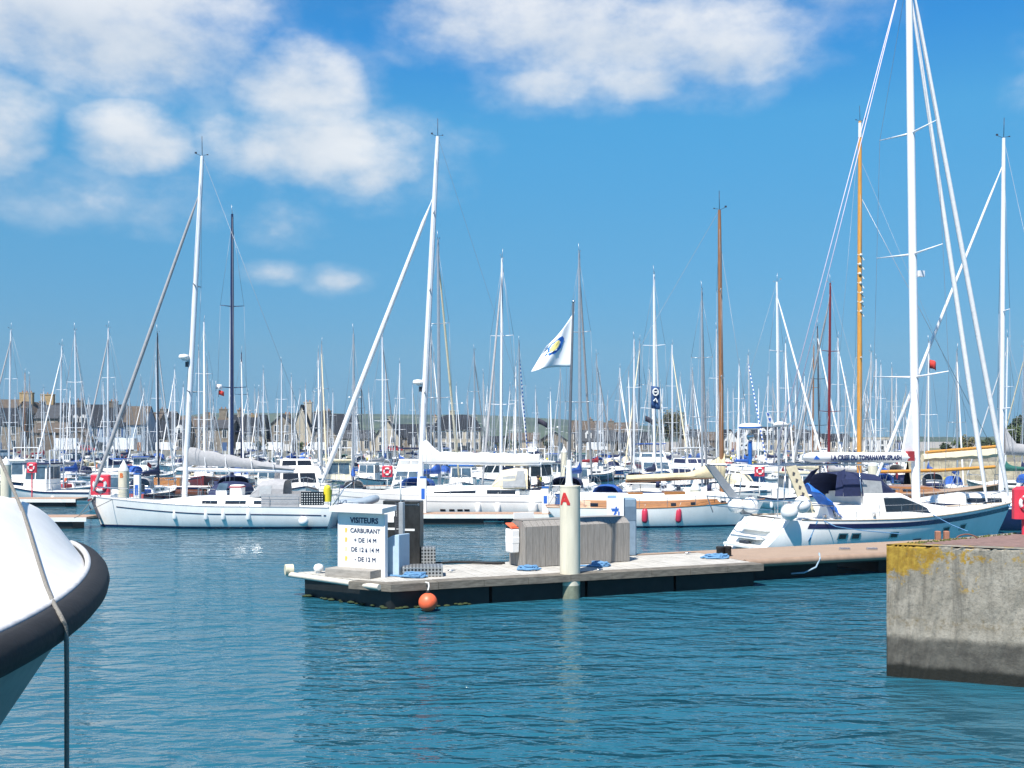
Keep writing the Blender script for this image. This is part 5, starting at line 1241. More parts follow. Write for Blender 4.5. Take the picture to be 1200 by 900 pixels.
def small_yacht(px, Y, ang, L, ztop, mastm, hull, cover, kind='', spread=None, rake=.3, jibm=None, det=1, striped=False, xmast=None, mr=.075, hood=None, group='sailing boats in the marina rows'):
    """a complete moored yacht whose mast stands at pixel column px"""
    if mastm is ALU and ztop < 16.5 and rb.random() < .36: mastm = rb.choice((GREYALU, MASTB))
    B = L*.31; fbm = .075*L+.2
    xm = L*.58 if xmast is None else xmast
    mx_ = (px-600)/F*Y
    X, Yr = mx_-math.cos(ang)*xm, Y-math.sin(ang)*xm
    t = thing('sailing_boat', '', 'sailboat', (X, Yr, 0), ang, group)
    H = Hull(L, B, (fbm, fbm*.98, fbm*1.35), .4, L*.07, rb.choice((-.4, -.2, .3)), .8, .42, 1.9, 12, 5, .5)
    H.mesh(MB()).build('hull', hull[0], t); H.deck(MB(), n=2).build('deck', DECK, t)
    b = MB(); H.strip(b, .12, .2, .03, .97, .012)
    b.build('cove_stripe', NAVY if hull[1] != 'navy' else WHITE, t)
    C = Cabin(H, L*.22, L*.72, B*.33, .5, .4, h1=.4); C.mesh(MB(), 8).build('coachroof', WHITE, t)
    b = MB(); C.window(b, .08, .3, .3, .75, n=2); C.window(b, .36, .55, .3, .75, n=2); b.each('cabin_window', GLASS, t)
    if spread is None: spread = (.48,) if ztop < 13.5 else (.36, .66)
    mast_parts(t, xm, fbm+.3, ztop, mr, mastm, rake, spread, B*.3, H, H.at(L*.985)*1.0, Vector((.1, 0, H.sh(0))), det=det, jib=(STRIPE if striped else (jibm or CWHITE), max(.055, ztop*.0048), .93))
    boom_parts(t, xm-.1, fbm+1.35, xm-.1-L*.36, fbm+1.45, ALU if mastm not in (WOODM, YELM) else mastm, cover[0], .42, .18, .17, .06, .12, 9, .35)
    if hood or rb.random() < .7:
        hm = hood or pick([(CNAVY, '', 3), (CBLUE, '', 3), (CWHITE, '', 1), (CGREY, '', 2), (CCREAM, '', 1)])[0]
        spray_hood(t, H, L*.17, L*.3, B*.3, .8, hm, CLEAR, fbm+.35, det > 1)
    guard_rail(t, H, .02, .97, 6, .58, .016, wires=1)
    sg_ = rb.choice((-1, 1)); zs = H.sh(0)
    if rb.random() < .6: b = MB(); b.tube([(.25, sg_*B*.33, zs+.3), (.25, sg_*B*.33, zs+.85)], .16, 7); b.build('horseshoe_buoy', rb.choice((YELP, ORANGE, FENDW, CNAVY, CRED)), t)
    if rb.random() < .5: b = MB(); b.rbox(-.12, .2, -sg_*B*.3-.14, -sg_*B*.3+.14, zs+.15, zs+.75, .05); b.build('outboard', DARKM, t)
    if rb.random() < .4:
        b = MB(); b.tube([(.05, 0, zs), (-.45, 0, zs+1.5)], .02, 4); e_ = b.build('ensign_staff', WOODM, t)
        b = MB(); b.slab([(-.3, 0, zs+1.1), (-.46, 0, zs+1.5), (-1.0, .1, zs+1.15), (-.85, .12, zs+.75)], (0, .02, 0)); b.build('ensign', rb.choice((CRED, CNAVY, CBLUE, CWHITE)), e_)
    if rb.random() < .5: b = MB(); b.rbox(L*.05, L*.2, -B*.3, B*.3, fbm+.02, fbm+.3, .06); b.build('cockpit_cover', pick(COVERS)[0], t)
    for s_ in (-1, 1):
        if rb.random() < .8:
            for xx in (L*.35, L*.6): fender(t, H, xx, s_, rb.choice((FENDW, FENDW, CBLUE, CNAVY)), .12, .5)
    LABELLED.append((t, px, Y, hull[1], MASTN[mastm], cover[1], striped))
    OCC.append(foot(0, 0, 0, 0, 0) if False else (Vector((X+math.cos(ang)*L/2, Yr+math.sin(ang)*L/2)), ang, L/2+.25, B/2+.2))
    return t, H, mx_
# column, masthead row, mast colour, furled-jib foot side (+1 right / -1 left), preferred row centre, hull, cover, striped jib
W_, G_, K_, BL, RD, WD = ALU, GREYALU, DARKM, BLUEM, REDM, WOODM
MASTS = [
 (10, 386, W_, -1, 0, 0, 'b'), (29, 437, WD, 1, 0, 'n', 'r'), (70, 405, W_, -1), (106, 468, W_, 1), (126, 384, W_, -1), (132, 388, RD, 1, 90, 'r', 'r'), (186, 391, K_, 1, 0, 'r', 'k'),
 (170, 474, G_, 1), (233, 411, W_, -1), (239, 377, W_, 1), (272, 252, BL, -1, 82, 0, 'k'), (283, 413, BL, 1), (292, 480, W_, 1), (330, 425, W_, -1), (358, 450, G_, 1), (377, 403, W_, 1),
 (345, 468, W_, -1), (424, 446, K_, 1), (418, 466, W_, -1), (449, 391, W_, 1), (468, 426, W_, -1), (484, 451, W_, 1), (505, 388, G_, -1), (515, 282, G_, 1, 79), (563, 322, W_, 1, 78), (557, 411, W_, 1),
 (587, 302, W_, -1, 78), (609, 401, W_, 1, 0, 0, 0, 1), (628, 456, W_, 1), (680, 297, G_, 1, 80), (701, 416, G_, 1), (656, 432, W_, -1), (727, 431, W_, 1), (743, 398, W_, 1), (748, 399, G_, -1), (767, 322, W_, 1, 84, 'b', 'k'),
 (760, 433, W_, -1), (788, 404, W_, 1), (798, 441, W_, 1), (823, 341, G_, 1, 86), (840, 386, W_, 1), (866, 426, W_, -1), (879, 416, W_, 1, 0, 0, 0, 1), (899, 441, W_, -1), (913, 330, W_, 1, 80),
 (921, 402, W_, -1), (934, 431, G_, 1), (952, 404, WD, -1, 0, 'n'), (961, 382, K_, 1), (971, 332, RD, -1, 80, 'r'), (983, 396, W_, 1), (991, 441, W_, 1), (1026, 421, W_, -1), (1045, 431, W_, 1),
 (1088, 402, W_, 1), (1122, 412, G_, -1, 0, 'b', 'b'), (1100, 436, W_, 1), (1146, 447, W_, -1), (1163, 462, W_, 1), (1197, 408, W_, -1), (1186, 446, W_, 1), (535, 452, W_, 1), (573, 470, W_, -1),
 (52, 455, W_, 1), (85, 470, G_, -1), (152, 462, W_, 1), (205, 455, W_, 1), (308, 462, W_, 1), (390, 460, W_, -1), (436, 470, W_, 1), (497, 465, W_, 1), (548, 462, G_, 1), (597, 452, W_, -1), (643, 470, W_, 1), (712, 462, W_, -1), (737, 468, W_, 1), (776, 455, W_, -1), (812, 432, W_, 1), (853, 455, W_, 1), (872, 468, W_, -1), (889, 455, W_, -1), (907, 448, W_, 1), (943, 462, W_, 1), (972, 455, W_, 1), (1000, 450, W_, -1), (1015, 460, W_, 1), (1060, 452, G_, -1)]
HK = {'n': HULLS[1], 'r': HULLS[5], 'b': HULLS[2]}; CK = {'b': COVERS[1], 'r': COVERS[6], 'k': COVERS[3]}
MISSED = 0
OCC.append((Vector(((985-600)/F*71+6.6, 71+4.4)), R(10), 7.2, 2.0)); OCC.append((Vector(((1272-600)/F*58.5-5.9, 58.9)), R(176), 6.2, 2.0))
# ---- hand-placed motor boats are built first so that the yachts keep clear of them
def motor_boat(px, Y, ang, L, B, label, hull, style, roofm=None, cab=WHITE, fb=None, name='motor_boat', group='motor boats in the marina', glass=GLASSB, wheel=None, stripe=None):
    """cabin cruiser; px is the column of the hull's middle"""
    X, Yr = (px-600)/F*Y-math.cos(ang)*L/2, Y-math.sin(ang)*L/2
    t = thing(name, label, 'motor boat', (X, Yr, 0), ang, group)
    fb = fb or (.09*L+.1); H = Hull(L, B, (fb, fb*1.02, fb*1.6), .4, L*.12, .1, .92, .4, 2.1, 14, 6, .7)
    H.mesh(MB()).build('hull', hull, t); H.deck(MB(), n=2, drop=.05).build('deck', DECK, t)
    b = MB(); H.strip(b, .02, .14, 0, 1, .03); b.build('rubbing_strake', stripe or NAVY, t)
    def house(x0, x1, w, z0, z1, fr, bk, n0, taper=.88, nm='cabin'):
        """side outline: foot x0..x1, roof shortened by bk aft and fr forward"""
        P_ = lambda x, z, s_: Vector((x, s_*w*(1-(1-taper)*(z-z0)/(z1-z0)), z))
        o_ = [(x0, z0), (x1, z0), (x1-fr, z1), (x0+bk, z1)]
        b = MB(); b.loft([[P_(x, z, s_) for x, z in o_] for s_ in (-1, 1)], True, True); c = b.build(nm, cab, t)
        g = MB(); za, zb_ = z0+(z1-z0)*.45, z0+(z1-z0)*.9
        xa = lambda z: x0+bk*(z-z0)/(z1-z0); xb = lambda z: x1-fr*(z-z0)/(z1-z0)
        for s_ in (-1, 1):
            for k in range(n0):
                def xx(f, z): return xa(z)+.08+(xb(z)-xa(z)-.16)*f
                f0, f1 = (k+.06)/n0, (k+.94)/n0
                g.sheet([P_(xx(f0, za), za, s_)+Vector((0, s_*.015, 0)), P_(xx(f1, za), za, s_)+Vector((0, s_*.015, 0)), P_(xx(f1, zb_), zb_, s_)+Vector((0, s_*.015, 0)), P_(xx(f0, zb_), zb_, s_)+Vector((0, s_*.015, 0))])
        for k in range(2):                                   # windscreen panes and aft panes
            for (fx, dx) in ((xb, .015), (xa, -.015)):
                ya, yb = -.88+k*.92, -.04+k*.92
                g.sheet([(fx(z)+dx, y*abs(P_(0, z, 1).y), z) for y, z in ((ya, za), (yb, za), (yb, zb_), (ya, zb_))])
        g.build('window', glass, c)
        return c
    if style == 'pilot':
        house(L*.34, L*.62, B*.34, fb, fb+1.75, .25, .1, 2); MB().box(L*.31, L*.6, -B*.36, B*.36, fb+1.752, fb+1.84).build('roof', roofm or WHITE, t)
        C = Cabin(H, L*.5, L*.86, B*.3, .45, .5); C.mesh(MB(), 6).build('fore_cabin', cab, t); top = fb+1.84
    elif style == 'fly':
        house(L*.22, L*.7, B*.38, fb, fb+1.55, 1.1, .0, 3); house(L*.2, L*.52, B*.34, fb+1.56, fb+2.35, .5, .1, 1, nm='flybridge')
        C = Cabin(H, L*.5, L*.88, B*.32, .5, .5); C.mesh(MB(), 6).build('fore_cabin', cab, t); top = fb+2.4
        if roofm: MB().slab([(L*.18, -B*.34, top+.75), (L*.48, -B*.34, top+.85), (L*.48, B*.34, top+.85), (L*.18, B*.34, top+.75)], (0, 0, .08)).build('bimini', roofm, t)
        b = MB()
        for x in (L*.2, L*.46):
            for s_ in (-1, 1): b.tube([(x, s_*B*.32, top-.3), (x, s_*B*.32, top+.8)], .025, 5)
        b.build('bimini_frame', STEEL, t)
    elif style == 'trawler':
        house(L*.45, L*.68, B*.33, fb, fb+2.1, .15, .0, 2); MB().box(L*.42, L*.69, -B*.36, B*.36, fb+2.102, fb+2.2).build('roof', roofm or WHITE, t)
        b = MB(); b.tube([(L*.42, -B*.3, fb+.2), (L*.42, -B*.3, fb+3.2), (L*.42, B*.3, fb+3.2), (L*.42, B*.3, fb+.2)], .06, 6); b.tube([(L*.44, 0, fb+2.2), (L*.44, 0, fb+4.6)], .05, 6); b.build('gantry', ALU, t); top = fb+2.2
    else:
        MB().box(L*.3, L*.55, -.35, .35, fb-.05, fb+.75).build('console', cab, t); g = MB(); g.sheet([(L*.55, -.34, fb+.76), (L*.55, .34, fb+.76), (L*.5, .3, fb+1.2), (L*.5, -.3, fb+1.2)]); g.build('windscreen', glass, t); top = fb+1.2
        if roofm: spray_hood(t, H, L*.2, L*.55, B*.4, 1.25, roofm, CLEAR, fb, False)
    b = MB(); b.tube([(L*.4, .1, top), (L*.38, .1, top+1.8)], .018, 4); b.tube([(L*.36, -.3, top), (L*.34, -.3, top+1.2)], .016, 4); b.each('aerial', WHITE2, t)
    guard_rail(t, H, .4, .97, 5, .6, .018, wires=1)
    if style in ('pilot', 'open'):
        b = MB(); b.rbox(-.45, -.02, -.2, .2, fb-.35, fb+.45, .06); b.box(-.3, -.1, -.08, .08, -.3, fb-.3); b.build('outboard', rb.choice((DARKM, WHITE2)), t)
    for s_ in (-1, 1): fender(t, H, L*.4, s_, rb.choice((FENDW, CNAVY)), .12, .5)
    OCC.append((Vector(((px-600)/F*Y, Y)), ang, L/2+.3, B/2+.2)); return t
d_ = R
def try_yacht(px, ptop, mastm, sgn, Ypref, hull, cover, striped):
    best = None
    cand = [Ypref] if Ypref else []
    slots = [72, 80, 84, 92.5, 95, 107.5, 111, 122, 125, 137.5, 142, 155, 158, 172, 176, 193, 196]
    cost = []
    for Y in slots:
        zt = CH+(HZ-ptop)/F*Y
        c = abs(zt-14.5) if 10.2 < zt < 17.2 else 50+abs(zt-14)
        cost.append((c+rb.uniform(0, 1.5), Y))
    cost.sort()
    if Ypref: cand += [Ypref+k for k in (0, 1, -1, 2, -2, 3, -3, 4, -4, 6, -6, 8, 10, -8)]
    cand += [y for c, y in cost if c < 40] or [y for c, y in cost[:9]]
    for Y0 in cand:
        if px > 1072 and Y0 > 96: continue
        if 985 < px <= 1072 and 96 < Y0 < 120: continue
        if px < 112 and Y0 < 82: continue
        for dy in (0, .8, -.8, 1.6, -1.6):
            for da in (0, 6, -6, 12, -12, 20, -20):
                Y = Y0+dy; zt = CH+(HZ-ptop)/F*Y
                L = max(6.8, min(12, (zt-1.2)*.72)) if zt < 17.5 else 12
                ang = R((90 if rb.random() < .5 else -90)+(-sgn if False else 0)+da)
                base = 74 if sgn > 0 else 106
                ang = R((base+da)*(1 if rb.random() < .55 else -1))
                xm = L*.58; B = L*.31
                X, Yr = (px-600)/F*Y-math.cos(ang)*xm, Y-math.sin(ang)*xm
                f = (Vector((X+math.cos(ang)*L/2, Yr+math.sin(ang)*L/2)), ang, L/2+.15, B/2+.12)
                if f[0].y+L/2 > 246 or f[0].y-L/2 < 66.5: continue
                if free(f):
                    small_yacht(px, Y, ang, L, zt, mastm, hull, cover, striped=striped, mr=max(.066, zt*(.0055 if zt < 16.5 else .0066)), rake=rb.uniform(.1, .45), det=1, jibm=rb.choice((CWHITE, CWHITE, CGREY, CGREY, CCREAM, CWHITE, CGREY)))
                    return True
    return False
MASTS_SORTED = sorted(MASTS, key=lambda m: m[1])
def berth(mrow):
    global MISSED
    px, pt, mm_, sg_ = mrow[:4]
    Yp = mrow[4] if len(mrow) > 4 else 0
    hl = HK.get(mrow[5], None) if len(mrow) > 5 and mrow[5] else None
    cv = CK.get(mrow[6], None) if len(mrow) > 6 and mrow[6] else None
    ok = try_yacht(px, pt, mm_, sg_, Yp, hl or pick(HULLS), cv or pick(COVERS), len(mrow) > 7)
    if not ok: MISSED += 1; print('no room for mast', px, pt)
for m_ in MASTS_SORTED:
    if m_[1] < 345: berth(m_)
def moor(px, Y, ang, L, B, *a, **k):
    for dy in (0, .7, -.7, 1.5, -1.5, 2.5, -2.5, 4, -4, 6, -6, 8, 10, 13, 17, 22, 28, 35):
        f = (Vector(((px-600)/F*(Y+dy), Y+dy)), ang, L/2+.15, B/2+.1)
        if free(f) and f[0].y-max(abs(math.sin(ang))*L/2, 1.6) > 64: return motor_boat(px, Y+dy, ang, L, B, *a, **k)
    print('no room for motor boat', px); return None
moor(57, 84, d_(172), 8.5, 3.2, 'white fishing launch with dark canopy frame and square wheelhouse beside the trawler', WHITE, 'trawler', CNAVY)
moor(128, 72.5, d_(-80), 7.5, 2.9, 'white launch with pink waterline cover just left of pile B', WHITE, 'pilot', None, stripe=CRED)
moor(188, 74, d_(176), 9.0, 3.2, 'red brown wooden fishing boat right of pile B', mat('oxide red planking', (.27, .09, .055), .6, var=.2), 'open', None, VARN)
moor(348, 78, d_(-72), 11, 3.8, 'white flybridge cruiser with dark window band behind the grey spray hood', WHITE, 'fly', None, glass=GLASS)
moor(372, 70.0, d_(160), 5.5, 2.2, 'teal open boat with small canopy behind the grey spray hood', TEALH, 'open', None)
moor(398, 84, d_(-84), 9.5, 3.4, 'cream cabin cruiser with arched roof above the solar panel', CREAMH, 'trawler', CCREAM, CREAMH)
moor(432, 73.5, d_(-100), 7, 2.7, 'small white cabin boat with blue tinted windscreen above the fuel sign', WHITE, 'pilot')
moor(481, 80, d_(-96), 9, 3.3, 'tall white cabin boat with blue side curtain beside the white sloop mast', WHITE, 'fly', CNAVY)
moor(765, 88, d_(-86), 12, 4.2, 'white and blue flybridge boat behind the tan sail cover', WHITE, 'fly', CBLUE, stripe=BLUEP)
moor(818, 91, d_(-70), 9, 3.3, 'white motor cruiser with navy side screens and orange roof bundle left of the brown mast', WHITE, 'fly', CWHITE, glass=CNAVY)
moor(676, 76, d_(-84), 7, 2.9, 'rounded white cabin boat just right of the flagpole sleeve', WHITE, 'pilot')
moor(628, 82, d_(-75), 9, 3.3, 'white wheelhouse boat with tall dark windows left of the flagpole', WHITE, 'trawler', None, glass=GLASS)
moor(722, 72, d_(170), 10, 3.4, 'dark hulled workboat with grey deck right of pile A', mat('black workboat hull', (.02, .022, .025), .5, var=.3), 'open', None, GREYH)
moor(580, 74, d_(165), 8.5, 3, 'white sport cruiser with dark windows behind the cream spray hood', WHITE, 'fly', None, glass=GLASS)
moor(262, 75, d_(-95), 8.5, 3.1, 'white motor boat with navy canopy under the grey boom cover', WHITE, 'open', CNAVY)
moor(316, 86, d_(-88), 7.5, 2.8, 'white half-cabin boat with navy top left of the grey spray hood', WHITE, 'pilot', CNAVY)
moor(25, 96, d_(-92), 10, 3.6, 'white and blue trawler behind the cream pile with worn cap', BLUEH, 'trawler', None)
moor(540, 86, d_(-84), 8, 3, 'white pilot boat with blue cap roof under the white stowed sail', WHITE, 'pilot', BLUEP)
moor(868, 71.5, d_(-98), 7.5, 2.8, 'white cabin boat framed by the stern arch', WHITE, 'pilot')
moor(935, 76, d_(-82), 8, 3, 'cream topped cabin boat behind the blue tarpaulin', WHITE, 'pilot', CCREAM)

for m_ in MASTS_SORTED:
    if m_[1] >= 345: berth(m_)
# fill the rows: every berth still free gets a boat
nfill = 0
for Y0 in (72.5, 80, 92, 109, 123, 139, 156, 173, 194, 214, 230):
    px = -10
    while px < (1210 if Y0 < 96 else 1066 if Y0 > 120 else 985):
        px += rb.uniform(5, 15)
        Y = Y0+rb.uniform(-1.5, 1.5)
        if px > 1066 and Y > 96: break
        sail = rb.random() < .68
        if Y < 76 and px < 330: continue
        ang = R((90+rb.uniform(-18, 18))*(1 if rb.random() < .5 else -1))
        L = rb.uniform(7.5, 10.5) if sail else rb.uniform(5.5, 9); B = L*(.31 if sail else .36)
        f = (Vector(((px-600)/F*Y, Y)), ang, L/2+.15, B/2+.15)
        if not free(f) or f[0].y-L/2 < 66.5: continue
        if sail:
            zt = L*1.28+rb.uniform(.8, 3.4); xm = L*.5
            pm = CH and HZ-(zt-CH)/Y*F
            small_yacht(px, Y, ang, L, zt, rb.choice((W_, W_, W_, G_)), pick(HULLS), pick(COVERS), mr=.07, xmast=L*.5+.0)
        else:
            hu = pick(HULLS); st = rb.choice(('pilot', 'pilot', 'fly', 'open', 'open', 'trawler')) if L > 6.5 else rb.choice(('pilot', 'open', 'open'))
            rf_ = pick([(None, 'plain', 4), (CBLUE, 'blue', 3), (CNAVY, 'navy', 3), (CCREAM, 'cream', 1), (CGREEN, 'green', .6), (CRED, 'red', .5)])
            t = motor_boat(px, Y, ang, L, B, '', hu[0], st, rf_[0], fb=None)
            LABELLED.append((t, px, Y, hu[1], None, (rf_[1], {'pilot': 'pilot-house boat', 'fly': 'flybridge cruiser', 'open': 'open motor boat', 'trawler': 'fishing launch'}[st]), False))
        nfill += 1
# ---- write labels that tell them apart
groups = {}
for rec in LABELLED:
    t, px, Y, hc, mc, cv, st = rec
    if mc: s_ = f"{hc} sailboat, {mc} mast, {'striped jib' if st else cv+' sail cover'}, {rowname(Y)} {place(px)}"
    else: s_ = f"{hc} {cv[1]} with {cv[0]} {'roof' if cv[0] == 'plain' else 'canopy'}, {rowname(Y)} {place(px)}"
    groups.setdefault(s_, []).append((px, t))
ORD = ['leftmost', 'second', 'third', 'fourth', 'fifth', 'sixth', 'seventh']
for s_, l in groups.items():
    l.sort(key=lambda e_: e_[0])
    for k, (px, t) in enumerate(l):
        t['label'] = s_ if len(l) == 1 else (('left ' if k == 0 else 'right ') if len(l) == 2 else ORD[k]+' ')+s_
print('boats', len(LABELLED), 'fill', nfill, 'missed', MISSED)

# ---- larger hand-built boats behind the right yacht
# wooden gaff ketch: golden mast, furled cream sail on a golden gaff
Yk = 71.0
t, H, mx_ = None, None, None
t = thing('gaff_ketch', 'wooden gaff ketch with golden varnished mast and cream sail furled along a golden spar', 'sailboat', ((985-600)/F*Yk, Yk+3.2, 0), R(10))
H = Hull(13.5, 3.8, (1.3, 1.15, 1.7), .6, 1.2, .8, .6, .45, 1.8, 24, 8, .5)
H.mesh(MB()).build('hull', mat('dark varnished planking', (.2, .09, .035), .45, var=.25, scale=2, stretch=(.4, 1, 8)), t); H.deck(MB()).build('deck', TEAK, t)
C = Cabin(H, 3, 8.5, 1.1, .5, .2, h1=.4); C.mesh(MB(), 8).build('coachroof', VARN, t); b = MB(); C.window(b, .1, .3, .3, .75); C.window(b, .4, .6, .3, .75); b.each('cabin_window', GLASS, t)
ca, sa = math.cos(R(10)), math.sin(R(10))
lxk = lambda px: (lambda k, qx, qy: (k*qy-qx)/(ca-k*sa))((px-600)/F, (985-600)/F*Yk, Yk+3.2)
zk = lambda px, py: CH-(py-HZ)/F*(Yk+3.2+sa*lxk(px))
xm = lxk(1007)
mf = mast_parts(t, xm, 1.3, zk(1007, 142), .17, YELM, -.05, (.36,), .5, H, H.at(13.3), Vector((.1, 0, 1.3)), det=2, sm=ALU)
p = mf(.985); MB().lathe([(.13, 0), (.12, 1.0), (.05, 1.05)], 8, (p.x, p.y, p.z-.75)).build('mast_truck', WHITE2, t)
b = MB()
for k in range(7): z = zk(1007, 300+k*11); q = mf((z-1.3)/(zk(1007, 142)-1.3)); b.tube([q+Vector((-.17, 0, .1)), q+Vector((0, -.2, 0)), q+Vector((.18, 0, -.1)), q+Vector((.28, -.1, -.3))], .035, 5); b.ball(tuple(q+Vector((-.1*math.sin(k), -.18, .05))), .11, 6, 4)
b.build('halyard_blocks', ROPEW, t)
b = MB(); b.tube([(lxk(1020), -.3, zk(1020, 553)), (lxk(1100), -.3, zk(1100, 551)), (lxk(1163), -.3, zk(1163, 547))], .12, 8); b.build('boom', YELM, t)
b = MB(); b.tube([(lxk(1083), -.2, zk(1083, 530)), (lxk(1166), -.2, zk(1166, 523))], .1, 8); b.build('gaff', YELM, t)
rows = []; b = MB(); rr = random.Random(11)
for i in range(15):
    f = i/14; px = 1079+86*f; x = lxk(px); zt, zb_ = zk(px, 532-7*f), zk(px, 541-5*f); w = .28; g_ = rr.uniform(-.05, .05)
    rows.append([(x, -.2-w*.4, zb_+g_), (x, -.2-w, zb_+(zt-zb_)*.35+g_), (x, -.2-w*.6, zt-.06), (x, -.2, zt), (x, -.2+w*.6, zt-.06), (x, -.2+w, zb_+.2), (x, -.2+w*.4, zb_+g_)])
b.loft(rows, True, True, True); b.build('furled_sail', CCREAM, t)
b = MB(); b.tube([Vector((lxk(1020), -.3, zk(1020, 553))), Vector((lxk(1010), -.2, zk(1010, 545)))], .05, 5); b.tube([(lxk(1150), -.3, zk(1150, 548)), (lxk(1155), -.3, 1.5)], .02, 4); b.tube([(lxk(1160), -.25, zk(1160, 524)), mf(.8)], .02, 4); b.tube([(lxk(1120), -.3, zk(1120, 549)), (lxk(1110), -.3, 1.4)], .025, 4); b.build('running_rigging', WIRE, t)
OCC.append((Vector((t.location.x+6.6, t.location.y+1.2)), R(10), 7, 2))
# navy yacht at the right edge
Yn = 58.5
t = thing('navy_yacht', 'navy hulled yacht with white deck and grey sail cover moored beyond the quay lifebuoy', 'sailboat', ((1272-600)/F*Yn, Yn, 0), R(176))
H = Hull(11.8, 3.7, (1.35, 1.35, 1.65), .6, .8, -.3, .8, .42, 1.9, 24, 8, .5); l5 = lambda px: (1272-px)/F*Yn; z5 = lambda py: CH-(py-HZ)/F*Yn
H.mesh(MB()).build('hull', NAVY, t); H.deck(MB()).build('deck', DECK, t); b = MB(); H.strip(b, .1, .17, .02, .98, .012); b.build('cove_stripe', WHITE, t)
C = Cabin(H, 3, 9.2, 1.2, .6, .4, h1=.5); C.mesh(MB(), 10).build('coachroof', WHITE, t); b = MB(); C.window(b, .05, .22, .2, .75); C.window(b, .3, .6, .2, .75); b.each('cabin_window', GLASS, t)
mf = mast_parts(t, l5(1176), 1.6, z5(160), .14, ALU, l5(1176)-l5(1179), (.25, .52), .9, H, H.at(11.6), Vector((.1, 0, 1.4)), det=2, jib=(CWHITE, .09, .93))
boom_parts(t, l5(1180), z5(531), l5(1260), z5(535), ALU, CGREY, .62, .3, .25, .1, .1, 12, .9)
guard_rail(t, H, .02, .97, 8)
spray_hood(t, H, 2.0, 3.4, 1.2, .9, CNAVY, CLEAR, 1.75)
# orange bundle
MB_o = MB(); q = W(818, 518, 91); MB_o.ball((0, 0, 0), .4, 10, 6, .5); MB_o.X = None

# ================================================================== FLAGS ON THE BOATS
def flag(px, py, Y, w, h, m, label, name='flag', tilt=.2, mark=None, mm_=None):
    q = W(px, py, Y); t = thing(name, label, 'flag', q)
    b = MB(); rows = [[Vector((w*(i/8), .1*math.sin(i*.9), -h*j-tilt*w*(i/8)**1.4)) for j in (0, .5, 1)] for i in range(9)]
    b.loft(rows, closed=False, smooth=True); o = b.build('cloth', m, t); o.modifiers.new('s', 'SOLIDIFY').thickness = .015
    MB().tube([(0, 0, .25), (0, 0, -h*1.5)], .02, 4).build('halyard', WIRE, t)
    if mark: mark(t)
    return t
NAVF = mat('navy flag cloth', (.015, .06, .18), .8); REDF = mat('red flag cloth', (.5, .04, .03), .8); DKF = mat('dark flag cloth', (.03, .03, .05), .8)
q = W(763, 452, 83); t = thing('navy_banner', 'navy blue banner with white ring and bar hanging left of the bushy tree', 'flag', q, R(0))
bw, bh = .68, 1.75; b = MB(); b.loft([[Vector((bw*(i/6)-.05*0, .06*math.sin(i*1.2+j), -bh*j/5-.12*(i/6)+.06*j*0)) for j in range(6)] for i in range(7)], closed=False, smooth=True)
o = b.build('cloth', NAVF, t); o.modifiers.new('s', 'SOLIDIFY').thickness = .02
b = MB(); b.tube([(bw*.5+.2*math.cos(a), -.1, -.5+.26*math.sin(a)) for a in [2*PI*k/16 for k in range(17)]], .06, 5); b.tube([(bw*.28, -.1, -1.2), (bw*.5, -.1, -1.0), (bw*.72, -.1, -1.3)], .06, 5); b.tube([(bw*.3, -.1, -.5), (bw*.7, -.1, -.5)], .05, 5); b.build('emblem', WHITE2, t)
MB().tube([(-.03, 0, .3), (0, 0, -bh-2.0)], .025, 4).build('staff', WIRE, t)
flag(1089, 421, 62, .42, .5, REDF, 'small red flag flying beside the tall white mast', tilt=.4)
flag(256, 457, 80, .4, .35, REDF, 'small orange red pennant under the blue mast spreader, lower of two', tilt=.3)
tr_ = flag(253, 450, 80, .45, .36, mat('tricolour white', (.7, .7, .72), .8), 'small pale courtesy pennant under the blue mast spreader, upper of two', tilt=.1)
flag(756, 487, 84, .6, .45, DKF, 'small dark flag below the navy banner', tilt=.5)
flag(630, 490, 98, .9, .5, DKF, 'small dark pennant left of the flagpole at hill height', tilt=.5)
# ================================================================== LAND, TOWN, HILLS
def land_mat(name, c1, c2, sc): return mat(name, tuple((a+b)/2 for a, b in zip(c1, c2)), .95, var=.35, scale=sc)
GRD = mat('quay ground', (.3, .28, .25), .9, var=.2, scale=.3)
struct(MB().sheet([(-6000, 250, 2), (6000, 250, 2), (6000, 9000, 2), (-6000, 9000, 2)]).build('ground', GRD))
STONE = mat('granite wall blocks', (.27, .25, .21), .9, var=.35, scale=1.4, bump=.5, bscale=3)
tag(MB().box(-140, 130, 249.2, 249.99, -1, 2.25).build('harbour_wall', STONE), 'long low granite harbour wall in front of the town', 'wall')
# hills: one terrain mesh, wooded and hazy
hb = MB(); rows = []; rh = random.Random(4)
def ridge(px):
    pts = [(-400, 470), (0, 482), (210, 487), (250, 484), (340, 484), (420, 485), (560, 486), (640, 490), (700, 494), (760, 499), (830, 507), (1000, 512), (1500, 512)]
    for (a, ya), (b, yb_) in zip(pts, pts[1:]):
        if px <= b: return ya+(yb_-ya)*(px-a)/(b-a)
    return 512
YH = 2400
for i in range(181):
    px = -400+1900*i/180; h = CH-(ridge(px)-HZ)/F*YH+rh.uniform(-.8, .8); x = (px-600)/F
    rows.append([(x*Y, Y, 2+max(.3, h-2)*f+(rh.uniform(-2, 2) if 0 < f < 1 else 0)) for Y, f in ((1300, 0), (1600, .22), (1850, .42), (2050, .66), (2250, .88), (YH, 1), (2900, .7))])
hb.loft(rows, closed=False, smooth=True)
hm = bpy.data.materials.new('wooded hillside'); hm.use_nodes = True; nt = hm.node_tree; pb = nt.nodes['Principled BSDF']; pb.inputs['Roughness'].default_value = .95
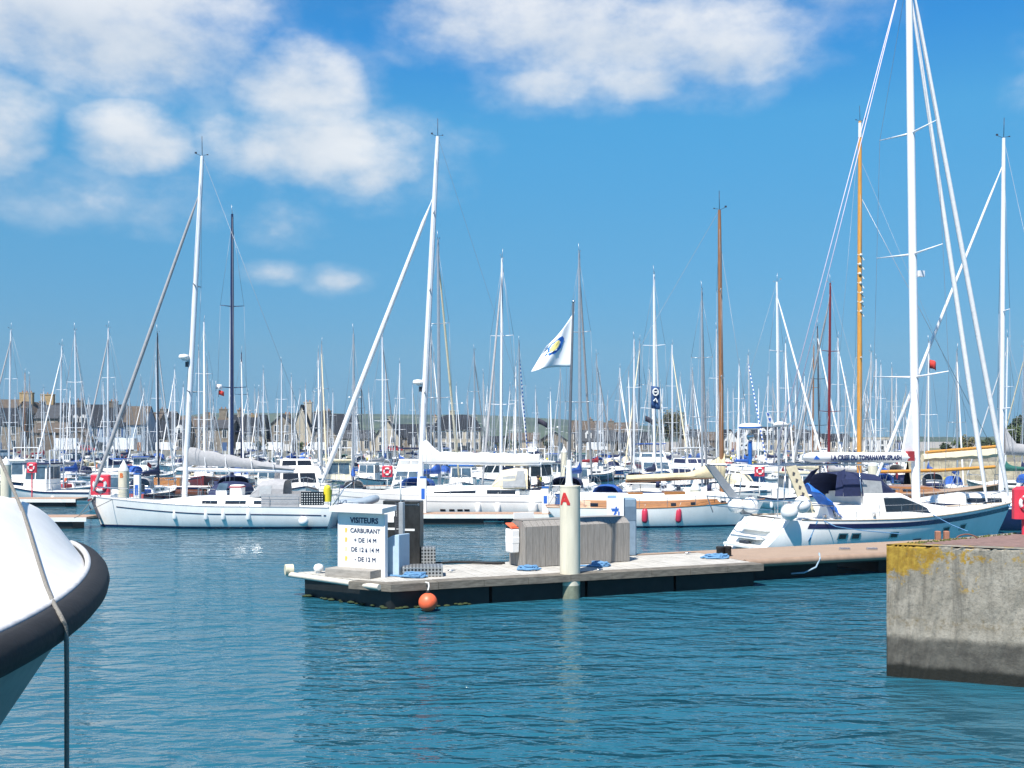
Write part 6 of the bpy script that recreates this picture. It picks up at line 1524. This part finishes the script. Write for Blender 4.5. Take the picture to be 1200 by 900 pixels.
tcn = nt.nodes.new('ShaderNodeTexCoord'); vn = nt.nodes.new('ShaderNodeTexVoronoi'); vn.inputs['Scale'].default_value = .009; nn_ = nt.nodes.new('ShaderNodeTexNoise'); nn_.inputs['Scale'].default_value = .06; nn_.inputs['Detail'].default_value = 6
rmp = nt.nodes.new('ShaderNodeValToRGB'); rmp.color_ramp.elements[0].color = (.03, .05, .025, 1); rmp.color_ramp.elements[1].color = (.085, .11, .05, 1); rmp.color_ramp.elements[0].position = .35; rmp.color_ramp.elements[1].position = .75
mxn = nt.nodes.new('ShaderNodeMixRGB'); mxn.inputs[0].default_value = .45
nt.links.new(tcn.outputs['Object'], vn.inputs[0]); nt.links.new(tcn.outputs['Object'], nn_.inputs[0]); nt.links.new(vn.outputs['Color'], mxn.inputs[1]); nt.links.new(nn_.outputs[0], mxn.inputs[2]); nt.links.new(mxn.outputs[0], rmp.inputs[0]); nt.links.new(rmp.outputs[0], pb.inputs['Base Color'])
struct(hb.build('hills', hm))

SLATE = mat('dark slate roof', (.028, .032, .04), .9, var=.3, scale=1.2, stretch=(1, 1, 4), spec=.1)
SLATEG = mat('weathered grey slate', (.065, .07, .078), .9, var=.25, scale=1.2, stretch=(1, 1, 4), spec=.1)
BRROOF = mat('brown stone roof', (.095, .075, .058), .95, var=.25, scale=1.2)
WST = mat('tan rubble granite', (.19, .165, .13), .9, var=.35, scale=1.1, bump=.3, bscale=3)
WBR = mat('brown rubble granite', (.12, .098, .075), .9, var=.35, scale=1.1, bump=.3, bscale=3)
WCR = mat('cream render', (.4, .36, .28), .85, var=.12, scale=.7)
WWH = mat('white render', (.62, .62, .6), .8, var=.08, scale=.7)
WBL = mat('pale blue render', (.28, .37, .46), .8, var=.1, scale=.7)
BRICKC = mat('ochre chimney brick', (.36, .26, .13), .9, var=.25, scale=2)
PANE = mat('house window pane', (.03, .04, .05), .1, var=.4, scale=.5)
SHUT = mat('blue shutters', (.04, .09, .2), .6)
FRM = mat('white window frame', (.65, .65, .63), .6)
GZ = 2.0
def house(x0, x1, ye, yr, Y, wall, roof, label, gable=False, chim=(), dorm=(), floors=2, depth=8.5, step=12.5, shut=False, ovh=.3, mansard=False, flat=False, cat='house', wins=True):
    """x0,x1 wall columns, ye/yr eave and ridge rows on the photograph's scale at distance Y"""
    X0, X1 = (x0-600)/F*Y, (x1-600)/F*Y; ze = CH-(ye-HZ)/F*Y; zr = CH-(yr-HZ)/F*(Y+(0 if gable else depth/2))
    t = thing('town_house', label, cat, ((X0+X1)/2, Y, GZ), 0); w = (X1-X0)/2; he, hr = ze-GZ, zr-GZ; d = depth
    b = MB(); b.box(-w, w, 0, d, 0, he)
    if gable: b.slab([(-w, 0, he), (w, 0, he), (0, 0, hr)], (0, .3, 0)); b.slab([(-w, d-.3, he), (w, d-.3, he), (0, d-.3, hr)], (0, .3, 0))
    elif not flat and not mansard: b.slab([(-w, 0, he), (-w, d, he), (-w, d/2, hr)], (.3, 0, 0)); b.slab([(w-.3, 0, he), (w-.3, d, he), (w-.3, d/2, hr)], (.3, 0, 0))
    b.build('wall', wall, t)
    b = MB(); o = ovh; th = .18
    if flat: b.box(-w-.15, w+.15, -.15, d+.15, he+.002, he+.5)
    elif gable:
        sl = (hr-he)/w
        for s_ in (-1, 1): b.slab([(s_*(w+o), -o, he-o*sl+.05), (0, -o, hr+.05), (0, d+o, hr+.05), (s_*(w+o), d+o, he-o*sl+.05)], (0, 0, th))
    elif mansard:
        k = (hr-he); b.loft([[(-w-o, -o, he), (w+o, -o, he), (w+o, d+o, he), (-w-o, d+o, he)], [(-w+k*.35, k*.35, he+k*.75), (w-k*.35, k*.35, he+k*.75), (w-k*.35, d-k*.35, he+k*.75), (-w+k*.35, d-k*.35, he+k*.75)], [(-w+k*.9, d*.45, hr), (w-k*.9, d*.45, hr), (w-k*.9, d*.55, hr), (-w+k*.9, d*.55, hr)]], True, True)
    else:
        sl = (hr-he)/(d/2)
        b.slab([(-w-o*.5, -o, he-o*sl+.05), (w+o*.5, -o, he-o*sl+.05), (w+o*.5, d/2, hr+.05), (-w-o*.5, d/2, hr+.05)], (0, 0, th)); b.slab([(-w-o*.5, d+o, he-o*sl+.05), (w+o*.5, d+o, he-o*sl+.05), (w+o*.5, d/2, hr+.05), (-w-o*.5, d/2, hr+.05)], (0, 0, th))
    rf = b.build('roof', roof, t)
    for (cx, cy, cw) in chim:
        Yc = Y+(d/2 if not gable else d*.5); xc = (cx-600)/F*Yc-(X0+X1)/2; zt = CH-(cy-HZ)/F*Yc-GZ; hw_ = cw/F*Yc/2
        c = MB(); c.box(xc-hw_, xc+hw_, d/2-.6, d/2+.6, he, zt-.25); c.box(xc-hw_-.1, xc+hw_+.1, d/2-.7, d/2+.7, zt-.25, zt)
        co = c.build('chimney', BRICKC if cw > 10 else wall if wall not in (WBL, WWH) else WST, rf)
        n = max(1, int(cw/4)); p = MB()
        for k in range(n): p.lathe([(.16, 0), (.13, .5)], 8, (xc-hw_+2*hw_*(k+.5)/n, d/2, zt))
        p.each('chimney_pot', mat('terracotta pot', (.4, .17, .08), .8), co)
    for cx in dorm:
        xc = (cx-600)/F*Y-(X0+X1)/2; f0 = .18; zd = he+(hr-he)*f0*2; yd = d/2*f0*2*.5; zd = he+(hr-he)*.22; yd = d/2*.22
        c = MB(); c.box(xc-.75, xc+.75, yd-.1, yd+2.2, zd-.1, zd+1.35); c.slab([(xc-.75, yd-.1, zd+1.35), (xc+.75, yd-.1, zd+1.35), (xc, yd-.1, zd+2.1)], (0, 2.2, 0)); do = c.build('dormer', FRM, rf)
        g = MB(); g.box(xc-.42, xc+.42, yd-.13, yd-.102, zd+.15, zd+1.25); g.build('window', PANE, rf)
    if wins:
        W2 = 2*w; n = max(1, int(W2/(step/F*Y))); fh = he/floors
        for fl_ in range(floors):
            for k in range(n):
                xc = -w+W2*(k+.5)/n; zc = fh*fl_+fh*.52; hh = min(.95, fh*.33)
                if fl_ == 0 and k == n//2 and not flat:
                    dr = MB(); dr.box(xc-.55, xc+.55, -.06, -.003, 0, min(2.2, fh*.8)); dr.build('door', rb.choice((SHUT, VARN, FRM, GLASSB)), t); continue
                fr = MB(); fr.box(xc-.62, xc+.62, -.07, -.003, zc-hh-.1, zc+hh+.1)
                if shut: pass
                fo_ = fr.build('window', FRM, t)
                g = MB(); g.box(xc-.48, xc-.03, -.09, -.073, zc-hh, zc+hh); g.box(xc+.03, xc+.48, -.09, -.073, zc-hh, zc+hh); g.build('pane', PANE, fo_)
                if shut: g = MB(); g.box(xc-1.1, xc-.64, -.08, -.003, zc-hh-.05, zc+hh+.05); g.box(xc+.64, xc+1.1, -.08, -.003, zc-hh-.05, zc+hh+.05); g.build('shutter', SHUT, fo_)
    return t
# back row first (x0, x1, eave, ridge, Y, ...)
house(-30, 20, 486, 469, 290, WBR, BRROOF, 'brown roofed stone house left of the broad ochre chimney', floors=3)
house(-25, 24, 497, 479, 262, WST, SLATE, 'dark slate roofed house in front of the leftmost brown roof')
house(16, 38, 484, 471, 278, WST, BRROOF, 'tan stone house with broad ochre chimney stack beside the leftmost roof', True, [(31.5, 460, 15)], floors=3)
house(34, 72, 491, 473, 285, WST, SLATE, 'slate house with twin flat topped ochre chimneys at left', False, [(56, 462, 15), (51, 470, 8)], floors=3)
house(40, 68, 490, 476, 266, WST, SLATEG, 'low tan house with pale grey lean roof left of the long slate house', floors=2)
house(36, 76, 507, 496, 256, WBR, BRROOF, 'low brown shed house on the quay behind the white trawler', floors=1, step=16)
house(72, 142, 501, 475, 274, WBR, SLATE, 'long dark slate roofed house with white dormers and chimneys', False, [(94, 469, 9), (133, 470, 9)], (86, 95), 3)
house(70, 106, 515, 503, 257, WBR, BRROOF, 'brown stone barn with gable by the white vans', True, floors=1, step=18)
house(104, 146, 500, 486, 260, WBL, SLATE, 'pale blue house with navy shutters behind the grey furled jib', floors=2, shut=True, step=11)
house(144, 170, 497, 477, 261, WBL, BRROOF, 'blue rendered house with tall brown roof beside the shuttered one', False, (), (), 2)
house(160, 186, 494, 484, 280, WST, BRROOF, 'tan house behind the black mast', False, [(163, 484, 6)], floors=3)
house(180, 201, 490, 483, 290, WST, SLATE, 'small stone house with square chimney behind the black mast', False, [(192, 479, 8)], floors=3)
house(184, 217, 512, 493, 258, WST, SLATE, 'stone cottage with slate roof and white dormer left of the near white mast', False, (), (208,), 1, step=9)
house(198, 246, 500, 489, 292, WST, BRROOF, 'brown roofed terrace behind the near white mast', False, [(243, 483, 7)], (), 3)
house(240, 271, 502, 493, 262, WST, SLATEG, 'square granite house right of the near white mast', False, [(246, 486, 6)], (), 2)
house(252, 270, 499, 490, 284, WWH, BRROOF, 'house with broad pale tapering chimney stack', False, [(262, 479, 9)], (), 3)
house(266, 308, 508, 487, 266, WST, SLATE, 'slate house behind the blue mast', False, [(298, 486, 11), (281, 480, 5)], (), 2)
house(300, 324, 514, 503, 270, WST, SLATE, 'low dark slate house right of the blue mast', floors=2)
house(318, 342, 497, 486, 260, WST, SLATEG, 'tall tan granite gable house left of the steep roof', True, [(337, 485, 8)], (), 3, step=10)
house(340, 366, 510, 475, 262, WCR, SLATE, 'steep dark roofed house with tall ochre chimney and cream front', True, [(361, 471, 9)], (), 1, step=9)
house(362, 384, 500, 484, 276, WST, SLATE, 'slate house with chimney right of the steep roof', False, [(372, 482, 6)], (), 3)
house(366, 396, 512, 494, 260, WST, SLATEG, 'pale granite gable house above the cabin cruiser', True, (), (), 2)
house(378, 416, 503, 486, 284, WST, SLATE, 'dark roofed house with square ochre chimney', False, [(383, 481, 10)], (), 3)
house(398, 436, 514, 505, 262, WCR, SLATEG, 'low cream house with ochre front by the slanting white jib', floors=1)
house(440, 467, 511, 492, 259, WCR, SLATE, 'cream gable house standing alone above the red lifebuoy cabinet', True, [(458, 488, 5)], (), 2)
house(464, 505, 513, 498, 274, WST, SLATE, 'slate roofed house left of the white sloop mast', False, (), (), 2)
house(478, 504, 519, 508, 258, WST, SLATE, 'small low slate house at the white sloop mast', floors=1)
house(506, 563, 504, 486, 262, WCR, SLATE, 'large cream mansion with mansard slate roof and rows of windows', False, [(530, 481, 6), (510, 488, 5), (556, 489, 5)], (), 2, 11, 9, False, .3, True)
house(596, 632, 516, 508, 272, WCR, BRROOF, 'low cream house among hedges behind the white stowed sail', floors=1)
house(560, 600, 519, 512, 285, WST, SLATE, 'low slate house behind the white stowed sail', floors=1)
house(634, 664, 516, 506, 264, WST, SLATE, 'slate roofed house beside the flagpole', True, floors=1)
house(668, 708, 506, 494, 290, WST, BRROOF, 'long brown roofed house right of the flagpole', False, [(692, 491, 5)], (), 2)
house(704, 748, 508, 496, 290, WST, BRROOF, 'brown roofed stone terrace right of the flagpole', False, [(716, 493, 6), (742, 494, 5)], (), 2)
house(676, 722, 517, 505, 262, WST, SLATEG, 'grey slate quay house above the information panel', False, [(680, 502, 4)], (690, 704), 1, step=9)
house(724, 762, 517, 507, 268, WST, SLATE, 'dark slate house left of the bushy tree', False, [(728, 503, 5)], (), 1)
house(800, 826, 512, 504, 300, WST, SLATE, 'slate house right of the bushy tree', False, [(806, 500, 5)], (), 2)
house(822, 850, 516, 507, 292, WBR, BRROOF, 'brown house left of the brown mast', floors=1)
house(848, 864, 514, 504, 286, WWH, SLATE, 'white gable cottage right of the brown mast', True, floors=1, step=7)
house(866, 884, 512, 502, 296, WWH, SLATEG, 'white gable house above the radar dome', True, floors=2, step=8)
house(884, 926, 513, 501, 300, WCR, SLATE, 'long white terrace with slate roof and dormers by the wind generator', False, [(890, 498, 4), (920, 498, 4)], (896, 906, 916), 2, step=8)
house(926, 950, 514, 504, 305, WST, SLATEG, 'grey house right of the wind generator', False, [(930, 500, 4)], (), 2)
house(948, 964, 514, 505, 300, WWH, SLATE, 'small white gable house left of the golden mast', True, floors=1, step=7)
house(964, 998, 516, 509, 310, WCR, SLATE, 'cream terrace with dark roof left of the golden mast', floors=1, step=8)
house(1012, 1046, 515, 511, 240*1.15, WWH, WCR, 'flat roofed white building with cream parapet right of the golden mast', floors=2, flat=True, step=7)
house(1046, 1062, 518, 514, 282, mat('blue shed cladding', (.06, .12, .3), .5), SLATEG, 'blue clad shed next to the white flat roofed building', floors=1, flat=True, step=7)

# ---- trees
def tree(px, ptop, pbase, Y, wpx, label, leafc, seed, name='tree', cat='tree', n=1400, blobs=9, lean=0, leaf=.42):
    r_ = random.Random(seed); X = (px-600)/F*Y; zb = CH-(pbase-HZ)/F*Y; zt = CH-(ptop-HZ)/F*Y; h = zt-zb; w = wpx/F*Y/2
    t = thing(name, label, cat, (X, Y, zb)); tr = MB()
    tr.tube([(0, 0, -.6), (.05, 0, h*.3), (.1, 0, h*.6)], [.05*h*.5+.05, .03*h*.5+.04, .03], 7)
    cs = []
    for k in range(blobs):
        a = r_.uniform(0, 2*PI); rr = w*.62*r_.random()**.5; c = Vector((rr*math.cos(a), rr*math.sin(a)*.9, h*r_.uniform(.34, .8))); cs.append((c, w*r_.uniform(.3, .5)))
        tr.tube([(.05, 0, h*.25), tuple(c*.6+Vector((0, 0, h*.12))), tuple(c)], [.02*h*.5, .02*h*.3, .02], 5)
    tr.build('trunk', mat('bark', (.09, .07, .05), .9), t)
    fo_ = MB()
    for k in range(n):
        c, rad = r_.choice(cs); d = Vector((r_.gauss(0, 1), r_.gauss(0, 1), r_.gauss(0, .85))); d = d.normalized()*rad*(r_.random()**.4)*r_.uniform(.8, 1.15)
        p = c+d
        if p.z < h*.14: p.z = h*r_.uniform(.14, .3)
        u = Vector((r_.gauss(0, 1), r_.gauss(0, 1), r_.gauss(0, 1))).normalized(); v = u.orthogonal().normalized(); s_ = leaf*r_.uniform(.5, 1.2)
        fo_.cur = r_.choice((0, 0, 1, 2)); fo_.add([p-u*s_*.5-v*s_*.25, p+u*s_*.1-v*s_*.4, p+u*s_*.6, p+v*s_*.4], [(0, 1, 2, 3)])
    fo_.build('crown', [mat('leaf '+leafc+' mid', LEAF[leafc][0], .8, var=.3), mat('leaf '+leafc+' light', LEAF[leafc][1], .8, var=.3), mat('leaf '+leafc+' dark', LEAF[leafc][2], .8, var=.3)], t)
    return t
LEAF = {'olive': ((.1, .095, .04), (.15, .13, .06), (.05, .055, .025)), 'green': ((.06, .09, .03), (.1, .13, .045), (.03, .05, .02)), 'dark': ((.03, .05, .025), (.05, .075, .03), (.018, .03, .015))}
tree(785, 477, 527, 262, 46, 'broad bushy olive tree standing over the roofs right of the navy banner', 'olive', 1, n=3200, blobs=16, leaf=.5)
tree(642, 513, 530, 254, 13, 'small dark round tree beside the flagpole', 'dark', 2, n=500, leaf=.35)
tree(304, 516, 530, 253, 11, 'small dark round tree right of the blue mast', 'dark', 3, n=450, leaf=.35)
tree(325, 515, 530, 254, 8, 'narrow dark shrub before the granite gable', 'dark', 4, n=350, leaf=.35)
tree(353, 517, 530, 253, 9, 'small round green tree before the steep roofed house', 'green', 5, n=350, leaf=.35)
tree(372, 517, 530, 253, 8, 'small round green tree right of the steep roofed house', 'green', 15, n=350, leaf=.35)
tree(590, 512, 530, 256, 22, 'dark hedge tree behind the white stowed sail', 'dark', 6, n=700, leaf=.4)
tree(572, 516, 530, 258, 20, 'lower green hedge tree behind the white stowed sail', 'green', 7, n=600, leaf=.4)
tree(605, 515, 530, 254, 14, 'small green tree left of the striped jib', 'green', 17, n=450, leaf=.4)
tree(1196, 493, 532, 150, 40, 'full green tree behind the grey sail cover', 'green', 8, n=2600, blobs=14, leaf=.34)
tree(1190, 478, 527, 210, 26, 'dark tree standing higher behind the full green one', 'dark', 9, n=1200, leaf=.45)
tree(1155, 512, 532, 150, 24, 'low dark bush above the embankment left of the furled jibs', 'dark', 10, n=700, leaf=.3)
tree(1136, 508, 531, 155, 26, 'loose olive shrub above the embankment', 'olive', 11, n=700, leaf=.3)
tree(1122, 514, 531, 152, 18, 'small green shrub above the embankment left of the olive shrub', 'green', 12, n=500, leaf=.3)
tree(1108, 518, 531, 155, 16, 'small dark shrub right of the tall white mast near the golden spar', 'dark', 13, n=450, leaf=.3)
tree(1170, 514, 532, 146, 18, 'green shrub between the furled jibs and the edge tree', 'green', 14, n=600, leaf=.3)

# ---- stone embankment at right, with ground behind it
em = MB(); EY = 104.0; x0e = (1078-600)/F*EY
em.loft([[(x0e-1.2, EY+2.0, -1), (x0e-.8, EY, 0), (x0e, EY+3.2, 2.9)], [(x0e+60, EY-6, -1), (x0e+60, EY-8, 0), (x0e+60, EY-4.8, 2.9)]], closed=False)
em.loft([[(x0e-1.2, EY+2.0, -1), (x0e, EY+3.2, 2.9)], [(x0e+57, 249.5, -1), (x0e+58, 249.5, 2.9)]], closed=False)
eo = em.build('stone_embankment', mat('weedy granite embankment', (.24, .22, .16), .95, var=.45, scale=1.1, bump=.8, bscale=2.5)); tag(eo, 'sloping granite embankment with weeds beyond the golden spars', 'embankment')
MB().box(0, 60.5, -.2, .5, 0, .4).build('coping', STONE, eo); c_ = eo.children[0]; c_.location = (x0e-.2, EY+3.2, 2.72); c_.rotation_euler = (0, 0, math.atan2(-8, 60))
struct(MB().sheet([(x0e, EY+3.25, 2.88), (x0e+60, EY-4.7, 2.88), (x0e+260, EY-10, 2.88), (x0e+260, 249.5, 2.88), (x0e+58, 249.5, 2.88)]).build('terrain', mat('dry grass bank', (.16, .15, .08), .95, var=.35, scale=.5)))

# ---- vehicles on the town quay
def vehicle(px, Y, kind, body, label, h=None, flip=1, rz=0):
    X = (px-600)/F*Y; t = thing('parked_'+('van' if kind != 'car' else 'car'), label, 'van' if kind != 'car' else 'car', (X, Y, GZ), rz)
    if kind == 'truck': prof = [(-3.0, .5), (3.0, .5), (3.0, 1.3), (2.75, 2.1), (1.9, 2.2), (1.9, 2.35), (1.85, 3.2), (-3.0, 3.2)]; w = 1.1
    elif kind == 'van': prof = [(-2.5, .4), (2.5, .4), (2.5, 1.1), (1.9, 1.3), (1.2, 2.15), (.9, 2.25), (-2.45, 2.25), (-2.5, 2.0)]; w = .95
    else: prof = [(-2.0, .3), (2.05, .3), (2.05, .8), (1.1, .95), (.5, 1.45), (-1.0, 1.48), (-1.7, 1.0), (-2.0, .95)]; w = .85
    b = MB(); b.loft([[(flip*x, s_*w, z) for x, z in prof] for s_ in (-1, 1)], True, True); b.build('body', body, t, .04)
    g = MB()
    for s_ in (-1, 1):
        if kind == 'truck': q = [(2.0, 1.4), (2.65, 1.4), (2.5, 2.0), (2.0, 2.0)]
        elif kind == 'van': q = [(.9, 1.3), (1.7, 1.3), (1.1, 2.0), (.9, 2.0)]
        else: q = [(-1.5, .98), (.95, .98), (.42, 1.38), (-.95, 1.4)]
        g.sheet([(flip*x, s_*(w+.01), z) for x, z in q])
    g.build('window', GLASS, t)
    for x in (-.62, .62):
        L_ = {'truck': 3.0, 'van': 2.5, 'car': 2.05}[kind]
        for s_ in (-1, 1):
            b = MB(); b.tube([(flip*x*L_, s_*(w-.2), .35), (flip*x*L_, s_*(w+.03), .35)], .36, 12); b.build('wheel', BLACK, t)
    return t
WV = mat('white van paint', (.75, .75, .74), .3, var=.03, coat=.5); RV = mat('red car paint', (.35, .03, .03), .3, var=.05, coat=.5); DV_ = mat('dark grey car paint', (.04, .045, .05), .3, var=.1, coat=.5); SV = mat('silver car paint', (.4, .42, .44), .3, metal=.4, var=.05, coat=.5)
vehicle(81, 252.5, 'truck', WV, 'white box truck parked on the quay left of the maroon mast')
vehicle(144, 252.5, 'truck', WV, 'white box truck parked before the blue houses', flip=-1)
vehicle(103, 252.5, 'car', RV, 'red car parked between the two box trucks')
vehicle(115, 253, 'van', DV_, 'dark van parked between the two box trucks')
vehicle(196, 252.5, 'van', WV, 'white van parked left of the near white mast')
vehicle(290, 252.5, 'van', WV, 'white van parked right of the blue mast')
vehicle(303, 252.8, 'car', DV_, 'dark car parked right of the blue mast')
vehicle(320, 252.5, 'van', WV, 'white van parked before the granite gable', flip=-1)
vehicle(369, 252.5, 'van', WV, 'white van parked before the cream front', flip=-1)
vehicle(462, 252.5, 'car', RV, 'red car parked before the cream gable house')
vehicle(520, 252.5, 'car', SV, 'silver car parked before the large mansion, left one')
vehicle(545, 252.5, 'car', DV_, 'dark car parked before the large mansion, right one')
vehicle(700, 252.5, 'van', WV, 'white van parked before the grey slate quay house')
vehicle(740, 252.5, 'car', SV, 'silver car parked left of the bushy tree')
vehicle(830, 252.5, 'car', SV, 'silver car parked left of the brown mast')
vehicle(880, 252.5, 'van', WV, 'white van parked before the white gable house', flip=-1)
# ---- street lamps on the quay
def lamp(px, ptop, Y, label, twin=True):
    h = CH-(ptop-HZ)/F*Y-GZ; t = thing('street_lamp', label, 'street lamp', ((px-600)/F*Y, Y, GZ))
    MB().lathe([(.16, 0), (.1, .6), (.07, h)], 8).build('post', GREYALU, t)
    b = MB(); b.tube([(-1.3 if twin else 0, 0, h), (1.3, 0, h)], .05, 5); b.build('arm', GREYALU, t)
    for x in ((-1.3, 1.3) if twin else (1.3,)): MB().lathe([(.05, 0), (.28, .02), (.22, .22), (.05, .3)], 10, (x, 0, h)).build('lantern', WHITE2, t)
lamp(293, 481, 252, 'twin armed street lamp right of the blue mast')
lamp(535, 473, 251.6, 'twin armed street lamp before the large mansion')
lamp(416, 466, 251.6, 'twin armed street lamp right of the slanting furled jib')
lamp(647, 501, 251.6, 'low twin armed street lamp left of the flagpole')

# ================================================================== SEA AIR
hz = MB().box(-3200, 3200, -320, 3050, -2.5, 140).build('haze', mat('haze base', (1, 1, 1)))
hz.data.materials.clear(); hmt = bpy.data.materials.new('sea air'); hmt.use_nodes = True; hnt = hmt.node_tree
for n_ in list(hnt.nodes):
    if n_.type == 'BSDF_PRINCIPLED': hnt.nodes.remove(n_)
pv_ = hnt.nodes.new('ShaderNodeVolumePrincipled'); pv_.inputs['Color'].default_value = (.62, .8, .95, 1); pv_.inputs['Density'].default_value = .00016; pv_.inputs['Anisotropy'].default_value = .3
hnt.links.new(pv_.outputs[0], hnt.nodes['Material Output'].inputs['Volume']); hz.data.materials.append(hmt); struct(hz, 'stuff')
